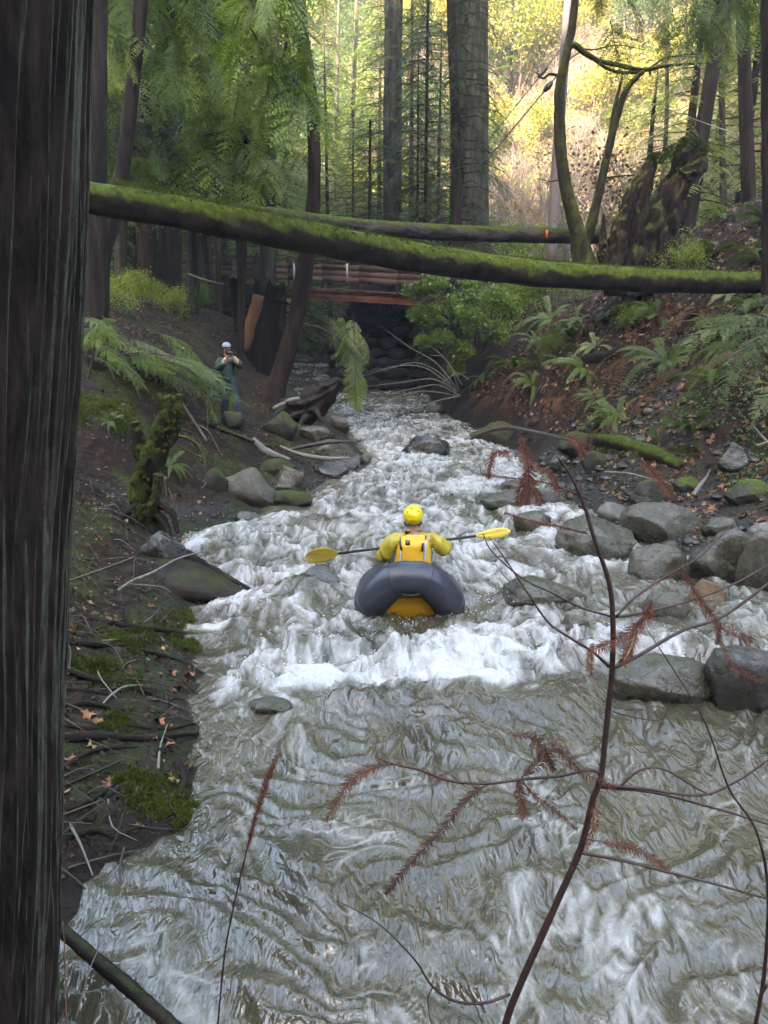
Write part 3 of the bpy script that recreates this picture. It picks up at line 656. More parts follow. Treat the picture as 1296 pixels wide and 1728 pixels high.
def rock(bbox, mat, label, seed=None, base=None, sink=.3, group=None, dpt=.85, tilt=0, facet=.75, name='boulder', cat='boulder'):
    """a boulder seen inside a pixel box of the photograph, standing on the ground or creek bed there"""
    x0, y0, x1, y1 = bbox; seed = seed or (x0 * 7 + y0) % 997
    pb = ground((x0 + x1) / 2, y1 - (y1 - y0) * .12) if base is None else PZ((x0 + x1) / 2, y1 - (y1 - y0) * .12, base)
    s = PXS(pb); W_ = (x1 - x0) / s; dist = math.hypot(pb.y, CAMZ - pb.z); al = math.asin((CAMZ - pb.z) / math.hypot(dist, 0)) if dist else 0
    D = W_ * dpt * .64; hp = (y1 - y0) / s
    H = max((hp - D * math.sin(al) * .38) / math.cos(al), .35 * W_ * .5)
    full = H / (1 - sink)
    c = Vector((pb.x, pb.y + D * .42, pb.z + H - full / 2))
    me = rock_mesh(name, (W_ / 2, D / 2, full / 2), M[mat], seed, 5 if (x1 - x0) > 60 else 4 if (x1 - x0) > 30 else 3, facet)
    o = ob(name, me, None, c); o.rotation_euler = (0, rad(tilt), 0)
    return tag(o, label, cat, group)
ROCKS = [
 ((672, 740, 763, 779), 'rk_dark', 'wet dark peaked boulder alone midstream upstream of the paddler', None),
 ((370, 798, 463, 864), 'rk_tan', 'large smooth tan boulder on the bank above the snag, biggest of its cluster', None),
 ((341, 794, 386, 836), 'rk_moss', 'small yellow green mossy boulder tucked beside the large tan boulder', None),
 ((448, 790, 516, 838), 'rk_olive', 'brown olive sloping boulder just behind the large tan boulder', None),
 ((436, 778, 498, 806), 'rk_moss', 'low moss capped boulder on top of the sloping olive boulder', None),
 ((452, 832, 527, 864), 'rk_moss', 'wet green boulder dipping into the water below the tan boulder', None),
 ((527, 783, 589, 811), 'rk_dark', 'dark pointed boulder in the water below the curved driftwood', None),
 ((506, 746, 612, 789), 'rk_olive', 'flat brown boulder lying beneath the two curved driftwood sticks', None),
 ((438, 700, 502, 742), 'rk_moss', 'squarish boulder wrapped in thick moss beside the rootwad', None),
 ((372, 697, 412, 728), 'rk_moss', 'round mossy boulder in front of the standing onlooker', None),
 ((338, 700, 372, 724), 'rk_moss', 'small mossy boulder behind the onlooker beside the slope', None),
 ((500, 722, 562, 752), 'rk_olive', 'low olive boulder at the waterline under the rootwad', None),
 ((604, 768, 626, 788), 'rk_olive', 'small brown boulder at the end of the flat boulder', None),
 ((395, 866, 441, 889), 'rk_olive', 'small wet olive boulder in the shallows under the tan boulder', None),
 ((556, 706, 590, 730), 'rk_grey', 'small grey boulder by the splintered rootwad tip', None),
 ((794, 717, 872, 757), 'rk_moss', 'rounded mossy boulder under the dark roots of the steep bank', None),
 ((802, 832, 912, 874), 'rk_grey', 'long rounded grey boulder at the edge of the rapid', None),
 ((866, 868, 936, 911), 'rk_olive', 'brown boulder just beyond the raised paddle blade', None),
 ((846, 814, 902, 840), 'rk_olive', 'small brown boulder behind the long rounded grey boulder', None),
 ((896, 826, 946, 862), 'rk_pale', 'small pale boulder between the long grey boulder and the gravel', None),
 ((942, 884, 1078, 962), 'rk_olive', 'broad flat topped olive boulder in the side channel', 14),
 ((1056, 860, 1197, 928), 'rk_grey', 'largest smooth grey boulder on the gravel bar', 9),
 ((1064, 928, 1172, 1003), 'rk_olive', 'wet olive boulder sloping towards the water below the largest grey one', None),
 ((1167, 905, 1282, 1003), 'rk_olive', 'tall dark faced boulder with a sharp ridge beside the tan rock', 23),
 ((1248, 912, 1345, 1024), 'rk_grey', 'greenish grey boulder cut by the picture edge behind the ridged boulder', None),
 ((834, 980, 1001, 1042), 'rk_olive', 'low knobbly boulder in the current close to the raft', 31),
 ((942, 1044, 1006, 1088), 'rk_olive', 'small wet boulder just downstream of the low knobbly boulder', None),
 ((1085, 1006, 1170, 1058), 'rk_grey', 'pale green half drowned boulder below the olive ones', None),
 ((1164, 985, 1228, 1037), 'rk_orange', 'smooth orange tan boulder at the foot of the ridged boulder', None),
 ((1038, 1124, 1222, 1210), 'rk_olive', 'wide half drowned boulder behind the dead sapling stem', 5),
 ((1194, 1112, 1345, 1222), 'rk_dark', 'big dark grey boulder at the picture edge in the side channel', 8),
 ((884, 924, 917, 943), 'rk_olive', 'small boulder breaking the foam below the paddle blade', None),
 ((1008, 852, 1064, 888), 'rk_pale', 'flat pale boulder on the gravel beside the largest grey boulder', None),
 ((1065, 815, 1142, 862), 'rk_bright', 'dark block with a bright green moss cap on the gravel bar', None),
 ((1138, 808, 1192, 832), 'rk_bright', 'small moss capped boulder beside the leaning bleached stick', None),
 ((1230, 814, 1312, 854), 'rk_bright', 'vivid green moss covered boulder near the brown leaf heap', None),
 ((984, 766, 1032, 799), 'rk_moss', 'round mossy boulder at the foot of the leafy slope', None),
 ((942, 734, 1014, 772), 'rk_moss', 'moss topped boulder below the hanging brown ferns', None),
 ((1188, 878, 1252, 912), 'rk_grey', 'small grey boulder between the largest grey and the ridged boulder', None),
 ((1262, 888, 1335, 930), 'rk_pale', 'pale lilac grey boulder at the picture edge on the bar', None),
 ((925, 770, 968, 796), 'rk_dark', 'dark boulder at the shore below the moss topped one', None),
 ((414, 1184, 494, 1214), 'rk_olive', 'brown wet boulder in the near pool with ripples around it', None),
 ((718, 686, 752, 702), 'rk_grey', 'small pale boulder at the far shore under the shrub', None),
 ((690, 690, 716, 702), 'rk_dark', 'tiny dark boulder in the riffle under the shrub', None),
 ((1215, 752, 1285, 800), 'rk_dark', 'dark block half hidden in ground cover at the slope foot', None),
 ((462, 962, 574, 1014), 'rk_dark', 'dark drowned rock with water sheeting over it beside the lower paddle blade', 44),
 ((545, 1170, 612, 1198), 'rk_dark', 'drowned dark rock at the lip of the ledge in midstream', 45),
 ((945, 1020, 985, 1046), 'rk_dark', 'tiny wet boulder against the downstream side of the knobbly boulder', None),
]
for i, (bb, mt_, lab, sd) in enumerate(ROCKS):
    wtr = None
    rock(bb, mt_, lab, sd)

# pebbles and cobbles of the two gravel patches
def scatter(fn, n, seed, ok=None):
    rng = np.random.default_rng(seed); out = []
    while sum(len(o) for o in out) < n:
        x, y = fn(rng, n); z = terrain(x, y); q = np.stack([x, y, z], -1)
        if ok is not None: q = q[ok(q)]
        out.append(q)
    return np.concatenate(out)[:n]
def cobbles(name, label, pts, smin, smax, mats, seed):
    rng = np.random.default_rng(seed); parts = []; mi = []
    V0, F0 = ico(2 if smax > .04 else 1)
    for p_ in pts:
        s = rng.uniform(smin, smax) * np.array([1, rng.uniform(.6, 1), rng.uniform(.35, .7)])
        V = V0 * (1 + .2 * noise3(V0 * 1.3 + rng.random() * 50)[:, None]) * s
        parts.append((rotz(V, rng.random() * 6) + p_ + [0, 0, s[2] * .3], F0)); mi += [int(rng.integers(0, len(mats)))] * len(F0)
    V, F = joinp(parts)
    tag(ob(name, mesh_np(name, V, F, [M[m_] for m_ in mats], True, mi=mi)), label, kind='stuff')
def bar_pts(rng, n):
    y = rng.uniform(6.2, 14.5, n); return XR(y) + rng.beta(1, 2, n) * 2.6 - .25, y
cobbles('gravel', 'grey and brown river gravel between the boulders of the bar', scatter(bar_pts, 2000, 3), .012, .045, ['rk_grey', 'rk_dark', 'rk_tan', 'rk_pale'], 4)
cobbles('cobbles', 'fist sized cobbles among the boulders of the bar', scatter(bar_pts, 220, 5), .045, .13, ['rk_grey', 'rk_olive', 'rk_tan', 'rk_dark'], 6)
def lbar_pts(rng, n):
    y = rng.uniform(8.7, 14.5, n); return XL(y) - rng.beta(1, 2, n) * 1.3 + .1, y
cobbles('gravel', 'dark wet pebbles on the small beach beside the mossy snag', scatter(lbar_pts, 800, 7), .010, .04, ['rk_grey', 'rk_dark', 'rk_tan', 'rk_dark'], 8)

# ------------------------------------------------------------ fallen leaves, needles, ground cover
def litter(name, label, pts, smin, smax, mat, seed, lobes=5, lift=.015, tilt=.45, rb=1.0):
    rng = np.random.default_rng(seed); n = len(pts); e = .05
    gx = (terrain(pts[:, 0] + e, pts[:, 1]) - terrain(pts[:, 0] - e, pts[:, 1])) / (2 * e)
    gy = (terrain(pts[:, 0], pts[:, 1] + e) - terrain(pts[:, 0], pts[:, 1] - e)) / (2 * e)
    N = unit(np.stack([-gx, -gy, np.ones(n)], -1) + rng.normal(0, tilt, (n, 3)))
    A = unit(np.cross(N, rng.normal(0, 1, (n, 3)))); B = np.cross(N, A); s = rng.uniform(smin, smax, n)
    if lobes:
        k = lobes * 2; an = np.linspace(0, 2 * np.pi, k, endpoint=False); r = np.where(np.arange(k) % 2 == 0, 1.0, .45); r[-2:] *= .7
        V = pts[:, None] + N[:, None] * lift + s[:, None, None] * (r * np.cos(an))[None, :, None] * A[:, None] + s[:, None, None] * (r * np.sin(an))[None, :, None] * B[:, None] + N[:, None] * (s[:, None] * rng.normal(0, .22, (n, k)))[..., None]
        C = (pts + N * lift)[:, None]; V = np.concatenate([V, C], 1).reshape(-1, 3); i = np.arange(n)[:, None, None] * (k + 1)
        F = (i + np.array([[[k, a_, (a_ + 1) % k] for a_ in range(k)]])).reshape(-1, 3); rep = k + 1
    else:
        w_ = s * .12
        V = np.stack([pts - A * s[:, None] - B * w_[:, None], pts + A * s[:, None] - B * w_[:, None], pts + A * s[:, None] + B * w_[:, None], pts - A * s[:, None] + B * w_[:, None]], 1)
        V = (V + N[:, None] * lift + rng.normal(0, .1, (n, 4, 1)) * s[:, None, None]).reshape(-1, 3); F = np.arange(n * 4).reshape(-1, 4); rep = 4
    r_ = np.repeat(rng.random(n) ** rb, rep)
    return tag(ob(name, mesh_np(name, V, F, M[mat], attrs={'rnd': r_})), label, kind='stuff')
def rslope(rng, n):
    y = 7 + 15 * rng.random(n) ** 1.2; return XR(y) + .5 + rng.random(n) * 9, y
litter('leaves', 'fallen brown maple leaves on the steep bank across the creek', scatter(rslope, 13000, 21), .03, .085, 'litter', 22)
def lslope(rng, n):
    y = 2.2 + 20 * rng.random(n) ** 1.3; return XL(y) - .15 - rng.random(n) * 7 * np.minimum(1, y / 9), y
litter('leaves', 'scattered fallen leaves on the near bank', scatter(lslope, 1700, 23), .02, .055, 'litter', 24)
litter('needles', 'reddish redwood duff and broken twigs on the near bank', scatter(lslope, 20000, 25), .010, .040, 'duff', 26, lobes=0, lift=.01, tilt=.3)
litter('needles', 'reddish needles and twigs on the steep bank', scatter(rslope, 12000, 27), .03, .09, 'duff', 28, lobes=0, lift=.012, tilt=.4)
def terr_ok(q): return noise2(q[:, 0] * .9, q[:, 1] * .9, 66) > .0
def terrace(rng, n):
    y = rng.uniform(8.5, 15, n); return XR(y) + 1.6 + rng.random(n) * 3.8, y
litter('ground_cover', 'small bright green sorrel leaves on the terrace below the slope', scatter(terrace, 5200, 29, terr_ok), .012, .032, 'green_bits', 30, lift=.05, tilt=.5)
litter('ground_cover', 'scattered green seedlings on the leafy slope', scatter(rslope, 2200, 31, terr_ok), .015, .04, 'green_bits', 32, lift=.07, tilt=.6)
def lgreen(rng, n):
    y = rng.uniform(5, 20, n); return XL(y) - .5 - rng.random(n) * 5, y
litter('ground_cover', 'small green seedlings on the near bank', scatter(lgreen, 1500, 33, terr_ok), .012, .03, 'green_bits', 34, lift=.04, tilt=.5)
def nearbank(rng, n):
    y = rng.uniform(2.2, 8.5, n); return XL(y) - .02 - rng.random(n) ** .8 * 2.6, y
litter('needles', 'dense reddish duff among the roots of the near redwood', scatter(nearbank, 15000, 61), .006, .024, 'duff', 62, lobes=0, lift=.006, tilt=.35)
litter('leaves', 'broken leaf bits among the roots of the near redwood', scatter(nearbank, 1500, 63), .008, .024, 'litter', 64, lift=.01, tilt=.5)
# moss tufts
def tufts(pts, normals, n, size, rng):
    k = rng.integers(0, len(pts), n); b_ = pts[k] + rng.normal(0, size * .25, (n, 3)); d = unit(normals[k] + rng.normal(0, .55, (n, 3)))
    return tris_leaf(b_, d, unit(np.cross(d, rng.normal(0, 1, (n, 3)))), size * rng.uniform(.5, 1.3, n), np.full(n, size * .35))
# ------------------------------------------------------------ big trunks, logs, stumps
def trunk_thing(name, label, pts, radii, mat, cat='tree', group=None, n=40, sides=16, jit=.12, fiss=0, fn=14, part='trunk', seed=1, jscale=1.0):
    t = thing(name, label, cat, pts[0], group)
    V, F = tube(pts, radii, n, sides, jit, seed, fiss=fiss, fn=fn, jscale=jscale)
    wpart(part, mesh_np(part, V, F, M[mat], True), t)
    return t
def stub(t, a, b_, r, mat, name='branch_stub', n=5, sides=6):
    V, F = tube([a, b_], [r, r * .5], n, sides, .15, 3); return wpart(name, mesh_np(name, V, F, M[mat], True), t)
# the near redwood that fills the picture's edge
e0 = P(105, 1728, 2.1); e1 = P(128, 864, 2.1); e2 = P(162, 0, 2.1)
R0 = .46
base = Vector((e0.x - R0 - .05, 2.1, e0.z - .5)); 
sl_ = (e2.x - e0.x) / (e2.z - e0.z)
pt = lambda z, r: Vector((e0.x + sl_ * (z - e0.z) * 1.11 - .093 - r, 2.1, z))
near = thing('redwood_tree', 'thick dark redwood trunk very close to the viewer with pale lichen down one edge', 'tree', pt(.0, .5))
V, F = tube([pt(-.3, .54), pt(.6, .47), pt(2, .46), pt(4, .45), pt(7, .44)], [.56, .475, .46, .45, .44], 460, 420, .05, 3, fiss=.050, fn=58)
wpart('trunk', mesh_np('trunk', V, F, M['redwood_near'], True), near)
cm = conifer_mesh('crown', M['fol_mid'], 24, 9, 4.0, 70, 5, ll=.16, lw=.06, sp=.09)
co_ = ob('crown', cm, near, (.2, 0, 0))

# front mossy log spanning the creek
LP1 = [P(60, 312, 7.8), P(150, 333, 8.0), P(280, 355, 8.4), P(400, 378, 8.9), P(520, 401, 9.5), P(640, 424, 10.1), P(760, 443, 10.7), P(900, 461, 11.5), P(1050, 471, 12.3), P(1180, 476, 13.0), P(1320, 477, 13.9), P(1480, 474, 15)]
log1 = thing('fallen_log', 'long mossy log lying across the whole creek, nearer of the two', 'log', LP1[0])
V, F = tube(LP1, [.155, .157, .162, .172, .182, .187, .19, .188, .185, .185, .18, .178], 260, 40, .10, 4, jscale=.8)
wpart('trunk', mesh_np('trunk', V, F, M['log_moss'], True), log1)
def log_tufts(root, pts, r, n, size, lo=.0, seed=3):
    rng = np.random.default_rng(seed); c = catmull(pts, 400); T = unit(np.gradient(c, axis=0)); t = rng.uniform(lo, 1, 6000); i = (t * 399).astype(int)
    a = rng.normal(0, .62, 6000); Zn = unit(np.array([0, 0, 1.0]) - T[i] * T[i][:, 2:3]); Sd = np.cross(T[i], Zn)
    N = Zn * np.cos(a)[:, None] + Sd * np.sin(a)[:, None]; keep = noise2(t * 40, a * 1.5, 5) > -.35
    pp = (c[i] + N * r * .99)[keep]; N = N[keep]
    V, F = tufts(pp, N, n, size, rng)
    o = wpart('moss', mesh_np('moss', V, F, M['mossfuzz']), root); tag(o, kind='stuff'); return o
log_tufts(log1, LP1, .20, 26000, .022, .12)
for px, py, Y in ((700, 418, 10.4), (996, 452, 12.0), (1285, 458, 13.6), (322, 345, 8.5), (1165, 462, 12.9)):
    a = P(px, py + 8, Y); stub(log1, a, a + Vector((.02, -.05, .09)), .022, 'log_moss')
# second log behind
LP2 = [P(385, 352, 15.2), P(480, 366, 15.4), P(600, 382, 15.7), P(740, 392, 16.1), P(860, 396, 16.5), P(1010, 400, 17.0)]
log2 = thing('fallen_log', 'thinner log behind the long mossy one with a small orange paint mark', 'log', LP2[0])
V, F = tube(LP2, [.12, .145, .15, .155, .155, .15], 120, 26, .08, 9)
wpart('trunk', mesh_np('trunk', V, F, M['log_moss_thin'], True), log2)
log_tufts(log2, LP2, .148, 7000, .02, .45, 8)
q = P(920, 396, 16.68)
V, F = box(q + Vector((0, -.156, .0)), (.05, .012, .16)); M['orange'] = simple('orange_marking_paint', (.75, .13, .02), .6)
wpart('paint_mark', mesh_np('paint_mark', V, F, M['orange']), log2)

# leaning dark tree in front of the bridge
trunk_thing('leaning_tree', 'dark slender trunk curving up from the creek edge in front of the bridge', [P(448, 700, 16.8), P(470, 640, 16.8), P(498, 545, 16.8), P(517, 440, 16.8), P(529, 330, 16.8), P(528, 190, 16.8), P(514, 90, 16.8), P(503, -20, 16.8), P(495, -200, 16.8)],
            [.36, .21, .185, .175, .14, .125, .13, .12, .10], 'bark_red', n=120, sides=28, fiss=.09, fn=10, seed=4)
# burnt hollow stump behind the onlooker
st = thing('burnt_stump', 'tall black rotten stump of a redwood beside the leaning tree', 'stump', P(440, 690, 18.3))
V, F = tube([P(436, 720, 18.3), P(437, 650, 18.3), P(446, 570, 18.4), P(452, 520, 18.5), P(456, 486, 18.6)], [.62, .52, .46, .42, .34], 90, 64, .22, 12, fiss=.22, fn=11)
rr = np.random.default_rng(3); top = V[:, 2] > P(450, 545, 18.4).z; V[top, 2] += .35 * noise2(V[top, 0] * 9, V[top, 1] * 9, 8)
wpart('trunk', mesh_np('trunk', V, F, M['burnt'], True), st)
for a, b_, r in ((P(470, 505, 18.2), P(505, 522, 18.0), .03), (P(470, 560, 18.2), P(500, 566, 18.0), .025), (P(395, 470, 18.6), P(402, 560, 18.5), .16), (P(425, 610, 18.1), P(405, 672, 17.8), .14)):
    stub(st, a, b_, r, 'burnt', 'root' if r > .1 else 'branch_stub', 12, 12)
sp_ = thing('split_slab', 'orange brown splintered wood slab leaning on the black stump', 'log', P(412, 590, 18.0))
V, F = tube([P(412, 592, 17.9), P(424, 545, 17.95), P(436, 498, 18.0)], [.10, .13, .15], 16, 7, .3, 5)
wpart('wood', mesh_np('wood', V, F, M['splint']), sp_)
# rootwad with broken point
rw = thing('rootwad', 'broken log end pointing up out of a dark root mass at the water', 'log', P(500, 705, 15.8))
V, F = tube([P(470, 700, 16.2), P(500, 697, 16.0), P(522, 686, 15.9), P(545, 668, 15.8), P(562, 652, 15.7), P(573, 640, 15.6)], [.26, .32, .27, .24, .16, .05], 80, 36, .45, 21, fiss=.30, fn=8, jscale=2)
wpart('trunk', mesh_np('trunk', V, F, M['slab'], True), rw)
V, F = tube([P(462, 690, 15.9), P(488, 678, 15.8), P(505, 672, 15.7)], [.05, .07, .04], 14, 8, .2, 2); wpart('root', mesh_np('root', V, F, M['drift'], True), rw)
for k, (a, b_) in enumerate((((500, 700), (470, 722)), ((520, 700), (500, 730)), ((530, 690), (542, 712)), ((480, 690), (455, 712)))):
    V, F = tube([P(*a, 15.7), P((a[0] + b_[0]) / 2, (a[1] + b_[1]) / 2 - 4, 15.5), P(*b_, 15.4)], [.09, .06, .03], 12, 8, .2, k); wpart('root', mesh_np('root', V, F, M['slab'], True), rw)

# mossy snag on the near bank (forked top, roots below)
sg = thing('mossy_snag', 'twisted snag wrapped in green moss with forked top and hanging roots', 'stump', P(262, 930, 8.2))
snp = [([(262, 925), (250, 880), (240, 840), (252, 790), (272, 745), (285, 705), (288, 668)], [.20, .16, .125, .12, .13, .13, .07], 8.3),
       ([(258, 800), (240, 770), (232, 735), (228, 712)], [.09, .08, .07, .05], 8.35),
       ([(285, 720), (298, 695), (303, 665)], [.06, .06, .03], 8.25),
       ([(250, 870), (262, 840), (268, 800)], [.06, .05, .05], 8.15), ([(280, 700), (272, 680), (268, 664)], [.06, .05, .03], 8.3)]
for k, (pp, r, Y) in enumerate(snp):
    V, F = tube([P(x, y, Y) for x, y in pp], r, 44, 22, .35, 30 + k, fiss=.12, fn=6, jscale=2)
    wpart('trunk' if k == 0 else 'branch', mesh_np('snag', V, F, M['stump_green'], True), sg)
rng_ = np.random.default_rng(8)
for k, (a, b_, c_) in enumerate((((246, 880), (262, 905), (258, 950)), ((240, 870), (222, 910), (225, 950)), ((258, 860), (282, 890), (288, 925)), ((236, 850), (212, 868), (190, 900)), ((265, 850), (290, 865), (300, 900)))):
    V, F = tube([P(*a, 8.2), P(*b_, 8.1), P(*c_, 7.95)], [.055, .04, .02], 16, 8, .3, k); wpart('root', mesh_np('root', V, F, M['root'], True), sg)
pp = np.array([list(P(x, y, 8.2)) for x, y in ((240, 840), (252, 790), (272, 745), (285, 705), (288, 672), (232, 735), (245, 870))]); c = catmull(pp[[6, 0, 1, 2, 3, 4]], 200)
rng_ = np.random.default_rng(8); nn = unit(rng_.normal(0, 1, (200, 3)) + [0, -.3, .2]); V, F = tufts(c + nn * .125, nn, 9000, .028, rng_)
tag(wpart('moss', mesh_np('moss', V, F, M['mossfuzz']), sg), kind='stuff')
# boulder-like root ball under the snag
rock((232, 905, 312, 962), 'rk_dark', 'dark slick root clod under the mossy snag beside white foam', 71, cat='root clod', name='root_clod')

# big slab log sliding into the water
lg = thing('slab_log', 'wide dark decaying log slanting down from the near bank into the water', 'log', P(300, 985, 7.4))
A = [P(110, 965, 7.6), P(215, 968, 7.5), P(310, 978, 7.35), P(385, 996, 7.2), P(446, 1010, 7.05)]
V, F = tube(A, [.56, .50, .36, .16, .025], 120, 48, .12, 44, fiss=.05, fn=16)
ctr = np.array(A[2]); V[:, 2] = ctr[2] + (V[:, 2] - ctr[2]) * .62 - .06
wpart('trunk', mesh_np('trunk', V, F, M['slab'], True), lg)
V, F = tube([P(300, 928, 7.75), P(335, 950, 7.6), P(385, 978, 7.4), P(436, 1004, 7.12)], [.07, .06, .05, .02], 40, 10, .3, 4); wpart('edge_strip', mesh_np('edge', V, F, M['burnt'], True), lg)

# stump and two-stemmed mossy tree on the crest across the creek
ms = thing('mossy_stump', 'big broken stump with mossy jagged top on the crest of the leafy slope', 'stump', P(1085, 400, 16.5))
for k, (pp, r, Y, mt_) in enumerate((
        ([(1050, 500), (1066, 370), (1082, 320), (1096, 285), (1100, 268)], [.36, .26, .19, .14, .07], 16.8, 'stump'),
        ([(1105, 490), (1128, 350), (1148, 300), (1160, 262), (1166, 246)], [.34, .26, .24, .25, .18], 17.0, 'stump'),
        ([(1075, 480), (1098, 400), (1122, 345), (1135, 310)], [.5, .42, .30, .12], 17.1, 'stump'),
        ([(1025, 490), (1045, 395), (1060, 350), (1072, 312)], [.22, .16, .10, .05], 16.4, 'stump'),
        ([(1150, 300), (1176, 275), (1186, 262)], [.22, .2, .1], 16.9, 'stump'),
        ([(1016, 480), (1018, 415), (1019, 362)], [.10, .08, .02], 16.0, 'stump'))):
    V, F = tube([P(x, y, Y) for x, y in pp], r, 60, 40, .45, 50 + k, fiss=.28, fn=9, jscale=2.4)
    wpart(('trunk', 'trunk', 'root', 'root', 'splinter', 'splinter')[k], mesh_np('stump', V, F, M[mt_], True), ms)
rng_ = np.random.default_rng(18); c = catmull([P(1096, 275, 16.7), P(1120, 268, 16.7), P(1145, 250, 16.8), P(1170, 246, 16.8), P(1188, 262, 16.8)], 200); nn = unit(rng_.normal(0, 1, (200, 3)) + [0, -.1, .7])
V, F = tufts(c + nn * .14, nn, 6000, .05, rng_); tag(wpart('moss', mesh_np('moss', V, F, M['mossfuzz']), ms), kind='stuff')
vt = thing('mossy_maple', 'mossy tree forking into two bare curved stems above the thinner log', 'tree', P(985, 445, 16.2))
VY = 16.2
for k, (pp, r, sd, nm) in enumerate((
        ([(986, 470), (983, 430), (974, 390), (958, 330), (948, 270), (944, 200), (946, 140), (956, 92), (966, 40), (975, -40), (985, -120)], [.30, .22, .16, .125, .115, .105, .10, .08, .075, .07, .06], 16, 'trunk'),
        ([(985, 420), (996, 385), (1012, 320), (1025, 260), (1040, 200), (1058, 150), (1085, 120)], [.12, .10, .085, .08, .075, .06, .05], 12, 'stem'),
        ([(1024, 270), (1036, 190), (1050, 130)], [.05, .045, .02], 10, 'stem'),
        ([(952, 92), (968, 76), (985, 88), (1010, 102), (1045, 110), (1085, 118), (1130, 110), (1200, 106)], [.05, .06, .055, .045, .045, .04, .03, .015], 9, 'branch'),
        ([(985, 88), (1030, 118), (1070, 122), (1092, 116), (1098, 126)], [.03, .03, .035, .03, .02], 8, 'branch'),
        ([(946, 128), (928, 125), (916, 132), (905, 122)], [.03, .025, .02, .012], 7, 'branch'),
        ([(950, 300), (930, 306), (905, 300)], [.02, .012, .006], 5, 'branch'),
        ([(1092, 118), (1130, 96), (1190, 98)], [.02, .015, .006], 5, 'branch'),
        ([(1020, 300), (1060, 296), (1090, 300)], [.022, .015, .008], 5, 'branch'),
        ([(968, 78), (1000, 84), (1040, 76), (1090, 84)], [.02, .015, .012, .005], 5, 'branch'))):
    V, F = tube([P(x, y, VY) for x, y in pp], r, 70, sd, .14, 60 + k, jscale=2); wpart(nm, mesh_np(nm, V, F, M['moss_stem'], True), vt)
# big redwood behind, its dark neighbour, pale one, thin ones
def redwood(label, pts, radii, mat='bark_dark', crown=None, cz=None, cs=1.0, fiss=.1, group='tree trunks behind the creek', n=70, sides=24, seed=1, name='redwood_tree', cat='tree', fn=12):
    t = trunk_thing(name, label, pts, radii, mat, cat, group, n, sides, .06, fiss, fn, seed=seed)
    if crown is not None:
        c = ob('crown', crown, t, (0, 0, cz or 0)); c.scale = (cs, cs, cs); c.rotation_euler = (0, 0, seed * 1.3)
    return t
# ------------------------------------------------------------ living trees
CA = conifer_mesh('conifer_crown', M['fol_mid'], 13, 1.6, 2.7, 120, 1)
CB = conifer_mesh('conifer_crown', M['fol_lite'], 11, .8, 2.4, 110, 2, droop=.6)
CC = conifer_mesh('conifer_crown', M['fol_dark'], 15, 2.0, 2.3, 150, 3, sparse=.12, droop=.75)
CD = conifer_mesh('conifer_crown', M['fol_pale'], 8, .5, 2.3, 95, 4, droop=.55)
CE = conifer_mesh('conifer_crown', M['fol_lite'], 4.0, .3, 1.3, 50, 6, ll=.07, lw=.024, sp=.035)
CH = conifer_mesh('conifer_crown', M['fol_mid'], 30, 13, 4.2, 90, 7, ll=.2, lw=.08, sp=.12)
CT = conifer_mesh('conifer_crown', M['fol_mid'], 29, 11.5, 4.6, 125, 17, ll=.22, lw=.10, sp=.13, top=.45)
def tpx(px, Y, below=.3):                         # foot of a tree seen at picture column px, ground distance Y
    u = (px - 648.0) / FPX
    z = 0
    for _ in range(4):
        x = u * (Y * cp - (z - CAMZ) * sp); z = T1(x, Y)
    return Vector((x, Y, z - below))
def vtrunk(px0, px1, Y, r0, r1, mat, label, crown=None, cs=1.0, H=14, seed=1, name='conifer_tree', group='slim conifers of the near side forest', cz=0, bend=0, fiss=.08, sides=12):
    """a trunk whose foot is at column px0 and which crosses the picture's top edge at column px1"""
    b_ = tpx(px0, Y); tp = P(px1, 0, Y); k = (H) / (tp.z - b_.z); t_ = b_ + (tp - b_) * k; m_ = (b_ + t_) / 2 + Vector((bend, 0, 0))
    return redwood(label, [b_, b_.lerp(m_, .5), m_, m_.lerp(t_, .5), t_], [r0 * 1.35, r0, (r0 + r1) / 2, r1, r1 * .7], mat, crown, cz, cs, fiss, group, 50, sides, seed, name)
vtrunk(812 - 20, 793, 31, .70, .62, 'bark_grey', 'massive greyish redwood trunk rising between the thin dark trunk and the utility pole', CH, 1, 22, 3, 'redwood_tree', None, fiss=.10, sides=40)
vtrunk(772, 757, 23, .15, .12, 'bark_dark', 'thin black trunk standing just in front of the massive greyish redwood', CC, .9, 14, 4, bend=.12)
vtrunk(660, 664, 36, .42, .36, 'bark_grey', 'pale mossy trunk behind the thinner log with bluish foliage around it', CA, 1.25, 20, 5, 'redwood_tree', None, fiss=.1, sides=24)
vtrunk(622, 626, 34, .09, .07, 'bark_dark', 'very thin dark trunk between the leaning trunk and the pale mossy trunk', CC, .62, 11, 6, cz=4)
vtrunk(160, 166, 12.5, .12, .10, 'bark_dark', 'dark trunk immediately beside the big near redwood, rising straight', CT, .9, 26, 7)
b_ = tpx(150, 13.5)
redwood('dark bent trunk beside the near redwood leaning out over the log', [b_, P(165, 440, 13.5), P(185, 380, 13.5), P(205, 300, 13.5), P(222, 160, 13.5), P(238, 0, 13.5), P(250, -300, 13.5)], [.30, .21, .15, .12, .11, .10, .07], 'bark_dark', CC, 5, .8, .1, 'slim conifers of the near side forest', 60, 16, 8, 'conifer_tree')
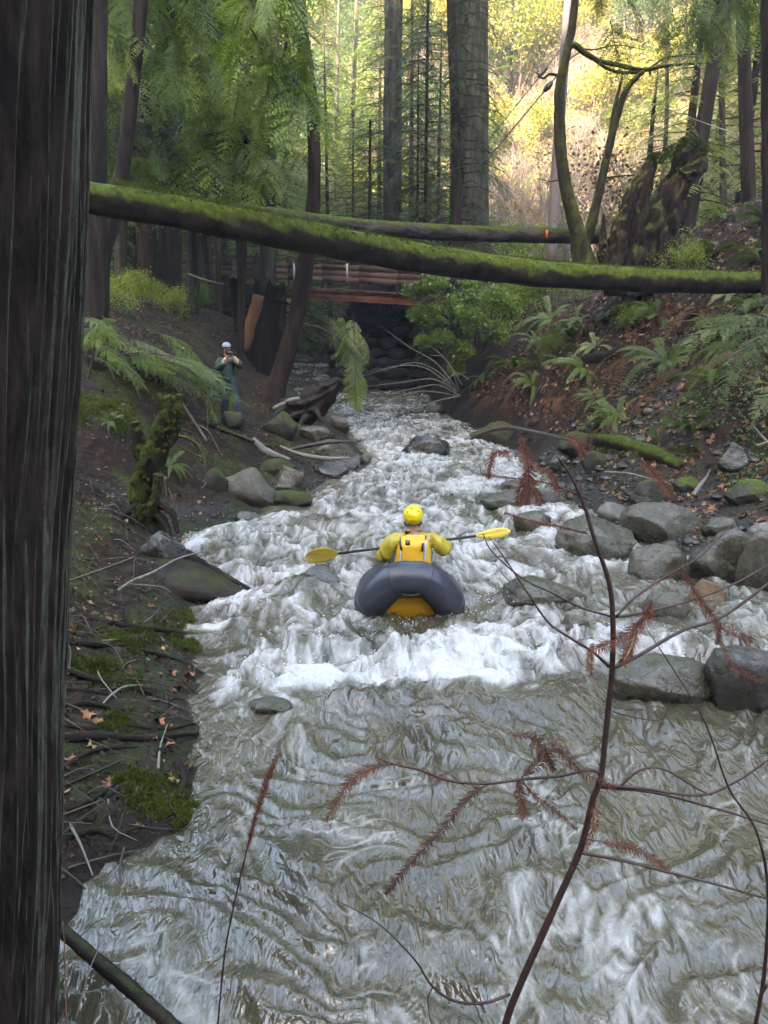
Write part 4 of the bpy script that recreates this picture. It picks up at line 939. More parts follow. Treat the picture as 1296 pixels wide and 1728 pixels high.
for k, (px, pxt, Y, r, mt_, cr, lab) in enumerate((
        (200, 214, 20, .12, 'bark_grey', CT, 'slim grey trunk seen under the log nearest the bent dark trunk'),
        (222, 226, 27, .17, 'bark_grey', CA, 'grey trunk rising behind the far end of the bridge rail'),
        (248, 236, 22, .22, 'bark_red', CA, 'brown trunk tilting away beneath the log, left of the straight dark one'),
        (282, 284, 24, .24, 'bark_dark', CT, 'straight dark trunk standing behind the bridge rail below the log'),
        (302, 304, 26, .06, 'bark_dark', CB, 'pencil thin dark stem next to the straight dark trunk'),
        (322, 338, 19, .13, 'bark_grey', CT, 'greenish mossy trunk in front of the bridge rail'),
        (334, 345, 30, .16, 'bark_grey', CB, 'pale trunk behind the greenish mossy one'),
        (368, 366, 23, .07, 'bark_red', CA, 'thin brown stem crossing the bridge rail'),
        (403, 424, 17.5, .07, 'bark_dark', CB, 'thin black sapling trunk passing behind the log above the burnt stump'),
        (452, 450, 30, .33, 'bark_grey', CA, 'wide pale trunk hidden behind the log and the railing'),
        (560, 572, 54, .16, 'bark_grey', CB, 'slim trunk standing beyond the bridge near the leaning trunk'),
        (588, 602, 56, .18, 'bark_grey', CB, 'distant slim trunk above the middle of the bridge'),
        (715, 722, 30, .08, 'bark_dark', CC, 'slim dark stem close to the pale mossy trunk'))):
    vtrunk(px, pxt, Y, r, r * .75, mt_, lab, cr, 1.0 if cr is CT else (1.0, .9, 1.1, .95)[k % 4] * (1.15 if Y > 25 else .85), 29 if cr is CT else 14 + (k % 3) * 2, 10 + k, cz=0 if cr is CT or px < 235 else 4.0 if (Y < 42 - .049 * (px - 215) and px < 500) else (.5, 1.2, 0, 2)[k % 4])
# forest filling the near side
rg = np.random.default_rng(77); k = 0
looks = ['feathery green conifer of the dense stand behind the bridge rail', 'light green drooping conifer of the dense stand behind the bridge rail', 'dark thin conifer of the dense stand behind the bridge rail']
def fill(px, Y, which, cs, grp, lab, name='conifer_tree'):
    global k
    b_ = tpx(px, Y, .2); cr = (CA, CB, CC, CD)[which]; H = (13, 11, 15, 8)[which] * cs
    t = thing(name, lab, 'tree', b_, grp); t.rotation_euler = (0, 0, k * 2.1)
    key = 'fill%d' % which
    if key not in M:
        V, F = tube([(0, 0, -.2), (.05, .03, 5), (0, .08, (13, 11, 15, 8)[which] * .97)], [.15, .10, .02], 12, 8, .1, which); M[key] = mesh_np('trunk', V, F, M['bark_dark'], True)
    a_ = ob('trunk', M[key], t); a_.scale = (cs,) * 3; c_ = ob('crown', cr, t, (0, 0, 3.6 if (Y < 42 - .049 * (px - 215) and 190 < px < 500) else 0)); c_.scale = (cs,) * 3; k += 1
    return t
for px, Y, wh, cs in [(170, 22, 1, 1), (120, 28, 0, 1.3), (205, 31, 1, 1.2), (240, 36, 0, 1.4), (270, 29, 1, 1.1), (300, 40, 0, 1.5), (330, 34, 1, 1.3), (360, 28, 1, 1.0), (385, 38, 0, 1.5), (410, 31, 1, 1.2),
                      (440, 42, 1, 1.5), (465, 35, 0, 1.2), (490, 45, 1, 1.4), (180, 40, 1, 1.6), (150, 46, 0, 1.7), (350, 48, 1, 1.8), (420, 52, 0, 1.8), (260, 50, 1, 1.9), (100, 24, 0, 1.1),
                      (60, 30, 0, 1.5), (340, 56, 0, 2), (230, 60, 1, 2.1)]:
    fill(px, Y, wh, cs, 'conifers of the dense stand behind the bridge rail', looks[wh])
for px, Y, wh, cs, lab in [(560, 41, 2, 1.2, 'dark bluish conifer in the gap beside the leaning trunk'), (598, 37, 0, .95, 'bushy conifer over the bridge rail centre'), (690, 40, 2, 1.3, 'dark drooping conifer behind the massive redwood'),
                           (738, 34, 0, .9, 'green conifer crowding the thin black trunk'), (640, 46, 0, 1.5, 'tall conifer behind the pale mossy trunk'), (700, 30, 2, .85, 'sparse dark conifer right over the thinner log'),
                           (532, 50, 1, 1.2, 'light green conifer far down the valley beyond the bridge')]:
    fill(px, Y, wh, cs, None, lab)
for px, Y, wh, cs, lab in [(1140, 23, 3, 1.0, 'pale feathery conifer with layered boughs behind the broken mossy stump'), (1235, 25, 3, 1.1, 'pale conifer higher on the slope beside the slanting trunks'), (1080, 31, 3, 1.0, 'small pale conifer behind the forked mossy tree'),
                           (1290, 30, 0, 1.2, 'green conifer near the top corner above the slope'), (1190, 34, 1, 1.2, 'light green conifer above the pale feathery one'), (860, 60, 0, 1.1, 'far green conifer beside the massive redwood')]:
    fill(px, Y, wh, cs, None, lab)
for k2, (px, pxt, Y, r, lab) in enumerate(((1150, 1212, 22, .17, 'dark trunk slanting over the slope behind the mossy stump'), (1225, 1196, 24, .09, 'thin trunk crossing the slanting one'), (1268, 1245, 20, .13, 'dark trunk leaning back near the picture edge'), (1105, 1120, 30, .08, 'slim stem behind the pale feathery conifer'))):
    vtrunk(px, pxt, Y, r, r * .8, 'bark_grey' if k2 % 2 else 'bark_dark', lab, CT if k2 in (0, 2) else None, .85, 25 if k2 in (0, 2) else 12, 40 + k2, 'slanting_tree', 'slim trunks on the slope crest', bend=.25)
# dark trunk at the picture's far edge
bt = ground(1300, 600); er = bt.y
redwood('dark brown trunk cut off by the picture edge on the fern slope', [P(1308, 640, er), P(1307, 400, er), P(1305, 200, er), P(1304, 0, er), P(1303, -400, er)], [.22, .17, .155, .15, .14], 'bark_red', CT, -1, .8, .1, None, 60, 24, 71, 'redwood_tree')
# utility pole and cables
pl_ = thing('utility_pole', 'weathered grey utility pole leaning slightly behind the forked mossy tree', 'utility pole', P(936, 330, 29))
pp = [P(930, 450, 29), P(938, 300, 29), P(950, 130, 29), P(960, 0, 29), P(972, -150, 29)]
V, F = tube(pp, [.20, .19, .17, .16, .15], 20, 20, .02, 3); wpart('pole', mesh_np('pole', V, F, M['pole'], True), pl_)
for lab, pts, r, sp2 in (('black cable with a dark splice sagging down from the utility pole', [(815, 278), (870, 212), (925, 146), (962, 100), (985, 85)], .028, (925, 146)),
                         ('second thinner black cable above the first one', [(820, 242), (868, 182), (916, 122), (955, 70)], .018, (916, 122))):
    t = thing('cable', lab, 'cable', P(*pts[0], 29)); V, F = tube([P(x, y, 28.5) for x, y in pts], [r], 24, 6); wpart('wire', mesh_np('wire', V, F, M['cable'], True), t)
    V, F = tube([P(sp2[0] - 7, sp2[1] + 8, 28.4), P(*sp2, 28.4), P(sp2[0] + 7, sp2[1] - 8, 28.4)], [.06, .12 if r > .02 else .07, .06], 8, 8); wpart('splice', mesh_np('splice', V, F, M['cable'], True), t)
t = thing('cable', 'pale thin wire slanting above the broken mossy stump', 'cable', P(1115, 178, 19)); V, F = tube([P(1115, 178, 19), P(1180, 204, 19), P(1243, 226, 19)], [.006, .006, .014], 14, 5); wpart('wire', mesh_np('wire', V, F, M['palepost'], True), t)

# valley side beyond, deciduous
BY = [broad_mesh('tree_crown', M['leaf_yellow'], M['twigs_brown'], 7, s, 3200, .20, 4, .5, .09, 2, leafr=.4) for s in (1, 2)]
BG = [broad_mesh('tree_crown', M['leaf_green'], M['twigs_grey'], 6, s, 3200, .19, 4, .55, .08, 3, leafr=.4) for s in (3, 4)]
BB = [broad_mesh('tree_crown', M['leaf_brown'], M['twigs_grey'], 5.5, s, 700, .16, 5, .6, .06, 4, leafr=.3) for s in (5, 6)]
BN = [broad_mesh('tree_crown', M['leaf_brown'], M['twigs_grey'], 5, s, 0, .12, 5, .65, .05, 5) for s in (7, 8)]
SH = [broad_mesh('shrub_crown', M['leaf_bright'], M['twigs_brown'], 2.2, s, 2600, .085, 3, .6, .02, 6, leafr=.22) for s in (9, 10)]
glab = {0: ('yellow leaved tree on the sunlit valley side', 'yellow leaved trees on the sunlit valley side'), 1: ('green leaved tree on the far valley side', 'green leaved trees on the far valley side'),
        2: ('brown sparsely leaved tree on the far valley side', 'brown sparse trees on the far valley side'), 3: ('bare grey branched tree on the far valley side', 'bare grey trees on the far valley side')}
def dec(x, y, kind, s, lab=None, grp=None, name='broadleaf_tree', cat='tree'):
    global k
    t = thing(name, lab or glab[kind][0], cat, (x, y, T1(x, y) - .1), grp or (glab[kind][1] if lab is None else None)); t.rotation_euler = (0, 0, k * 1.7); k += 1
    me = (BY, BG, BB, BN, SH)[kind][k % 2]; c_ = ob('crown', me, t); c_.scale = (s, s, s * (.8 + .3 * ((k * 37) % 10) / 10))
    return t
rg = np.random.default_rng(5); placed = []
tries = 0
while len(placed) < 265 and tries < 9000:
    tries += 1
    Y = 46 + 62 * rg.random() ** .9; px = rg.uniform(430, 1330); u = (px - 648) / FPX; x = u * Y * 1.0; z = T1(x, Y)
    py = 864 - FPX * math.tan(math.atan2(z + 3 - CAMZ, Y) + PITCH)
    if any((x - a) ** 2 + (Y - b_) ** 2 < 2.0 ** 2 for a, b_ in placed): continue
    if py < -260: continue
    placed.append((x, Y)); cen = (px - 950) / 170; q = rg.random()
    if abs(cen) < 1 and py > 60: kind = 3 if q < .42 else 2 if q < .82 else 0
    elif py < 130: kind = 0 if q < .62 else 1 if q < .85 else 2
    else: kind = 1 if q < .45 else 0 if q < .7 else 2
    dec(x, Y, kind, rg.uniform(.75, 1.25))
rg = np.random.default_rng(15)
for i in range(70):
    px = rg.uniform(800, 1120); Y = rg.uniform(44, 74); p_ = tpx(px, Y, 0); dec(p_.x, p_.y, 3 if i % 5 < 3 else 2, rg.uniform(.45, .75), 'low bare brushy bush on the far valley side', 'low bare bushes on the far valley side', 'shrub', 'shrub')
# undergrowth near the bridge and the crest
for px, Y, kind, s, lab in ((835, 25, 4, 1.0, 'bright green leafy shrub above the thinner log'), (880, 27, 4, 1.1, 'light green bush below the utility pole'), (920, 24, 4, .9, 'leafy shrub at the foot of the forked mossy tree'), (860, 33, 4, 1.6, 'rounded bush in the gap between massive redwood and pole'),
                            (905, 38, 4, 1.8, 'tall pale green bush under the hanging cables'), (1010, 26, 3, .8, 'bare many stemmed bush between the mossy stems'), (1045, 24, 2, .75, 'arching bare shrub leaning beside the mossy stump'), (900, 34, 3, 1.0, 'grey bare bush tangle behind the utility pole'),
                            (960, 36, 3, 1.2, 'tangle of grey twigs behind the forked mossy tree'), (1000, 40, 2, 1.3, 'brown twiggy bush up the far slope'), (700, 33, 4, 1.2, 'leafy bush beyond the bridge deck'), (560, 49, 4, 1.3, 'bush on the far water bend beneath the bridge'), (560, 50, 1, 1.0, 'green tree closing the view under the bridge'),
                            (510, 47, 1, 1.1, 'green tree beyond the water bend'), (590, 50, 4, 1.6, 'pale bush beyond the bridge opening'), (1085, 33, 2, 1.0, 'brown bush behind the small pale conifer'), (640, 52, 0, 1.0, 'yellow green tree low behind the bridge')):
    p_ = tpx(px, Y, 0); dec(p_.x, p_.y, kind, s, lab, name='shrub' if kind >= 2 else 'broadleaf_tree', cat='shrub' if kind >= 2 else 'tree')
for px, Y, lab in ((225, 17.5, 'low dark bush on the near slope below the bridge rail'), (300, 18.5, 'leafy clump with drooping grass on the near slope edge'), (265, 20, 'small bush behind the slope edge clump'), (190, 15.5, 'thin green bush at the foot of the bent trunk'), (335, 20.5, 'scrubby bush beside the greenish mossy trunk')):
    p_ = tpx(px, Y, 0); dec(p_.x, p_.y, 4, .42, lab, name='shrub', cat='shrub')

# big leafy shrub over the water at the bridge's far end
bs_ = thing('shrub', 'large bright leaved shrub overhanging the creek at the end of the bridge', 'shrub', P(790, 600, 21))
for nm, pts, nl in (('crown', [(790, 600), (760, 520), (740, 470)], 0),):
    pass
rng_ = np.random.default_rng(4)
def leafcloud(cents, rads, n, ls, rng, wpts=None):
    ci = rng.integers(0, len(cents), n); u_ = unit(rng.normal(0, 1, (n, 3))) * (rng.random((n, 1)) ** .45); c = np.array(cents)[ci] + u_ * np.array(rads)[ci][:, None] * [1, .9, .8]
    keep = noise3(c * 2.6, 3) > -.25; c = c[keep]; n = len(c)
    d = unit(rng.normal(0, 1, (n, 3)) + [0, -.2, -.5]); s = unit(np.cross(d, rng.normal(0, .6, (n, 3)) + [0, -.6, .8])); l = ls * rng.uniform(.6, 1.3, n)
    LV = np.stack([c, c + d * l[:, None] * .5 + s * l[:, None] * .3, c + d * l[:, None], c + d * l[:, None] * .5 - s * l[:, None] * .3], 1).reshape(-1, 3)
    return LV, np.arange(n * 4).reshape(-1, 4)
cl = [(700, 490, .34), (735, 475, .42), (720, 530, .42), (760, 520, .5), (715, 575, .26), (745, 570, .36), (790, 490, .42), (800, 540, .46), (835, 500, .42), (780, 590, .36), (700, 530, .24), (830, 560, .36), (860, 520, .35), (770, 620, .25)]
V, F = leafcloud([list(P(a, b_, 20.6 + .5 * rng_.random())) for a, b_, r in cl], [r for a, b_, r in cl], 15000, .085, rng_)
wpart('foliage', mesh_np('foliage', V, F, M['leaf_bright']), bs_)
for a, b_, r in cl: 
    V, F = tube([P(800, 610, 21.2), P((a + 800) / 2 + 8, (b_ + 610) / 2 - 12, 21), P(a, b_, 20.8)], [.035, .02, .006], 10, 5, .1, int(a)); wpart('branch', mesh_np('branch', V, F, M['stick'], True), bs_)
at = thing('bare_shrub', 'arching bare pale twigs reaching over the water below the leafy shrub', 'shrub', P(775, 668, 19.5))
for k3, pts in enumerate(([(770, 665), (745, 632), (700, 612), (640, 628)], [(772, 660), (730, 640), (680, 645), (618, 652)], [(775, 668), (740, 650), (700, 655), (655, 665)], [(770, 655), (735, 612), (690, 585), (640, 548)], [(775, 660), (760, 620), (735, 590), (712, 582)],
                          [(790, 640), (770, 630), (745, 645), (768, 600)], [(776, 668), (740, 676), (700, 690), (680, 692)], [(770, 660), (720, 622), (668, 618), (610, 636)], [(780, 650), (750, 605), (725, 600)], [(772, 668), (716, 660), (664, 672), (640, 690)])):
    V, F = tube([P(x, y, 19.5 - .3 * i) for i, (x, y) in enumerate(pts)], [.026, .016, .012, .004], 24, 6, .1, k3); wpart('twig', mesh_np('twig', V, F, M['stick_pale'], True), at)

# ------------------------------------------------------------ single boughs placed one by one
BO = [bough(1.0, d_, np.random.default_rng(90 + i), 26, .38, .022, .046, .019, .28, rise=r_) for i, (d_, r_) in enumerate(((.25, .1), (.45, .25), (.6, .3), (.15, 0), (.35, .15)))]
BOM = {}
def spray(root, a, b_, mat, var=0, roll=0.0, name='bough', sc=1.0):
    key = (var, mat)
    if key not in BOM:
        V, F = BO[var]; e = np.array([[0, 0, 0], [.5, 0, 0], [1, 0, 0.0]]); W, G = tube([(0, 0, 0), (.3, 0, .02), (.6, 0, 0), (.95, 0, -.12)], [.008, .006, .004, .001], 8, 4, cap=False)
        V2, F2 = joinp([(V, F), (W, G)]); nf = len(F) if not isinstance(F, list) else sum(len(f) for f in F)
        BOM[key] = mesh_np('bough', V2, F2, [M[mat], M['stick']], mi=[0] * nf + [1] * sum(len(g_) for g_ in G))
    a = Vector(a); b_ = Vector(b_); d = b_ - a; o = ob(name, BOM[key], root, a - WL(root))
    x = d.normalized(); z = Vector((0, 0, 1)); 
    if abs(x.z) > .95: z = Vector((0, -1, .2))
    y = z.cross(x).normalized(); z = x.cross(y)
    Mx = Matrix((x, y, z)).transposed(); Mx = Mx @ Matrix.Rotation(roll, 3, 'X'); o.rotation_euler = Mx.to_euler(); s = d.length * sc; o.scale = (s, s, s); return o
def branch(name, label, cat, twig, sprays, mat, r=(.02, .006), tm='stick', grp=None):
    t = thing(name, label, cat, P(*twig[0]), grp); V, F = tube([P(*q) for q in twig], [r[0], r[1]], 24, 6, .1, 3); wpart('stem', mesh_np('stem', V, F, M[tm], True), t)
    for i, (a, b_) in enumerate(sprays): spray(t, P(*a), P(*b_), mat if isinstance(mat, str) else mat[i % len(mat)], i % 5, (i % 3 - 1) * .35)
    return t
rg = np.random.default_rng(12)
# young hemlock in front of the onlooker
hs = []
for i in range(26):
    px = rg.uniform(140, 300); py = 560 + (px - 150) * .22 + rg.uniform(-25, 45); l = rg.uniform(55, 100); Y = rg.uniform(11.6, 13.6)
    hs.append(((px, py, Y), (px + l, py + l * rg.uniform(.25, .6), Y - .3)))
hs += [((310, 612, 12.6), (405, 660, 12.2)), ((300, 630, 12.4), (385, 690, 12.2)), ((290, 600, 12.6), (372, 628, 12.2))]
branch('hemlock_sapling', 'green feathery sapling whose boughs reach in front of the onlooker', 'sapling', [(150, 640, 12.6), (200, 600, 12.6), (280, 600, 12.6), (370, 640, 12.5)], hs, ['fol_blue', 'fol_blue', 'fol_mid', 'fol_lite'])
ys_ = []
for i in range(16):
    px = rg.uniform(140, 190); py = rg.uniform(525, 580); a_ = rg.uniform(0, 6.28); ys_.append(((px, py, 9.6), (px + 45 * math.cos(a_), py + 24 * math.sin(a_) + 18, 9.6 + rg.uniform(-.5, .3))))
branch('hemlock_sapling', 'yellow green bushy spray beside the near redwood trunk', 'sapling', [(150, 640, 9.6), (158, 590, 9.6), (165, 540, 9.6)], ys_, 'fol_lite')
hs = []
for i in range(95):
    px = rg.uniform(165, 490); py = rg.uniform(95, 300); l = rg.uniform(50, 90); a_ = rg.uniform(.2, 2.2)
    hs.append(((px, py, 17 + rg.uniform(-1.5, 2)), (px + l * math.cos(a_), py + l * math.sin(a_) * .8, 17 + rg.uniform(-1.5, 2))))
branch('hanging_branch', 'feathery mid green boughs filling the view just above the logs behind the leaning trunk', 'branch', [(150, 60, 17), (320, 110, 17), (500, 190, 17)], hs, ['fol_mid', 'fol_mid', 'fol_pale', 'fol_lite'], (.05, .01))
for px_, py_, s_, lab_ in ((880, 520, .5, 'leafy bush on the slope just under the long log'), (845, 585, .42, 'small leafy bush above the undercut shore'), (930, 600, .36, 'small green bush among the ferns mid slope'), (1060, 560, .4, 'green bush beneath the long log by the rotten slope log'), (1150, 470, .45, 'bush right behind the long log below the stump'), (1020, 480, .45, 'low bush at the foot of the forked mossy tree')):
    q_ = ground(px_, py_); dec(q_.x, q_.y, 4, s_, lab_, name='shrub', cat='shrub')
# hanging boughs at the top, nearer to the viewer
for j, (x0, x1, y0, y1, Y, n_, lab, mt_) in enumerate(((395, 530, -60, 190, 9.0, 46, 'bright green boughs hanging down from above the fallen logs beside the leaning trunk', ['fol_lite', 'fol_lite', 'fol_pale']),
                                                    (170, 400, -80, 120, 14, 60, 'hanging green boughs filling the top between the bent trunk and the bright ones', ['fol_mid', 'fol_mid', 'fol_lite']),
                                                    (1010, 1290, -60, 70, 13, 30, 'dark green boughs hanging across the top corner above the slope', ['fol_mid', 'fol_blue']))):
    hs = []
    for i in range(n_):
        px = rg.uniform(x0, x1); py = rg.uniform(y0, y1) - 30; l = rg.uniform(60, 110); a_ = rg.uniform(.8, 1.9)
        hs.append(((px, py, Y + rg.uniform(-.9, .9)), (px + l * math.cos(a_), py + l * math.sin(a_), Y + rg.uniform(-1.1, .9))))
    branch('hanging_branch', lab, 'branch', [(x0 - 60, y0 - 120, Y), ((x0 + x1) / 2, y0 - 30, Y), (x1, y0 + 60, Y)], hs, mt_, (.05, .01))
hs = [((548, 530 + 8 * i, 22), (588 + 8 * i, 565 + 14 * i, 21.5)) for i in range(5)]
hs += [((578 + rg.uniform(-20, 30), 530 + rg.uniform(-20, 70), 21.5), (612 + rg.uniform(-25, 22), 610 + rg.uniform(-30, 60), 21)) for i in range(12)] + [((590, 590, 20.8), (612, 660, 20.4)), ((575, 560, 21), (622, 600, 20.6)), ((600, 600, 20.8), (600, 690, 20.4)), ((590, 600, 21), (606, 690, 20.6))]
branch('hanging_branch', 'pale drooping spray hanging over the water in front of the bridge opening', 'branch', [(500, 545, 22), (545, 555, 21.6), (590, 590, 21), (608, 640, 20.6)], hs, ['fol_pale', 'fol_lite', 'fol_blue'], (.03, .008))
rb_ = [((1340, 560, 10.6), (1240, 545, 10.2)), ((1330, 560, 10.6), (1225, 590, 10.2)), ((1320, 575, 10.6), (1240, 625, 10.0)), ((1310, 540, 10.6), (1215, 520, 10.2)), ((1330, 500, 10.6), (1250, 500, 10.3)), ((1260, 560, 10.4), (1180, 610, 10.0)), ((1270, 540, 10.4), (1160, 560, 10.1)), ((1290, 570, 10.4), (1200, 640, 10.0)), ((1250, 530, 10.4), (1170, 530, 10.1)), ((1330, 640, 10.4), (1270, 690, 10.1)), ((1340, 480, 10.6), (1285, 520, 10.3))]
branch('conifer_branch', 'bluish green bough reaching in from the picture edge over the ferns', 'branch', [(1340, 560, 10.6), (1270, 550, 10.4), (1200, 560, 10.2)], rb_, 'fol_blue')

# ------------------------------------------------------------ ferns
FG = [fern_mesh('fern_fronds', M['fern'], 14, .72, s, wid=.085) for s in (1, 2, 3)]
FP = [fern_mesh('fern_fronds', M['fern_pale'], 11, .75, s) for s in (4, 5)]
FD = [fern_mesh('fern_fronds', M['fern_dead'], 15, .7, s, droop=1.9, up=.6, wid=.07) for s in (6, 7, 8)]
fl = [((930, 530), 0, 1.2, 'green fern high under the log near the shrub'), ((905, 575), 0, 1.0, 'green fern in the middle of the slope near the shrub'), ((868, 612), 0, 1.0, 'bright fern above the mossy shore boulder'), ((820, 628), 0, .9, 'light fern at the creek end of the slope'),
      ((900, 640), 0, .8, 'small green fern above the hanging dead ferns'), ((960, 560), 0, 1.0, 'fern with yellowish fronds beneath the long log'), ((1092, 428), 1, 1.0, 'pale fern directly over the long log below the stump'), ((1082, 462), 1, .8, 'small pale fern peeking over the long log'),
      ((1168, 352), 1, 1.0, 'pale fern beside the broken mossy stump'), ((1130, 358), 0, .8, 'green fern at the foot of the broken mossy stump'), ((1125, 600), 0, 1.1, 'dark green fern under the slope ledge'), ((1205, 560), 1, .9, 'pale fern behind the bluish bough'),
      ((1215, 640), 0, 1.0, 'green fern low on the slope near the picture edge'), ((1045, 690), 0, .9, 'green fern above the terrace'), ((985, 620), 0, 1.0, 'drooping green fern between dead ones'), ((1165, 720), 0, .7, 'small fern at the terrace edge'),
      ((1040, 520), 0, .9, 'green fern beneath the long log near the ledge'), ((1240, 480), 1, .8, 'pale fern under the log near the picture edge'), ((850, 560), 0, .9, 'fern at the edge of the large leafy shrub'), ((1000, 540), 2, 1.1, 'brown dead fern beneath the long log'),
      ((960, 520), 2, 1.2, 'dead rusty fern hanging high on the slope'), ((905, 610), 2, 1.0, 'dead brown fern between two green ones'), ((870, 660), 2, 1.1, 'dead fern hanging over the shore boulder'), ((940, 660), 2, 1.2, 'large brown fern draped down the slope'),
      ((1000, 650), 2, 1.1, 'brown hanging fern in the slope middle'), ((1060, 600), 2, 1.2, 'dead fern spilling from the dark ledge'), ((1090, 660), 2, 1.0, 'dead fern over the terrace'), ((1150, 620), 2, 1.1, 'brown fern beside the dark green one'), ((1180, 520), 2, 1.0, 'brown fern above the pale one on the slope'),
      ((1110, 520), 2, 1.0, 'dead fern just below the long log'), ((1230, 700), 2, .9, 'brown fern low by the picture edge'), ((830, 660), 2, .9, 'dead fern at the dark roots by the water'), ((1020, 715), 2, .9, 'brown frond clump at the terrace edge'), ((780, 640), 2, .8, 'dead fern near the arching bare twigs'),
      ((1120, 440), 2, .9, 'brown fern beside the pale one over the long log'), ((955, 610), 1, .8, 'pale fern among dead fronds mid slope'), ((885, 540), 1, .8, 'pale fern next to the large leafy shrub'), ((1250, 590), 2, 1.0, 'dead fern behind the bluish bough'), ((1285, 430), 0, .9, 'green fern over the log at the picture edge')]
for i, ((px, py), kd, s, lab) in enumerate(fl):
    p_ = ground(px, py + 10); me = (FG, FP, FD)[kd][i % (3 if kd != 1 else 2)]
    t = tag(ob('fern', me, None, p_ - Vector((0, 0, .02))), lab, 'fern'); t.scale = (s * 1.3,) * 3; t.rotation_euler = (rad(18), rad(-22), i * 1.9)
for i, (px, py, s, kd, lab) in enumerate(((285, 790, .62, 0, 'yellowish fern beside the mossy snag'), (300, 835, .45, 2, 'rusty dead fern under the mossy snag'), (190, 715, .4, 0, 'small fern on the near slope behind the snag'), (235, 460, .9, 0, 'fern on the slope edge below the bridge rail'), (485, 598, .5, 1, 'pale fern growing from the burnt stump side'),
                                          (330, 660, .5, 2, 'dead fern under the sapling boughs'), (60, 1690, .22, 1, 'tiny pale fern at the foot of the near redwood'))):
    p_ = ground(px, py); t = tag(ob('fern', (FG, FP, FD)[kd][0], None, p_), lab, 'fern'); t.scale = (s,) * 3; t.rotation_euler = (rad(10), rad(18), i * 2.3)

rg = np.random.default_rng(31)
for i in range(26):                                # more ferns over the leafy slope
    Y = rg.uniform(10.5, 19); x = float(XR(Y)) + rg.uniform(.9, 5.5); kd = (0, 2, 0, 1, 2)[i % 5]
    t = tag(ob('fern', (FG, FP, FD)[kd][i % 2], None, (x, Y, T1(x, Y) - .02)), ('green sword fern among the crowd of ferns on the steep slope', 'pale sword fern among the crowd of ferns on the steep slope', 'brown withered fern among the crowd of ferns on the steep slope')[kd], 'fern', 'ferns crowding the steep slope')
    s_ = rg.uniform(.7, 1.25); t.scale = (s_,) * 3; t.rotation_euler = (rad(15), rad(-20), rg.uniform(0, 6))
for i in range(10):
    Y = rg.uniform(9, 19); x = float(XL(Y)) - rg.uniform(1.6, 4.5)
    t = tag(ob('fern', (FG, FD)[i % 3 == 2][i % 2], None, (x, Y, T1(x, Y) - .02)), 'small fern growing out of the near slope around the onlooker', 'fern', 'small ferns on the near slope'); s_ = rg.uniform(.4, .8); t.scale = (s_,) * 3; t.rotation_euler = (rad(12), rad(15), rg.uniform(0, 6))
for i in range(22):                                # bright understorey beyond the bridge
    px = 150 + i * 17 + rg.uniform(-8, 8); Y = rg.uniform(44, 58); p_ = tpx(px, Y, 0); dec(p_.x, p_.y, 1 if i % 2 else 4, rg.uniform(.55, .8) if i % 2 else rg.uniform(1.4, 2.2), 'bright green bush in the understorey beyond the bridge', 'bushes of the understorey beyond the bridge', 'shrub', 'shrub')
def twigs(name, label, fn, n, seed):
    rng = np.random.default_rng(seed); x, y = fn(rng, n); parts = []
    for a, b_ in zip(x, y):
        l = rng.uniform(.10, .55); an = rng.uniform(0, 6.28); x2, y2 = a + l * math.cos(an), b_ + l * math.sin(an); z1, z2 = T1(a, b_), T1(x2, y2); m = np.array([(a + x2) / 2 + rng.normal(0, .03), (b_ + y2) / 2 + rng.normal(0, .03), (z1 + z2) / 2 + rng.uniform(.02, .08)])
        r = rng.uniform(.003, .010); parts.append(tube([(a, b_, z1 + .015), m, (x2, y2, z2 + rng.uniform(.01, .09))], [r, r * .4], 7, 4, cap=False))
    V, F = joinp(parts); rr = rng.random(len(F[0])); tag(ob(name, mesh_np(name, V, F, [M['stick'], M['drift']], mi=np.repeat((rng.random(len(parts)) < .14).astype(int), len(F[0]) // len(parts)))), label, kind='stuff')
twigs('twigs', 'fallen twigs on the steep slope', rslope, 520, 71)
twigs('twigs', 'fallen twigs on the near slope', lslope, 420, 72)
twigs('twigs', 'fine twigs among the roots of the near redwood', nearbank, 260, 73)
# ------------------------------------------------------------ footbridge
br = thing('footbridge', 'dark brown timber footbridge with rusty girder crossing the creek', 'bridge', P(560, 470, 28))
A0 = P(215, 428, 41); A1 = P(430, 433, 30.5); A2 = P(740, 444, 26.5)
def bridge_run(p0, p1, nseg, deckz0, deckz1, hnd, first):
    d = (p1 - p0); 
    for i in range(nseg):
        a = p0.lerp(p1, i / nseg); b_ = p0.lerp(p1, (i + 1) / nseg)
        for j, dz in enumerate((-.26, -.48, -.70)):
            jig = .012 * math.sin(i * 5 + j * 3)
            V, F = bar(a + Vector((0, 0, dz + jig)), b_ + Vector((0, 0, dz + jig)), .04, .17); wpart('rail_board', mesh_np('rail_board', V, F, M['wood_br']), br)
        V, F = bar(a + Vector((0, .06, -1.12)), a + Vector((0, .06, -.02)), .09, .09); wpart('post', mesh_np('post', V, F, M['wood_br']), br)
        V, F = bar(a + Vector((0, -.0, .0)), b_ + Vector((0, -.0, .0)), .16, .05); wpart('handrail', mesh_np('handrail', V, F, M['wood_br']), br)
bridge_run(A0, A1, 7, 0, 0, 0, True); bridge_run(A1, A2, 5, 0, 0, 0, False)
off = Vector((.35, 1.9, 0))
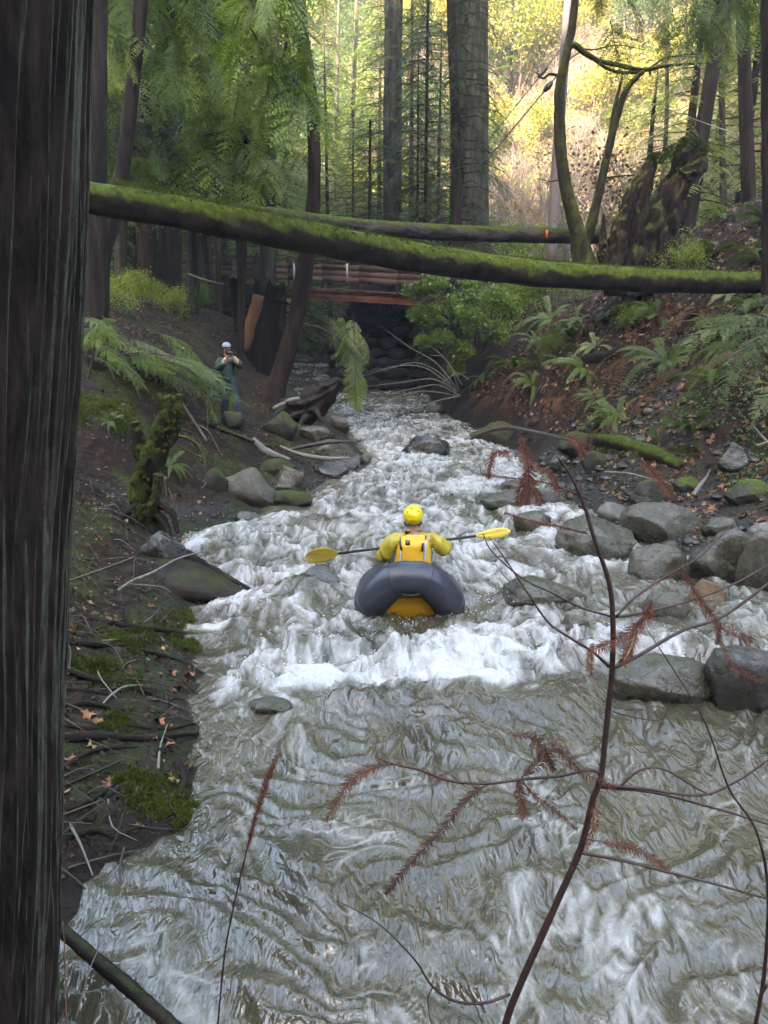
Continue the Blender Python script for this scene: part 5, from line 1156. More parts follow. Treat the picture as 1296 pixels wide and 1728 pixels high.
for p0, p1, n in ((A0 + off, A1 + off, 5), (A1 + off, A2 + off, 4)):   # far railing
    for i in range(n):
        a = p0.lerp(p1, i / n); b_ = p0.lerp(p1, (i + 1) / n)
        for dz in (-.26, -.60):
            V, F = bar(a + Vector((0, 0, dz)), b_ + Vector((0, 0, dz)), .04, .13); wpart('rail_board', mesh_np('rail_board', V, F, M['wood_br']), br)
        V, F = bar(a + Vector((0, 0, 0)), b_ + Vector((0, 0, 0)), .14, .05); wpart('handrail', mesh_np('handrail', V, F, M['wood_br']), br)
        V, F = bar(a + Vector((0, 0.06, -1.12)), a + Vector((0, .06, -.03)), .09, .09); wpart('post', mesh_np('post', V, F, M['wood_br']), br)
for px in (497, 586):
    q = P(px, 445, 28.9 if px < 550 else 27.9); V, F = bar(q + Vector((0, -.22, -.62)), q + Vector((0, -.22, 0.0)), .045, .07); wpart('bracket', mesh_np('bracket', V, F, M['palepost']), br)
dd_ = A2 - A1; nP = 36
dv = off.normalized()
for i in range(nP):
    a = A1.lerp(A2, (i + .5) / nP) + Vector((0, 0, -1.06 - .004 * (i % 3))); V, F = bar(a, a + off, dd_.length / nP * .93, .06); wpart('deck_plank', mesh_np('deck_plank', V, F, M['wood_br']), br)
for i in range(20):
    a = A0.lerp(A1, (i + .5) / 20) + Vector((0, 0, -1.06 - .004 * (i % 3))); V, F = bar(a, a + off, (A1 - A0).length / 20 * .93, .06); wpart('deck_plank', mesh_np('deck_plank', V, F, M['wood_br']), br)
for o_ in (Vector((0, .12, 0)), Vector((.3, 1.7, 0))):
    V1 = [bar(A1 + o_ + Vector((-.4, 0, -1.28)), A2 + o_ + Vector((.3, 0, -1.28)), .03, .30), bar(A1 + o_ + Vector((-.4, 0, -1.42)), A2 + o_ + Vector((.3, 0, -1.42)), .20, .03), bar(A1 + o_ + Vector((-.4, 0, -1.12)), A2 + o_ + Vector((.3, 0, -1.12)), .20, .03)]
    V, F = joinp(V1); wpart('girder', mesh_np('girder', V, F, M['beam']), br)
# abutment of stacked stones under the far end, recess shade in their colour
ab = thing('bridge_abutment', 'stacked stone abutment painted black for recess shade under the far end of the bridge', 'abutment', P(650, 640, 30))
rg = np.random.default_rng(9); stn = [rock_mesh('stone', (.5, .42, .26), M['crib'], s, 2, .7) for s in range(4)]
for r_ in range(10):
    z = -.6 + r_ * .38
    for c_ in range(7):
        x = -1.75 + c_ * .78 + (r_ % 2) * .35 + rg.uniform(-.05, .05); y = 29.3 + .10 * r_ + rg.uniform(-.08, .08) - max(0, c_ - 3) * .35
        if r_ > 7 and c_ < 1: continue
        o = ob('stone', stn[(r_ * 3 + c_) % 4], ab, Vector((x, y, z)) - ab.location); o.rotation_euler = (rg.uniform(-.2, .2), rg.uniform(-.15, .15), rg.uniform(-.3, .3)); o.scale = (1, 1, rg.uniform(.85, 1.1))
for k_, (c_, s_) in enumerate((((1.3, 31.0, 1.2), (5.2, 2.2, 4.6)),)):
    V, F = box(c_, s_); wpart('core', mesh_np('core', V, F, M['crib']), ab)  # solid core in the same shade-black colour fills the recess
a2 = thing('bridge_abutment', 'dark timber and earth abutment behind the burnt stump', 'abutment', P(440, 540, 30))
for r_ in range(7):
    q = P(440, 500, 29.8); V, F = tube([q + Vector((-2.6, .2, -.25 - .42 * r_)), q + Vector((.35, -.1 + .05 * r_, -.25 - .42 * r_))], [.2], 10, 10, .1, r_); wpart('crib_log', mesh_np('crib_log', V, F, M['burnt'], True), a2)
V, F = box(P(400, 560, 31.2), (3.6, 1.6, 3.6)); wpart('core', mesh_np('core', V, F, M['crib']), a2)
# drift pile on the far bend
df = thing('drift_pile', 'low heap of dark drift branches on the far bend beneath the bridge', 'driftwood', P(520, 612, 42))
rg = np.random.default_rng(19)
for i in range(26):
    a = P(rg.uniform(480, 575), rg.uniform(600, 610), 41 + rg.uniform(-1, 1)); b_ = a + Vector((rg.uniform(-1.2, 1.4), rg.uniform(-.4, .4), rg.uniform(-.15, .3)))
    V, F = tube([a, b_], [rg.uniform(.03, .10), .02], 6, 6, .1, i); wpart('branch', mesh_np('branch', V, F, M['stick' if i % 3 else 'stick_pale'], True), df)

# ------------------------------------------------------------ people
M['skin'] = simple('skin', (.46, .26, .19), .5, var=.08)
M['dry_yellow'] = simple('yellow_dry_top_fabric', (.40, .32, .030), .5, 26, .5, .18, 8)
M['vest'] = simple('orange_yellow_vest_fabric', (.78, .44, .03), .55, 30, .25, .07, 5)
M['helmet'] = simple('glossy_yellow_helmet', (.80, .60, .015), .22, var=.05)
M['black'] = simple('black_webbing', (.015, .015, .017), .5)
M['reflect'] = simple('silver_reflective_tape', (.42, .43, .45), .4)
M['pants_dark'] = simple('dark_trousers', (.03, .035, .05), .6)
M['waders'] = simple('slate_blue_waders', (.030, .042, .058), .55, 20, .3, .3, 6)
M['jacket_green'] = simple('dark_green_jacket', (.010, .036, .022), .6, 20, .3, .25, 6)
M['shirt_teal'] = simple('teal_grey_shirt', (.04, .07, .08), .7, var=.2)
M['cap_grey'] = simple('grey_cap_cloth', (.25, .26, .29), .8, var=.1)
M['beard'] = simple('brown_hair', (.06, .03, .02), .8)
M['cuff'] = simple('cream_sleeve', (.45, .38, .24), .7)
M['camera_body'] = simple('black_camera', (.02, .02, .02), .35)
def skin(name, joints, edges, mat, root, sub=2, wrinkle=0.0, seed=1, rootj=0, wsc=9, cut=None):
    """one continuous surface grown round a skeleton of joints ((x, y, z), rx, ry)"""
    me = bpy.data.meshes.new(name); me.from_pydata([j[0] for j in joints], edges, []); o = bpy.data.objects.new(name, me); COL.objects.link(o)
    md = o.modifiers.new('s', 'SKIN'); md.use_smooth_shade = True; md.branch_smoothing = .6
    sv = me.skin_vertices[0].data
    for i, j in enumerate(joints): sv[i].radius = (j[1], j[2] if len(j) > 2 else j[1]); sv[i].use_root = (i == rootj)
    ss = o.modifiers.new('d', 'SUBSURF'); ss.levels = sub; ss.render_levels = sub
    dg = bpy.context.evaluated_depsgraph_get(); dg.update(); nm = bpy.data.meshes.new_from_object(o.evaluated_get(dg)); bpy.data.objects.remove(o)
    co = np.empty(len(nm.vertices) * 3); nm.vertices.foreach_get('co', co); co = co.reshape(-1, 3)
    if wrinkle:
        nr = np.empty(len(nm.vertices) * 3); nm.vertices.foreach_get('normal', nr); nr = nr.reshape(-1, 3)
        q = co * [wsc, wsc, wsc * .55]; co = co + nr * (wrinkle * (1 - 2 * np.abs(noise3(q, seed))))[:, None]
    nm.vertices.foreach_set('co', co.ravel().astype(np.float32)); nm.materials.clear(); nm.materials.append(M[mat])
    for p_ in nm.polygons: p_.use_smooth = True; p_.material_index = 0
    nm.name = name; return ob(name, nm, root)
def hand_joints(J, E, wrist_i, W_, dirv, palm_n, curl=1.0, s=1.0):
    """palm and five bent fingers grown from joint wrist_i; palm_n = way the fingers close"""
    d = Vector(dirv).normalized(); n = Vector(palm_n).normalized(); sd = d.cross(n).normalized()
    J.append((tuple(Vector(W_) + d * .05 * s), .034 * s, .016 * s)); pi = len(J) - 1; E.append((wrist_i, pi))
    J.append((tuple(Vector(W_) + d * .085 * s), .036 * s, .015 * s)); pk = len(J) - 1; E.append((pi, pk))
    for f, (o_, l_) in enumerate(((-.030, .062), (-.010, .072), (.010, .067), (.029, .052))):
        p0 = Vector(W_) + d * .09 * s + sd * o_ * s; prev = pk; ang = 0
        for q in range(3):
            ang += curl * (.55 + .15 * q); dd2 = d * math.cos(ang) + n * math.sin(ang); p0 = p0 + dd2 * l_ * s * (.46, .32, .26)[q]
            J.append((tuple(p0), .0092 * s, .0085 * s)); E.append((prev, len(J) - 1)); prev = len(J) - 1
    p0 = Vector(W_) + d * .035 * s - sd * .032 * s; prev = pi
    for q in range(3):
        p0 = p0 + (d * (.6 - .2 * q) - sd * (.5 - .35 * q) + n * (.45 + .4 * q)).normalized() * .028 * s
        J.append((tuple(p0), .011 * s, .010 * s)); E.append((prev, len(J) - 1)); prev = len(J) - 1

# raft
RX0 = P(690, 1020, 6.9).x; RO = Vector((RX0, 7.05, -.02))
raft = thing('packraft', 'small dark grey inflatable raft with raised stern and yellow floor', 'raft', RO)
M['raft_grey'] = simple('charcoal_raft_fabric', (.030, .034, .046), .35, 40, .15, .12, 3)
M['raft_yellow'] = simple('yellow_raft_floor', (.72, .36, .015), .4, 12, .15, .12, 4)
lp = [(0, -.50, .50), (.14, -.49, .475), (.26, -.475, .37), (.34, -.45, .265), (.375, -.36, .19), (.385, -.05, .15), (.37, .3, .09), (.34, .7, .0), (.28, 1.0, -.04), (.17, 1.2, -.04), (0, 1.28, -.03)]
lp = lp + [(-a, b_, c_) for a, b_, c_ in lp[-2:0:-1]]
n_ = 120; q = np.array(lp + lp[:4] ); q = np.vstack([lp[-1], lp, lp[0], lp[1]])
s_ = np.linspace(1, len(lp) + 1, n_ + 1)[:-1]; i_ = s_.astype(int) ; t_ = (s_ - i_)[:, None]
qq = np.array([lp[(k - 1) % len(lp)] for k in range(0, len(lp) + 5)])
a, b_, c_, d_ = qq[i_ - 1], qq[i_], qq[i_ + 1], qq[i_ + 2]
lc = .5 * (2 * b_ + (c_ - a) * t_ + (2 * a - 5 * b_ + 4 * c_ - d_) * t_ ** 2 + (3 * b_ - a - 3 * c_ + d_) * t_ ** 3)
T = unit(np.roll(lc, -1, 0) - np.roll(lc, 1, 0)); S_ = unit(np.cross(T, [0, 0, 1.0])); U_ = np.cross(S_, T)
sd = 36; an = np.linspace(0, 2 * np.pi, sd, endpoint=False)
br_ = .150 + .012 * np.exp(-((lc[:, 1] + .45) / .3) ** 2)
seam = 1 - .018 * (np.abs(((np.arange(n_) / n_ * 14) % 1) - .5) > .47)
R_ = (br_ * seam)[:, None] * (1 + .012 * noise2(np.arange(n_)[:, None] * .25, an[None] * 2, 5))
V = lc[:, None] + R_[..., None] * (np.cos(an)[None, :, None] * S_[:, None] + np.sin(an)[None, :, None] * U_[:, None])
i = np.arange(n_)[:, None]; j = np.arange(sd)[None]; F = np.stack([i * sd + j, i * sd + (j + 1) % sd, ((i + 1) % n_) * sd + (j + 1) % sd, ((i + 1) % n_) * sd + j], -1).reshape(-1, 4)
ob('tube', mesh_np('tube', V.reshape(-1, 3), F, M['raft_grey'], True), raft)
for q_ in (6, 20, 36, 60, 84, 100, 114):          # glued seam tapes round the tube
    rr_ = br_[q_] * 1.012; ring = [lc[q_] + rr_ * (math.cos(a_) * S_[q_] + math.sin(a_) * U_[q_]) for a_ in np.linspace(0, 2 * np.pi, 25)]
    V, F = tube(ring, [.006], 25, 5, cap=False, raw=True); ob('seam', mesh_np('seam', V, F, M['raft_grey'], True), raft)
for q_ in (12, 108):
    c_ = lc[q_] + S_[q_] * br_[q_] * (1.0 if q_ < 60 else 1.0); V, F = tube([c_ + T[q_] * .05, c_ + S_[q_] * .03, c_ - T[q_] * .05], [.007], 10, 5); ob('tie_down', mesh_np('tie_down', V, F, M['black'], True), raft)
# floor sheet: spans between the tube undersides
hy = np.linspace(-.50, 1.45, 40); hw = np.interp(hy, [-.50, -.40, -.22, 0, .85, 1.2, 1.45], [.20, .29, .345, .36, .30, .20, .1]); hz = np.interp(hy, [-.50, -.40, -.22, 0, .85, 1.2, 1.45], [.35, .24, .07, .0, -.10, -.14, -.16])
u_ = np.linspace(-1, 1, 17); V = np.stack([hw[:, None] * u_[None], np.repeat(hy[:, None], 17, 1), hz[:, None] - .035 * (1 - u_[None] ** 2) + 0 * u_[None]], -1).reshape(-1, 3)
ix = (np.arange(39)[:, None] * 17 + np.arange(16)[None]).ravel(); F = np.stack([ix, ix + 1, ix + 18, ix + 17], -1)
Vb = V - [0, 0, .02]; ob('floor', mesh_np('floor', *joinp([(V, F), (Vb, F[:, ::-1])]), M['raft_yellow'], True), raft)
# stern panel that shows below the raised tube
V, F = [], None
pv = [(-.30, -.40, .16), (.30, -.40, .16), (.36, -.46, -.10), (-.36, -.46, -.10), (-.15, -.46, .225), (.15, -.46, .225)]
g1 = [( (-.15 + .30 * u, -.47, .35) , (-.35 + .70 * u, -.42, .03)) for u in np.linspace(0, 1, 13)]
V = []; 
for a_, b2 in g1:
    for t in np.linspace(0, 1, 9): V.append([a_[0] * (1 - t) + b2[0] * t, a_[1] * (1 - t) + b2[1] * t - .035 * math.sin(math.pi * t), a_[2] * (1 - t) + b2[2] * t])
ix = (np.arange(12)[:, None] * 9 + np.arange(8)[None]).ravel(); F = np.stack([ix, ix + 9, ix + 10, ix + 1], -1)
V = np.array(V); ob('stern_panel', mesh_np('stern_panel', *joinp([(V, F), (V + [0, .02, 0], F[:, ::-1])]), M['raft_yellow'], True), raft)
V, F = tube([(-.10, -.60, .40), (-.05, -.64, .385), (.05, -.64, .385), (.10, -.60, .40)], [.010], 14, 8); ob('grab_loop', mesh_np('grab_loop', V, F, M['black'], True), raft)
V, F = tube([(.24, -.52, -.02), (.25, -.56, .02), (.245, -.57, .06)], [.012, .01, .008], 8, 6); ob('valve', mesh_np('valve', V, F, M['reflect'], True), raft)
V, F = box((0, .08, .25), (.30, .06, .2)); ob('backband', mesh_np('backband', V, F, M['black']), raft)

# paddler
K0 = Vector((P(697, 900, 7.5).x, 7.42, .06)); pad = thing('person', 'paddler in yellow helmet, yellow dry top and orange yellow vest seen from behind', 'person', K0)
HL = P(640, 934, 7.80) - K0; HR = P(755, 914, 7.74) - K0
hd = P(697, 871, 7.44) - K0; sh = .62 * 0 + (P(697, 905, 7.45) - K0).z
EL = P(648, 938, 7.42) - K0; ER = P(750, 930, 7.40) - K0
SL = Vector((-.185, .0, sh - .01)); SR = Vector((.185, .0, sh - .01))
Jb = [((0, .02, .10), .15, .12), ((0, .02, .28), .14, .11), ((0, .01, sh - .08), .15, .10), ((0, .0, sh + .02), .06, .06), ((0, .02, hd.z - .06), .058, .062), ((0, .02, hd.z + .0), .080, .092), ((0, .015, hd.z + .06), .074, .088)]
Eb = [(0, 1), (1, 2), (2, 3), (3, 4), (4, 5), (5, 6)]
Jb += [(tuple(SL), .055, .055), (tuple(EL * .98), .04, .04), (tuple(HL - Vector((0, .10, 0))), .028, .024)]; Eb += [(2, 7), (7, 8), (8, 9)]
hand_joints(Jb, Eb, 9, HL - Vector((0, .10, -.01)), (0.1, 1, 0), (0, .2, -1), 1.3)
k0 = len(Jb); Jb += [(tuple(SR), .055, .055), (tuple(ER * .98), .04, .04), (tuple(HR - Vector((-.01, .10, 0))), .028, .024)]; Eb += [(2, k0), (k0, k0 + 1), (k0 + 1, k0 + 2)]
hand_joints(Jb, Eb, k0 + 2, HR - Vector((-.01, .10, -.01)), (-.1, 1, 0), (0, .2, -1), 1.3)
for sx in (-1, 1):
    k1 = len(Jb); Jb += [((.10 * sx, .10, .08), .085, .085), ((.17 * sx, .50, .20), .06, .06), ((.14 * sx, .90, .08), .04, .045), ((.14 * sx, 1.0, .12), .04, .035)]; Eb += [(0, k1), (k1, k1 + 1), (k1 + 1, k1 + 2), (k1 + 2, k1 + 3)]
skin('body', Jb, Eb, 'skin', pad)
Jj = [((0, .02, .06), .185, .15), ((0, .02, .26), .175, .14), ((0, .0, sh - .07), .19, .13), ((0, .0, sh + .035), .072, .075), ((0, .01, sh + .06), .066, .07)]
Ej = [(0, 1), (1, 2), (2, 3), (3, 4)]
for S2, E2, H2 in ((SL, EL, HL), (SR, ER, HR)):
    k1 = len(Jj); m1 = S2.lerp(E2, .5) + Vector((.015 if S2.x > 0 else -.015, -.01, .02)); w1 = H2 - Vector((0, .10, 0))
    Jj += [(tuple(S2), .085, .085), (tuple(m1), .078, .078), (tuple(E2), .072, .070), (tuple(E2.lerp(w1, .5)), .058, .056), (tuple(w1), .040, .038)]; Ej += [(2, k1), (k1, k1 + 1), (k1 + 1, k1 + 2), (k1 + 2, k1 + 3), (k1 + 3, k1 + 4)]
skin('dry_top', Jj, Ej, 'dry_yellow', pad, 3, .018, 5, wsc=10)
Jt = [((0, .04, .08), .17, .14)]; Et = []
for sx in (-1, 1):
    k1 = len(Jt); Jt += [((.11 * sx, .14, .09), .10, .10), ((.175 * sx, .50, .21), .075, .075), ((.15 * sx, .88, .09), .055, .055)]; Et += [(0, k1), (k1, k1 + 1), (k1 + 1, k1 + 2)]
skin('trousers', Jt, Et, 'pants_dark', pad)
# vest: thick curved shell round the chest, open at the arms
vt_ = np.linspace(0, 1, 22); va = np.linspace(0, 2 * np.pi, 56, endpoint=False); V = []
for t in vt_:
    z = .08 + (sh + .045 - .08) * t
    wx = np.interp(t, [0, .2, .6, .85, .95, 1], [.185, .20, .19, .165, .13, .10]); wy = np.interp(t, [0, .3, .8, 1], [.155, .165, .15, .075])
    c_, s2 = np.cos(va), np.sin(va); r = (np.abs(c_) ** 3.2 + np.abs(s2) ** 3.2) ** (-1 / 3.2)
    V.append(np.stack([wx * c_ * r, wy * s2 * r + .01, np.full(56, z) + .004 * np.sin(va * 9 + t * 20)], -1))
V = np.array(V); V = V + (.004 * noise3(V.reshape(-1, 3) * 14, 3)[:, None]).reshape(22, 56, 1); i = np.arange(21)[:, None] * 56; j = np.arange(56)[None]
F = np.stack([i + j, i + (j + 1) % 56, i + 56 + (j + 1) % 56, i + 56 + j], -1).reshape(-1, 4)
ve = ob('life_vest', mesh_np('life_vest', V.reshape(-1, 3), F, M['vest'], True), pad)
def back(x, z, off=.0): # point on the vest's back
    t = np.clip((z - .08) / (sh + .045 - .08), 0, 1); wx = np.interp(t, [0, .2, .6, .85, .95, 1], [.185, .20, .19, .165, .13, .10]); wy = np.interp(t, [0, .3, .8, 1], [.155, .165, .15, .075])
    return (x, .01 - wy * (max(0, 1 - min(1, abs(x / wx)) ** 3.2)) ** (1 / 3.2) - off, z)
def strip(name, pts, w_, mat, parent, off=.006, th=.006):
    Vs = []
    for x, z in pts:
        for dx in (-w_ / 2, w_ / 2):
            for k_ in (off, off + th): Vs.append(back(x + dx, z, k_))
    n = len(pts); Fs = []
    for i in range(n - 1):
        b0 = i * 4; c0 = b0 + 4; Fs += [[b0 + 1, b0 + 3, c0 + 3, c0 + 1], [b0, c0, c0 + 2, b0 + 2], [b0, b0 + 1, c0 + 1, c0], [b0 + 2, c0 + 2, c0 + 3, b0 + 3]]
    Fs += [[0, 2, 3, 1], [n * 4 - 4, n * 4 - 3, n * 4 - 1, n * 4 - 2]]
    return ob(name, mesh_np(name, Vs, np.array(Fs), M[mat], False), parent)
tz = sh + .02
strip('reflective_strip', [(-.135, tz - .13 - .03 * i) for i in range(10)], .022, 'reflect', ve)
strip('reflective_strip', [(.125 - .001 * i, tz - .03 - .03 * i) for i in range(12)], .026, 'reflect', ve)
strip('shoulder_strap', [(-.150 + .022 * i / 4, tz + .01 - .03 * i) for i in range(5)], .026, 'black', ve, .010, .010)
strip('shoulder_strap', [(.135, tz + .005), (.137, tz - .02)], .030, 'black', ve, .006, .012)
strip('shoulder_strap', [(.095 - .003 * i, tz - .045 - .025 * i) for i in range(4)], .022, 'black', ve, .010, .010)
pt_ = strip('logo_patch', [(-.062, tz - .02), (-.062, tz - .06)], .048, 'black', ve, .008, .003)
a_ = back(-.062, tz - .04, .0125); V, F = tube([(a_[0] + .014 * math.cos(t), a_[1], a_[2] + .012 * math.sin(t)) for t in np.linspace(0, 6.28, 13)], [.0025], 26, 5); ob('logo_ring', mesh_np('ring', V, F, M['reflect'], True), pt_)
V, F = box((a_[0], a_[1], a_[2]), (.010, .002, .009)); ob('logo_mark', mesh_np('mark', V, F, M['reflect']), pt_)
strip('side_buckle', [(-.178, .25), (-.178, .17)], .03, 'black', ve, .02, .01); strip('side_buckle', [(.178, .25), (.178, .17)], .03, 'black', ve, .02, .01)
# helmet
V0, F0 = ico(5); V = V0.copy(); up_ = V[:, 2] > 0
V = V * [.103, .125, .115]; lowz = -.075; V[:, 2] = np.maximum(V[:, 2], lowz); V[:, :2] *= (1 - .10 * sstep(0.0, -.075, V[:, 2]))[:, None]
rim = np.abs(V[:, 2] - .018) < .004; V[rim] *= [.985, .985, 1]; up2 = V[:, 2] > .018; V[up2, :2] *= 1.025
he = ob('helmet', mesh_np('helmet', V, F0, M['helmet'], True), pad, hd + Vector((0, .015, .0)))
for x, z in ((-.062, .062), (.052, .070), (-.02, .098)):
    y = -.125 * math.sqrt(max(.02, 1 - (x / .105) ** 2 - (z / .118) ** 2)); V, F = box((x, y - .002, z), (.011, .010, .018)); ob('vent', mesh_np('vent', V, F, M['black']), he)
for sx in (-1, 1):
    V, F = tube([(.085 * sx, .0, -.06), (.075 * sx, .02, -.11), (.05 * sx, .05, -.14)], [.008], 8, 6); ob('chin_strap', mesh_np('chin_strap', V, F, M['black'], True), he)
V, F = tube([(-.09, -.02, -.078), (0, -.105, -.078), (.09, -.02, -.078)], [.006], 16, 6); ob('rim', mesh_np('rim', V, F, M['black'], True), he)
# paddle
PA = P(515, 941, 7.92); PB = P(862, 897, 7.70); pdl = thing('paddle', 'double bladed paddle with translucent yellow blades held by the paddler', 'paddle', (PA + PB) / 2)
ax = (PB - PA).normalized(); Lp = (PB - PA).length
pa = PA + ax * Lp * .165; pb_ = PB - ax * Lp * .165
V, F = tube([pa, pb_], [.0155], 4, 12); wpart('shaft', mesh_np('shaft', V, F, M['black'], True), pdl)
M['blade'] = simple('amber_yellow_blade', (.62, .46, .06), .3, var=.06); M['redprint'] = simple('red_print', (.42, .06, .02), .5)
def blade(tip, neck, w_, wdir, asym, nm):
    a_ = Vector(neck); t_ = Vector(tip); d = t_ - a_; u = Vector(wdir).normalized(); nrm = d.cross(u).normalized(); n1, n2 = 22, 9; V = []
    for i in range(n1):
        s = i / (n1 - 1); up_w = np.interp(s, [0, .12, .35, .7, .9, 1], [.10, .28, .46, .50, .40, .16]) * w_; dn = np.interp(s, [0, .12, .35, .7, .9, 1], [.08, .25, .48, .50, .28 if asym else .36, .02]) * w_
        for j in range(n2):
            q = j / (n2 - 1); y = -dn + (up_w + dn) * q; cv = .02 * math.sin(math.pi * s) - .04 * (q - .5) ** 2
            V.append(a_ + d * s + u * y + nrm * (cv - .012 * math.exp(-((q - .5) / .1) ** 2) * (1 - s)))
    V = np.array([list(v) for v in V]); ix = (np.arange(n1 - 1)[:, None] * n2 + np.arange(n2 - 1)[None]).ravel(); F = np.stack([ix, ix + 1, ix + n2 + 1, ix + n2], -1)
    Vb = V - np.array(nrm) * .006; m_ = n1 * n2
    rimq = [(i * n2, (i + 1) * n2) for i in range(n1 - 1)] + [((i + 1) * n2 + n2 - 1, i * n2 + n2 - 1) for i in range(n1 - 1)] + [((n1 - 1) * n2 + j, (n1 - 1) * n2 + j + 1) for j in range(n2 - 1)]
    Fr = np.array([[p_, q_, q_ + m_, p_ + m_] for p_, q_ in rimq])
    bl = wpart('blade', mesh_np('blade', np.vstack([V, Vb]), [F, F[:, ::-1] + m_, Fr], M['blade'], True), pdl)
    tx = thing.__globals__; base_ = WL(pdl)
    return bl, a_, d, u, nrm
bA = blade(PA, pa, .22, (0.12, -.35, .9), True, 'a'); bB = blade(PB, pb_, .115, (-.12, .3, .6), True, 'b')
def print_marks(b5, s0, s1, q, h, lean=1):      # worn, unreadable red maker's lettering
    bl, a_, d, u, nrm = b5; parts = []; rgm = np.random.default_rng(2); n = 8; sgn = 1 if nrm.y < 0 else -1
    for i in range(n):
        s = s0 + (s1 - s0) * i / n; c = a_ + d * s + u * (q - .012 * i / n * lean) + nrm * sgn * (.022 if sgn > 0 else .012)
        gl = [((-.3, -.5), (-.3, .5)), ((-.3, .5), (.3, .4)), ((.3, .4), (.3, -.5)), ((-.3, 0), (.3, 0))]
        for k_ in rgm.permutation(4)[:3]:
            (x0, y0), (x1, y1) = gl[k_]; wl = abs(s1 - s0) * d.length / n * .9
            p0 = c + d.normalized() * x0 * wl + u * y0 * h; p1 = c + d.normalized() * x1 * wl + u * y1 * h
            parts.append(tube([p0, p1], [.0022], 2, 4))
    V, F = joinp(parts); co = V - np.array(WL(pdl)); ob('lettering', mesh_np('lettering', co, F, M['redprint']), bl)
print_marks(bA, .92, .56, .052, .016); print_marks(bB, .60, .92, .030, .009, 0)

# onlooker
gp = ground(400, 716); O0 = Vector((P(393, 700, gp.y).x, gp.y, T1(P(393, 700, gp.y).x, gp.y)))
O0.z = P(400, 714, O0.y).z
onl = thing('person', 'onlooker in grey cap, green jacket and slate waders raising a camera on the bank', 'person', O0)
zt = P(381, 577, O0.y).z - O0.z; k_ = zt / 1.78
def Q(x, y, z): return (x * k_, y * k_, z * k_)
# stands turned to picture right, weight on the far leg, leaning slightly forward
Ja = [(Q(-.05, 0, .95), .10, .08), (Q(-.06, 0, 1.15), .14, .11), (Q(-.07, 0, 1.36), .16, .11), (Q(-.06, 0, 1.47), .055, .055), (Q(-.05, -.01, 1.55), .06, .065), (Q(-.045, -.02, 1.63), .075, .088), (Q(-.05, -.015, 1.70), .07, .085), (Q(-.02, -.085, 1.60), .022, .03)]
Ea = [(0, 1), (1, 2), (2, 3), (3, 4), (4, 5), (5, 6), (5, 7)]
HAr = Q(.09, -.20, 1.52); HAl = Q(.03, -.24, 1.50)
k0 = len(Ja); Ja += [(Q(-.22, 0, 1.40), .06, .06), (Q(-.24, -.10, 1.18), .045, .045), (Q(-.03, -.20, 1.44), .03, .028)]; Ea += [(2, k0), (k0, k0 + 1), (k0 + 1, k0 + 2)]
hand_joints(Ja, Ea, k0 + 2, Q(-.03, -.20, 1.44), (.7, -.1, .7), (.5, -.2, .1), .9, k_)
k1 = len(Ja); Ja += [(Q(.12, 0, 1.40), .06, .06), (Q(.24, -.10, 1.26), .045, .045), (Q(.12, -.19, 1.46), .03, .028)]; Ea += [(2, k1), (k1, k1 + 1), (k1 + 1, k1 + 2)]
hand_joints(Ja, Ea, k1 + 2, Q(.12, -.19, 1.46), (-.6, -.1, .8), (-.5, -.2, .1), .9, k_)
lg_ = []
for (hx, kx, ky, kz, fx, fy, fz) in ((-.13, -.19, .02, .50, -.20, .10, .14), (.03, .10, -.03, .50, .15, -.03, .05)):
    k2 = len(Ja); Ja += [(Q(hx, 0, .88), .09, .09), (Q(kx, ky, kz), .06, .065), (Q(fx, fy, fz + .05), .045, .045), (Q(fx + .04, fy - .12, fz), .042, .03)]; Ea += [(0, k2), (k2, k2 + 1), (k2 + 1, k2 + 2), (k2 + 2, k2 + 3)]
    lg_.append((hx, kx, ky, kz, fx, fy, fz))
skin('body', Ja, Ea, 'skin', onl)
Jw = [(Q(-.05, 0, 1.16), .165, .13), (Q(-.05, 0, .90), .16, .13)]; Ew = [(0, 1)]
for (hx, kx, ky, kz, fx, fy, fz) in lg_:
    k2 = len(Jw); Jw += [(Q(hx, 0, .84), .105, .105), (Q(kx, ky, kz), .078, .082), (Q(fx, fy, fz + .08), .066, .066), (Q(fx + .01, fy - .02, fz + .0), .058, .055), (Q(fx + .05, fy - .14, fz - .01), .05, .04)]; Ew += [(1, k2), (k2, k2 + 1), (k2 + 1, k2 + 2), (k2 + 2, k2 + 3), (k2 + 3, k2 + 4)]
skin('waders', Jw, Ew, 'waders', onl, 2, .008, 4, 1)
Jk = [(Q(-.05, 0, .84), .185, .15), (Q(-.06, 0, 1.15), .17, .135), (Q(-.07, 0, 1.36), .18, .125), (Q(-.06, 0, 1.47), .07, .07)]; Ek = [(0, 1), (1, 2), (2, 3)]
k2 = len(Jk); Jk += [(Q(-.22, 0, 1.39), .085, .085), (Q(-.25, -.10, 1.18), .07, .07), (Q(-.10, -.17, 1.35), .055, .055)]; Ek += [(2, k2), (k2, k2 + 1), (k2 + 1, k2 + 2)]
k2 = len(Jk); Jk += [(Q(.12, 0, 1.39), .085, .085), (Q(.25, -.10, 1.25), .07, .07), (Q(.18, -.15, 1.36), .055, .055)]; Ek += [(2, k2), (k2, k2 + 1), (k2 + 1, k2 + 2)]
skin('jacket', Jk, Ek, 'jacket_green', onl, 2, .012, 7)
for a_, b2 in ((Q(-.10, -.17, 1.35), Q(-.035, -.20, 1.43)), (Q(.18, -.15, 1.36), Q(.125, -.19, 1.45))):
    V, F = tube([a_, b2], [.052, .045], 8, 14, .1, 3); ob('sleeve_cuff', mesh_np('sleeve_cuff', V, F, M['cuff'], True), onl)
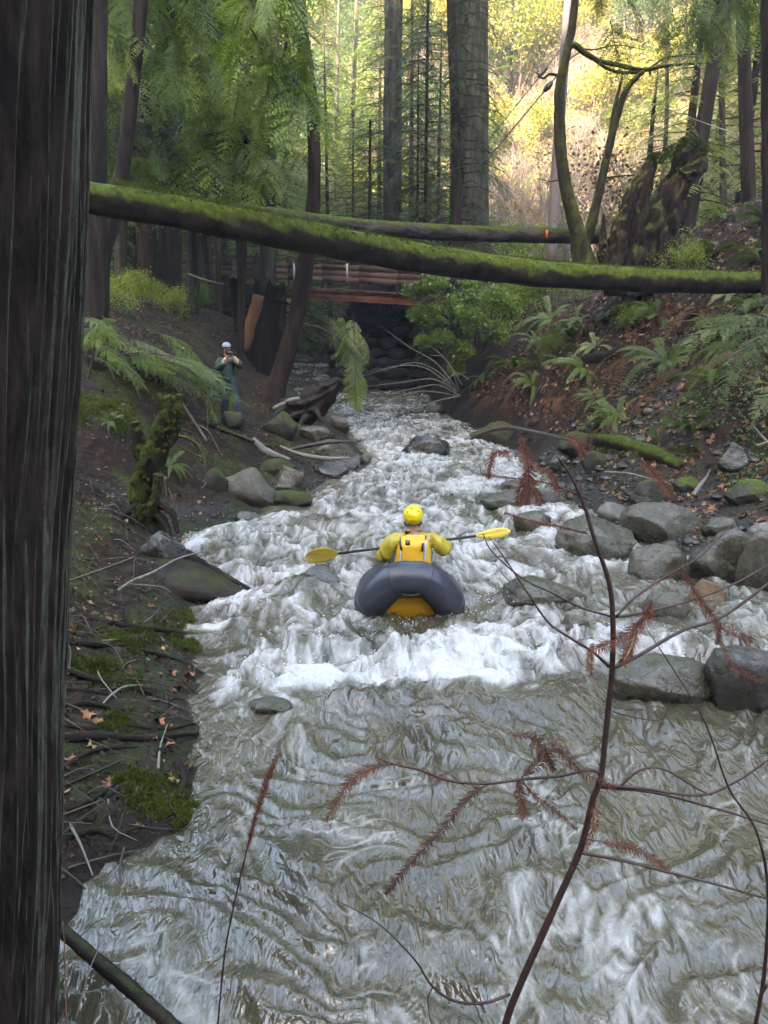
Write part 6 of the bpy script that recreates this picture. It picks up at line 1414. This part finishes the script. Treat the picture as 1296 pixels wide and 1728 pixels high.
V, F = box(Q(-.05, -.135, 1.25), (.12, .02, .24)); ob('shirt', mesh_np('shirt', V, F, M['shirt_teal'], True), onl)
V = V0 * [.098 * k_, .112 * k_, .085 * k_]; V[:, 2] = np.maximum(V[:, 2], -.01)
cp_ = ob('cap', mesh_np('cap', V, F0, M['cap_grey'], True), onl, Q(-.05, -.02, 1.695))
Vb = V0 * [.085, .11, .008]; ob('cap_peak', mesh_np('cap_peak', Vb * k_, F0, M['cap_grey'], True), cp_, Q(.02, -.10, -.005))
V = V0 * [.066, .06, .065]; ob('beard', mesh_np('beard', V * k_ * (1 + .1 * noise3(V0 * 4, 2)[:, None]), F0, M['beard'], True), onl, Q(-.025, -.045, 1.575))
cmr = thing('camera', 'small black camera held up to the face of the onlooker in waders', 'camera', O0 + Vector(Q(.05, -.235, 1.56)))
V, F = box((0, 0, 0), (.12 * k_, .05 * k_, .08 * k_)); ob('camera_body', mesh_np('camera_body', V, F, M['camera_body']), cmr)
V, F = tube([(0.02, -.02, 0), (.05, -.10, 0)], [.032, .036], 4, 16); ob('lens', mesh_np('lens', V, F, M['camera_body'], True), cmr)
# ------------------------------------------------------------ roots, sticks, moss of the near bank
def onland(pts, lift=.02, sag=0.0):
    o = []
    for px, py in pts:
        q = ground(px, py); o.append(q + Vector((0, 0, lift)))
    return o
ROOTS = [([(110, 1085), (170, 1092), (240, 1100), (300, 1115), (345, 1140)], .030, .012), ([(110, 1130), (165, 1150), (220, 1158), (262, 1175)], .025, .01), ([(105, 1195), (150, 1190), (205, 1200), (270, 1205)], .022, .008), ([(110, 1250), (180, 1245), (250, 1248), (335, 1240)], .030, .012),
         ([(108, 1225), (160, 1230), (215, 1225), (280, 1232), (330, 1222)], .016, .006), ([(106, 1300), (150, 1275), (210, 1262), (290, 1268)], .018, .008), ([(150, 1390), (180, 1350), (220, 1325), (270, 1310), (325, 1300)], .026, .012), ([(110, 1370), (150, 1355), (190, 1330), (205, 1300)], .020, .010), ([(180, 1440), (205, 1410), (240, 1395), (262, 1385)], .012, .005),
         ([(120, 1040), (170, 1050), (230, 1062), (300, 1068), (360, 1080)], .035, .015), ([(110, 1165), (170, 1172), (240, 1185), (300, 1180), (322, 1190)], .014, .005), ([(280, 1130), (310, 1150), (335, 1175)], .018, .008), ([(110, 1330), (150, 1310), (195, 1290)], .012, .005), ([(300, 1290), (312, 1320), (300, 1350)], .03, .015), ([(120, 1415), (160, 1405), (200, 1420)], .02, .01)]
for i, (pp, r0_, r1_) in enumerate(ROOTS):
    V, F = tube(onland(pp, r0_ * .3), [r0_, (r0_ + r1_) / 2, r1_], 46, 10, .25, i, jscale=1.5); wpart('root', mesh_np('root', V, F, M['root'], True), near)
def moss_patch(label, poly, n, size, seed, fac=(0, 0, 1)):
    rng = np.random.default_rng(seed); cx = np.mean([p_[0] for p_ in poly]); cy = np.mean([p_[1] for p_ in poly]); pts = []
    for (x, y, rx_, ry_) in poly:
        for _ in range(26):
            a_ = rng.random() * 6.28; r = rng.random() ** .5; q = ground(x + rx_ * r * math.cos(a_), y + ry_ * r * math.sin(a_)); pts.append(list(q))
    pts = np.array(pts); jit = rng.normal(0, .03, (len(pts) * 4, 2)); pts = np.repeat(pts, 4, 0); pts[:, :2] += jit; pts[:, 2] = terrain(pts[:, 0], pts[:, 1]) + .006
    nn = np.repeat(np.array([[0, -.2, 1.0]]), len(pts), 0); V, F = tufts(pts, nn, n, size, rng)
    tag(ob('moss', mesh_np('moss', V, F, M['mossfuzz'])), label, kind='stuff')
moss_patch('moss sheet on the roots below the slab log', [(260, 1085, 95, 16), (200, 1075, 60, 12), (330, 1090, 40, 10)], 9000, .030, 1)
moss_patch('moss cushion on the roots beside the near redwood', [(180, 1135, 45, 20), (150, 1125, 25, 12), (210, 1155, 30, 12)], 6000, .030, 2)
moss_patch('moss hanging over the undercut edge of the near bank', [(260, 1340, 55, 30), (290, 1370, 35, 25), (230, 1320, 30, 15)], 9000, .026, 3)
moss_patch('small moss tuft among the roots', [(195, 1225, 22, 12)], 1500, .026, 4)
moss_patch('moss on the slope behind the snag', [(185, 690, 45, 16), (150, 680, 30, 12), (215, 720, 25, 14), (130, 700, 20, 20)], 7000, .045, 5)
moss_patch('moss band on the decaying slab log', [(350, 1035, 55, 12), (300, 1050, 50, 12)], 3500, .025, 6)
moss_patch('moss bank at the terrace edge across the creek', [(1060, 745, 55, 12), (1120, 765, 60, 12), (1010, 760, 30, 8), (950, 790, 25, 8)], 7000, .04, 7)
def stick(label, pts, r, mat, Y=None, name='stick', lift=.02, n=30, parts=None, cat='stick', jit=.15, grp=None):
    w_ = [P(*q) if len(q) == 3 else (ground(*q) + Vector((0, 0, lift))) for q in pts]
    t = thing(name, label, cat, w_[0], grp); V, F = tube(w_, r, n, 9, jit, int(pts[0][0]), jscale=1.5); wpart('stem', mesh_np('stem', V, F, M[mat], True), t)
    for pp, rr_ in (parts or []):
        w2 = [P(*q) if len(q) == 3 else (ground(*q) + Vector((0, 0, lift))) for q in pp]; V, F = tube(w2, rr_, 14, 6, .1, 4); wpart('twig', mesh_np('twig', V, F, M[mat], True), t)
    return t
stick('pale lichen covered stick arching over the slab log', [(155, 1050, 6.4), (172, 1022, 6.5), (215, 985, 6.6), (260, 965, 6.7), (302, 942, 6.8), (352, 928, 6.9)], [.020, .016, .012, .004], 'stick_pale', parts=[([(225, 982, 6.6), (227, 940, 6.55)], [.006, .005]), ([(215, 985, 6.6), (270, 990, 6.6), (290, 1000, 6.6)], [.006, .003])])
stick('thin grey stick pointing from the near redwood to the slab log', [(112, 982, 6.2), (170, 962, 6.3), (228, 940, 6.4)], [.010, .012, .010], 'stick', parts=[])
stick('grey curved stick lying on the roots', [(170, 1198), (190, 1178), (215, 1163), (255, 1160)], [.006, .009, .008, .003], 'stick_pale')
stick('dark thin stick poking over the pool from the near bank', [(378, 1190, 5.0), (410, 1175, 5.05), (452, 1164, 5.1)], [.006, .006, .003], 'stick', parts=[([(378, 1188, 5.0), (425, 1186, 5.0), (448, 1180, 5.0)], [.004, .002])])
bst = stick('thick dark branch sticking out of the water at the foot of the near redwood', [(85, 1552, 2.6), (160, 1618, 2.49), (220, 1668, 2.36), (300, 1740, 2.17)], [.026, .029, .030, .028], 'slab', name='branch', cat='branch')
stick('white straw stalk in the lower corner', [(128, 1720, 1.9), (150, 1640, 1.95), (172, 1590, 2.0), (190, 1555, 2.05)], [.0022, .0022, .002, .0012], 'drift', name='stalk', cat='stalk')
stick('orange straw stalk right against the near redwood', [(112, 1728, 1.75), (110, 1620, 1.8), (106, 1555, 1.8)], [.002, .002, .0015], 'splint', name='stalk', cat='stalk')
stick('dark stalk leaning in the lower corner', [(92, 1740, 1.8), (112, 1690, 1.85), (106, 1600, 1.85)], [.003, .002, .001], 'twig', name='stalk', cat='stalk')
stick('curved brown driftwood stick over the flat boulder, upper of the two', [(478, 762, 13.6), (520, 752, 13.5), (560, 746, 13.4), (595, 745, 13.3)], [.022, .040, .035, .020], 'stick', name='driftwood', cat='driftwood')
stick('curved lilac brown driftwood stick below the upper curved one', [(473, 753, 13.3), (505, 766, 13.2), (545, 773, 13.1), (591, 773, 13.0)], [.018, .038, .040, .018], 'drift', name='driftwood', cat='driftwood')
stick('bleached flat drift board beside the mossy block boulder', [(428, 745), (450, 765), (490, 778)], [.05, .08, .03], 'drift', name='driftwood', cat='driftwood')
stick('mossy stick leading from the onlooker to the squarish mossy boulder', [(360, 722), (400, 738), (440, 752), (460, 756)], [.04, .04, .03, .02], 'moss_stem', cat='stick')
stick('thin dead stick leaning below the onlooker', [(308, 680, 12.6), (340, 730, 12.4), (368, 775, 12.2), (388, 800, 12.0)], [.015, .020, .020, .014], 'stick_pale', parts=[([(330, 715, 12.5), (352, 728, 12.3), (372, 765, 12.2)], [.01, .005])])
stick('green mossy arched branch beside the snag', [(298, 735, 9.6), (322, 742, 9.6), (340, 762, 9.6), (348, 790, 9.5)], [.02, .025, .02, .01], 'moss_stem', parts=[([(300, 752, 9.6), (325, 765, 9.6), (345, 775, 9.6)], [.015, .006]), ([(305, 725, 9.6), (330, 735, 9.7), (352, 770, 9.6)], [.015, .006])])
stick('mossy branch leaning down the slope behind the onlooker', [(312, 640, 14.2), (332, 668, 14.1), (350, 690, 14.0), (362, 712, 14)], [.025, .04, .04, .025], 'moss_stem')
stick('pale stick lying on the slope under the bridge rail', [(318, 462, 17.6), (345, 472, 17.5), (378, 480, 17.4)], [.02, .02, .01], 'drift')
stick('dark stick lying on the near slope above the sapling', [(205, 500), (235, 510), (262, 515)], [.03, .025, .015], 'stick')
stick('bleached orange stick leaning beside the small moss capped boulder', [(1170, 836, 8.6), (1182, 818, 8.65), (1192, 805, 8.7), (1199, 792, 8.7)], [.028, .024, .016, .008], 'drift')
stick('pale broken branch on the terrace near the picture edge', [(1272, 720, 9.6), (1285, 736, 9.6), (1305, 756, 9.5)], [.012, .018, .02], 'drift', parts=[([(1276, 752, 9.5), (1300, 744, 9.5)], [.012, .01])])
stick('dark drift branch along the shore under the steep bank', [(800, 735, 13.5), (850, 722, 13.2), (905, 730, 12.6), (960, 742, 12)], [.02, .04, .035, .02], 'stick', name='driftwood', cat='driftwood')
stick('thin wet branch lying between the moss topped boulders', [(1020, 796, 9.8), (1065, 800, 9.5), (1110, 812, 9.2)], [.012, .014, .006], 'stick_pale')
rgs = np.random.default_rng(41)
for i in range(9):
    px = rgs.uniform(790, 900); py = 700 + (px - 790) * .3 + rgs.uniform(-25, 25); q = ground(px, py)
    V, F = tube([q + Vector((0, 0, .05)), q + Vector((rgs.uniform(-.3, .3), -.25, -.05)), q + Vector((rgs.uniform(-.5, .4), -.45, -.35))], [.03, .02, .008], 12, 6, .3, i)
    t = thing('exposed_root', 'dark exposed root hanging from the undercut steep bank', 'root', q, 'exposed roots of the undercut steep bank'); wpart('stem', mesh_np('stem', V, F, M['root'], True), t)
# hollow ledge log on the slope
stick('dark rotten log half buried in the fern slope', [(965, 612), (1005, 606), (1045, 600)], [.10, .13, .10], 'burnt', name='rotten_log', cat='log', n=26)
stick('mossy log half buried at the terrace edge', [(1000, 742), (1050, 752), (1105, 772), (1150, 790)], [.10, .13, .13, .08], 'stump_green', name='rotten_log', cat='log', n=30)
# big leaves lying on the near bank
M['leaf_big'] = simple('fallen_maple_leaf', (.22, .085, .035), .6, 30, .4, .35, 20)
for i, (px, py, s, lab) in enumerate(((150, 1212, .055, 'orange maple leaf curled on the roots near the redwood'), (165, 1222, .05, 'pinkish maple leaf lying under the orange one'), (270, 1222, .055, 'dark red leaf among the roots'), (320, 1145, .06, 'rusty leaf clump at the pool edge'), (285, 1265, .045, 'brown leaf lower on the root shelf'), (125, 1290, .05, 'pale pink leaf beside the redwood'), (118, 675, .04, 'tiny orange leaf on the slope beside the redwood'), (310, 916, .06, 'orange leaf on the top corner of the slab log'), (292, 1140, .05, 'folded brown leaf at the mossy sheet end'))):
    q = ground(px, py); k2 = 12; an = np.linspace(0, 2 * np.pi, k2, endpoint=False); r = np.where(np.arange(k2) % 2 == 0, 1, .5) * s
    V = np.stack([r * np.cos(an), r * np.sin(an) * .8, .35 * s * np.cos(an * 2 + i)], -1); V = np.vstack([V, [0, 0, 0]]); F = np.array([[k2, a_, (a_ + 1) % k2] for a_ in range(k2)])
    V2 = V - [0, 0, .002]
    t = tag(ob('leaf', mesh_np('leaf', *joinp([(V, F), (V2, F[:, ::-1])]), M['leaf_big']), None, q + Vector((0, 0, .03))), lab, 'leaf'); t.rotation_euler = (rad(25), rad(15), i)

# ------------------------------------------------------------ dead saplings in front of the viewer
def twigthing(name, label, cat, stem, r, branches, needles, mat='twig'):
    """stem and branches are pixel polylines with their ground distance; needles = (polyline, t0, t1, length, count)"""
    t = thing(name, label, cat, P(*stem[0])); V, F = tube([P(*q) for q in stem], r, 70, 12, .10, 5, jscale=2); wpart('stem', mesh_np('stem', V, F, M[mat], True), t)
    for i, (pts, rr_) in enumerate(branches):
        w_ = [P(*q) for q in pts]; V, F = tube(w_, rr_, 40, 7, .14, i, jscale=2); bo = wpart('branch', mesh_np('branch', V, F, M[mat], True), t)
    for i, (pts, t0, t1, ln, n) in enumerate(needles):
        V, F = spray_along([P(*q) for q in pts], ln, .0020, n, i, t0, t1, .25); wpart('dead_needles', mesh_np('dead_needles', V, F, M['needle_rust']), t)
D = 1.45
def L3(*q, d=D): return [(x, y, d + .0 * i) for i, (x, y) in enumerate(q)]
stem = [(845, 1760, 1.50), (862, 1700, 1.50), (905, 1600, 1.50), (950, 1500, 1.50), (982, 1425, 1.50), (1000, 1350, 1.50), (1014, 1310, 1.50), (1024, 1220, 1.50), (1033, 1130, 1.50), (1034, 1040, 1.50), (1027, 980, 1.50), (1000, 900, 1.50), (985, 850, 1.50), (962, 800, 1.50), (940, 770, 1.50)]
b1 = [(1014, 1305, 1.5), (990, 1300, 1.48), (940, 1310, 1.46), (880, 1315, 1.42), (825, 1322, 1.40), (760, 1318, 1.37), (710, 1300, 1.34), (660, 1288, 1.32), (632, 1275, 1.32)]
b1b = [(660, 1288, 1.32), (620, 1300, 1.3), (585, 1325, 1.29), (550, 1385, 1.28)]
b1c = [(825, 1322, 1.40), (790, 1345, 1.38), (745, 1400, 1.35), (690, 1460, 1.33), (650, 1510, 1.32)]
b1d = [(880, 1312, 1.42), (905, 1290, 1.42), (940, 1262, 1.42), (980, 1300, 1.44), (1040, 1330, 1.46)]
b1e = [(880, 1315, 1.42), (900, 1340, 1.43), (940, 1370, 1.44), (975, 1400, 1.47)]
b1f = [(875, 1312, 1.42), (878, 1345, 1.41), (885, 1380, 1.4)]
b1g = [(865, 1240, 1.4), (900, 1245, 1.41), (925, 1275, 1.42), (935, 1300, 1.43)]
b2 = [(1014, 1325, 1.5), (1080, 1330, 1.5), (1180, 1342, 1.5), (1240, 1320, 1.5), (1300, 1280, 1.5)]
b3 = [(1014, 1328, 1.5), (1100, 1337, 1.52), (1200, 1362, 1.54), (1310, 1395, 1.55)]
b3b = [(1045, 1328, 1.5), (1080, 1300, 1.5), (1120, 1298, 1.5), (1175, 1330, 1.5), (1200, 1342, 1.5)]
b4 = [(975, 1438, 1.5), (1050, 1452, 1.48), (1120, 1470, 1.47), (1200, 1490, 1.46), (1300, 1518, 1.45)]
b4b = [(985, 1415, 1.5), (1040, 1425, 1.49), (1090, 1440, 1.48), (1130, 1470, 1.47)]
b5 = [(1034, 1128, 1.5), (1080, 1105, 1.52), (1150, 1065, 1.55), (1220, 1040, 1.58), (1310, 975, 1.6)]
b6 = [(1033, 1042, 1.5), (1080, 1035, 1.52), (1160, 1015, 1.54), (1240, 985, 1.56), (1310, 945, 1.58)]
b6b = [(1040, 1040, 1.5), (1075, 1005, 1.52), (1120, 975, 1.55), (1180, 940, 1.56), (1240, 880, 1.58)]
b7 = [(1028, 1125, 1.5), (1000, 1100, 1.5), (960, 1075, 1.5), (925, 1050, 1.5), (890, 1000, 1.5), (850, 940, 1.5), (825, 905, 1.5)]
b8 = [(1030, 1040, 1.5), (980, 1025, 1.48), (930, 1000, 1.46), (880, 975, 1.44), (830, 930, 1.42), (815, 900, 1.42)]
b9 = [(860, 1678, 1.5), (820, 1692, 1.46), (770, 1690, 1.42), (730, 1665, 1.40), (700, 1620, 1.38), (640, 1560, 1.36), (570, 1520, 1.34)]
b9b = [(730, 1665, 1.4), (722, 1690, 1.4), (730, 1740, 1.4)]
b10 = [(990, 900, 1.5), (950, 890, 1.49), (900, 880, 1.48), (852, 866, 1.47)]
b11 = [(962, 800, 1.5), (1000, 800, 1.5), (940, 760, 1.5), (880, 745, 1.49)]
b12 = [(1000, 845, 1.5), (965, 830, 1.5), (910, 812, 1.49), (850, 806, 1.48), (808, 800, 1.47)]
b13 = [(1034, 1200, 1.5), (1060, 1208, 1.5), (1110, 1215, 1.5), (1125, 1200, 1.5), (1135, 1160, 1.5)]
b14 = [(1000, 850, 1.5), (1030, 830, 1.5), (1060, 800, 1.5)]
twigthing('dead_sapling', 'dead conifer sapling with dark stem and rusty needles in front of the water', 'sapling', stem, [.0095, .0088, .008, .0072, .0066, .006, .0048, .0036, .002],
          [(b1, [.0042, .0034, .0024, .0012]), (b1b, [.0018, .001]), (b1c, [.0022, .0010]), (b1d, [.0016, .001]), (b1e, [.0014, .0008]), (b1f, [.0014, .0008]), (b1g, [.001, .0014]), (b2, [.0048, .0036, .003, .002]), (b3, [.0045, .0034, .0028, .0024]), (b3b, [.003, .0026, .002]), (b4, [.0045, .0034, .0028]), (b4b, [.0016, .001]),
           (b5, [.0048, .004, .0034, .0036]), (b6, [.0034, .0026, .002]), (b6b, [.003, .0022, .0014]), (b7, [.0038, .003, .002, .0009]), (b8, [.0026, .002, .001]), (b9, [.0040, .0034, .0022, .0010]), (b9b, [.0018, .001]), (b10, [.002, .0012]), (b12, [.002, .0012]), (b13, [.0022, .0016, .001]), (b14, [.0015, .0008])],
          [(b1, .45, .98, .012, 70), (b1b, .05, 1, .026, 90), (b1c, .1, 1, .022, 130), (b1d, .05, 1, .028, 130), (b1e, .2, 1, .020, 70), (b1f, .05, 1, .030, 60), (b1g, 0, 1, .022, 70), (b4b, .2, 1, .026, 80), (b10, .1, 1, .012, 60), (b12, .15, 1, .012, 60), (b6b, .15, .7, .012, 40),
           ([(1000, 1350, 1.5), (1005, 1390, 1.48), (990, 1430, 1.47)], 0, 1, .022, 60)])
# hanging dead sprays
def dead_spray(label, pts, ln, n, r=.0016, w_=None, extra=()):
    t = thing('dead_spray', label, 'dead spray', P(*pts[0])); V, F = tube([P(*q) for q in pts], [r, r * .5], 24, 6, .1, 2); wpart('twig', mesh_np('twig', V, F, M['twig'], True), t)
    V, F = spray_along([P(*q) for q in pts], ln, .0021, int(n * .85), int(pts[0][0]), 0.02, 1, .4); wpart('dead_needles', mesh_np('dead_needles', V, F, M['needle_rust']), t)
    for i, (pp, l2, n2) in enumerate(extra):
        V, F = spray_along([P(*q) for q in pp], l2, .0021, int(n2 * .85), i + 7, 0, 1, .4); wpart('dead_needles', mesh_np('dead_needles', V, F, M['needle_rust']), t)
dead_spray('rusty needle spray hanging over the rapids beside the two shore boulders', [(878, 735, 1.5), (892, 790, 1.49), (890, 850, 1.48)], .030, 110, extra=[([(890, 800, 1.49), (905, 830, 1.49), (915, 850, 1.49)], .022, 60), ([(890, 800, 1.49), (878, 830, 1.49), (876, 850, 1.49)], .022, 60), ([(892, 780, 1.49), (930, 800, 1.49), (940, 830, 1.49)], .018, 60)])
dead_spray('small rusty spray at the far end of the thin dead branch', [(860, 762, 1.48), (832, 768, 1.47), (824, 808, 1.47)], .018, 60)
dead_spray('rusty spray on the sapling stem pointing to the pool', [(1100, 1010, 1.5), (1085, 1050, 1.49), (1040, 1080, 1.48), (995, 1100, 1.46)], .030, 150, extra=[([(1075, 1050, 1.49), (1065, 1090, 1.48), (1050, 1120, 1.47)], .026, 80), ([(1000, 1085, 1.46), (995, 1110, 1.45), (998, 1140, 1.45)], .018, 50)])
dead_spray('brown curled spray drooping past the tan orange boulder', [(1150, 955, 1.55), (1180, 1010, 1.53), (1210, 1050, 1.52), (1212, 1085, 1.51)], .026, 130, extra=[([(1210, 1050, 1.52), (1245, 1070, 1.52), (1270, 1080, 1.52)], .022, 60), ([(1215, 1080, 1.51), (1240, 1125, 1.5), (1290, 1150, 1.5)], .018, 60)])
dead_spray('coppery spray standing above the moss capped block', [(1080, 775, 1.5), (1110, 805, 1.5), (1135, 838, 1.5)], .026, 110)
dead_spray('pinkish brown spray before the slope beside the hanging rusty one', [(958, 735, 1.5), (975, 745, 1.5), (985, 770, 1.5)], .024, 70)
stick('slim bare shoot rising along the picture edge', [(1272, 1745, 1.42), (1290, 1640, 1.42), (1296, 1500, 1.42), (1275, 1400, 1.42), (1230, 1330, 1.42), (1190, 1220, 1.42), (1130, 1120, 1.42), (1090, 1060, 1.42)], [.0052, .0042, .003, .0022, .0015, .0008], 'twig', name='shoot', cat='shoot', n=60, parts=[([(1294, 1660, 1.42), (1285, 1680, 1.42), (1310, 1640, 1.42)], [.002, .001])])
t = stick('upright shoot with a rusty bristly tip standing in the pool foreground', [(366, 1745, 1.7), (378, 1620, 1.7), (392, 1540, 1.7), (415, 1440, 1.7), (440, 1350, 1.7), (466, 1278, 1.7)], [.0030, .0028, .0024, .0018, .001], 'twig', name='shoot', cat='shoot', n=50)
V, F = spray_along([P(415, 1440, 1.7), P(440, 1350, 1.7), P(466, 1276, 1.7)], .022, .0022, 170, 3, .05, 1, -.3); wpart('dead_needles', mesh_np('dead_needles', V, F, M['needle_rust']), t)
stick('hair thin stalk with a curled tip in the pool foreground', [(540 + 280, 1745, 1.3), (800, 1690, 1.3), (785, 1650, 1.3), (776, 1640, 1.3)], [.0012, .001], 'twig', name='stalk', cat='stalk')
stick('thin curved stalk beside the thick dark branch', [(180, 1450, 2.0), (200, 1400, 2.05), (208, 1370, 2.1)], [.0015, .001], 'stick', name='stalk', cat='stalk')

# thrown droplets and foam flecks over the rapid
rg = np.random.default_rng(91); parts = []; V0, F0 = ico(1)
n = 2600; yy = np.concatenate([rg.uniform(4.9, 6.2, n // 2), rg.uniform(6, 15, n // 2)]); xx = XL(yy) + rg.random(n) * (XR(yy) - XL(yy))
zz, ff = water_surface(xx[None], yy[None]); zz = zz[0]; ff = ff[0]; kp = ff > .45
for x, y, z in zip(xx[kp], yy[kp], zz[kp]): parts.append((V0 * rg.uniform(.0025, .0075) * rg.uniform(.7, 1.3, 3) + [x, y, z + abs(rg.normal(0, .035)) + .002], F0))
for cx_, cy_ in ((.22, 6.45), (-.3, 6.6), (.75, 6.6), (.2, 8.2), (PZ(320, 912, 0).x, PZ(320, 912, 0).y), (PZ(840, 1020, 0).x, PZ(840, 1020, 0).y)):
    for _ in range(70): parts.append((V0 * rg.uniform(.003, .008) + [cx_ + rg.normal(0, .16), cy_ + rg.normal(0, .10), float(wz(cy_)) + .05 + abs(rg.normal(0, .06))], F0))
M['drops'] = simple('white_water_drops', (.6, .6, .58), .2, var=.05)
V, F = joinp(parts); tag(ob('spray', mesh_np('spray', V, F, M['drops'], True)), 'droplets thrown up by the rapid', kind='stuff')

# ------------------------------------------------------------ the damp air of the valley
V, F = box((0, 20, 34), (520, 480, 84))
hz = mesh_np('haze', V, F)
hm = bpy.data.materials.new('valley_haze'); hm.use_nodes = True; nt = hm.node_tree; nt.nodes.remove(nt.nodes['Principled BSDF'])
pv = nd(nt, 'ShaderNodeVolumePrincipled', {'Color': (.92, .95, 1, 1), 'Density': .0013, 'Anisotropy': .3}); nt.links.new(pv.outputs[0], nt.nodes['Material Output'].inputs['Volume'])
hz.materials.append(hm); tag(ob('haze', hz), kind='stuff')
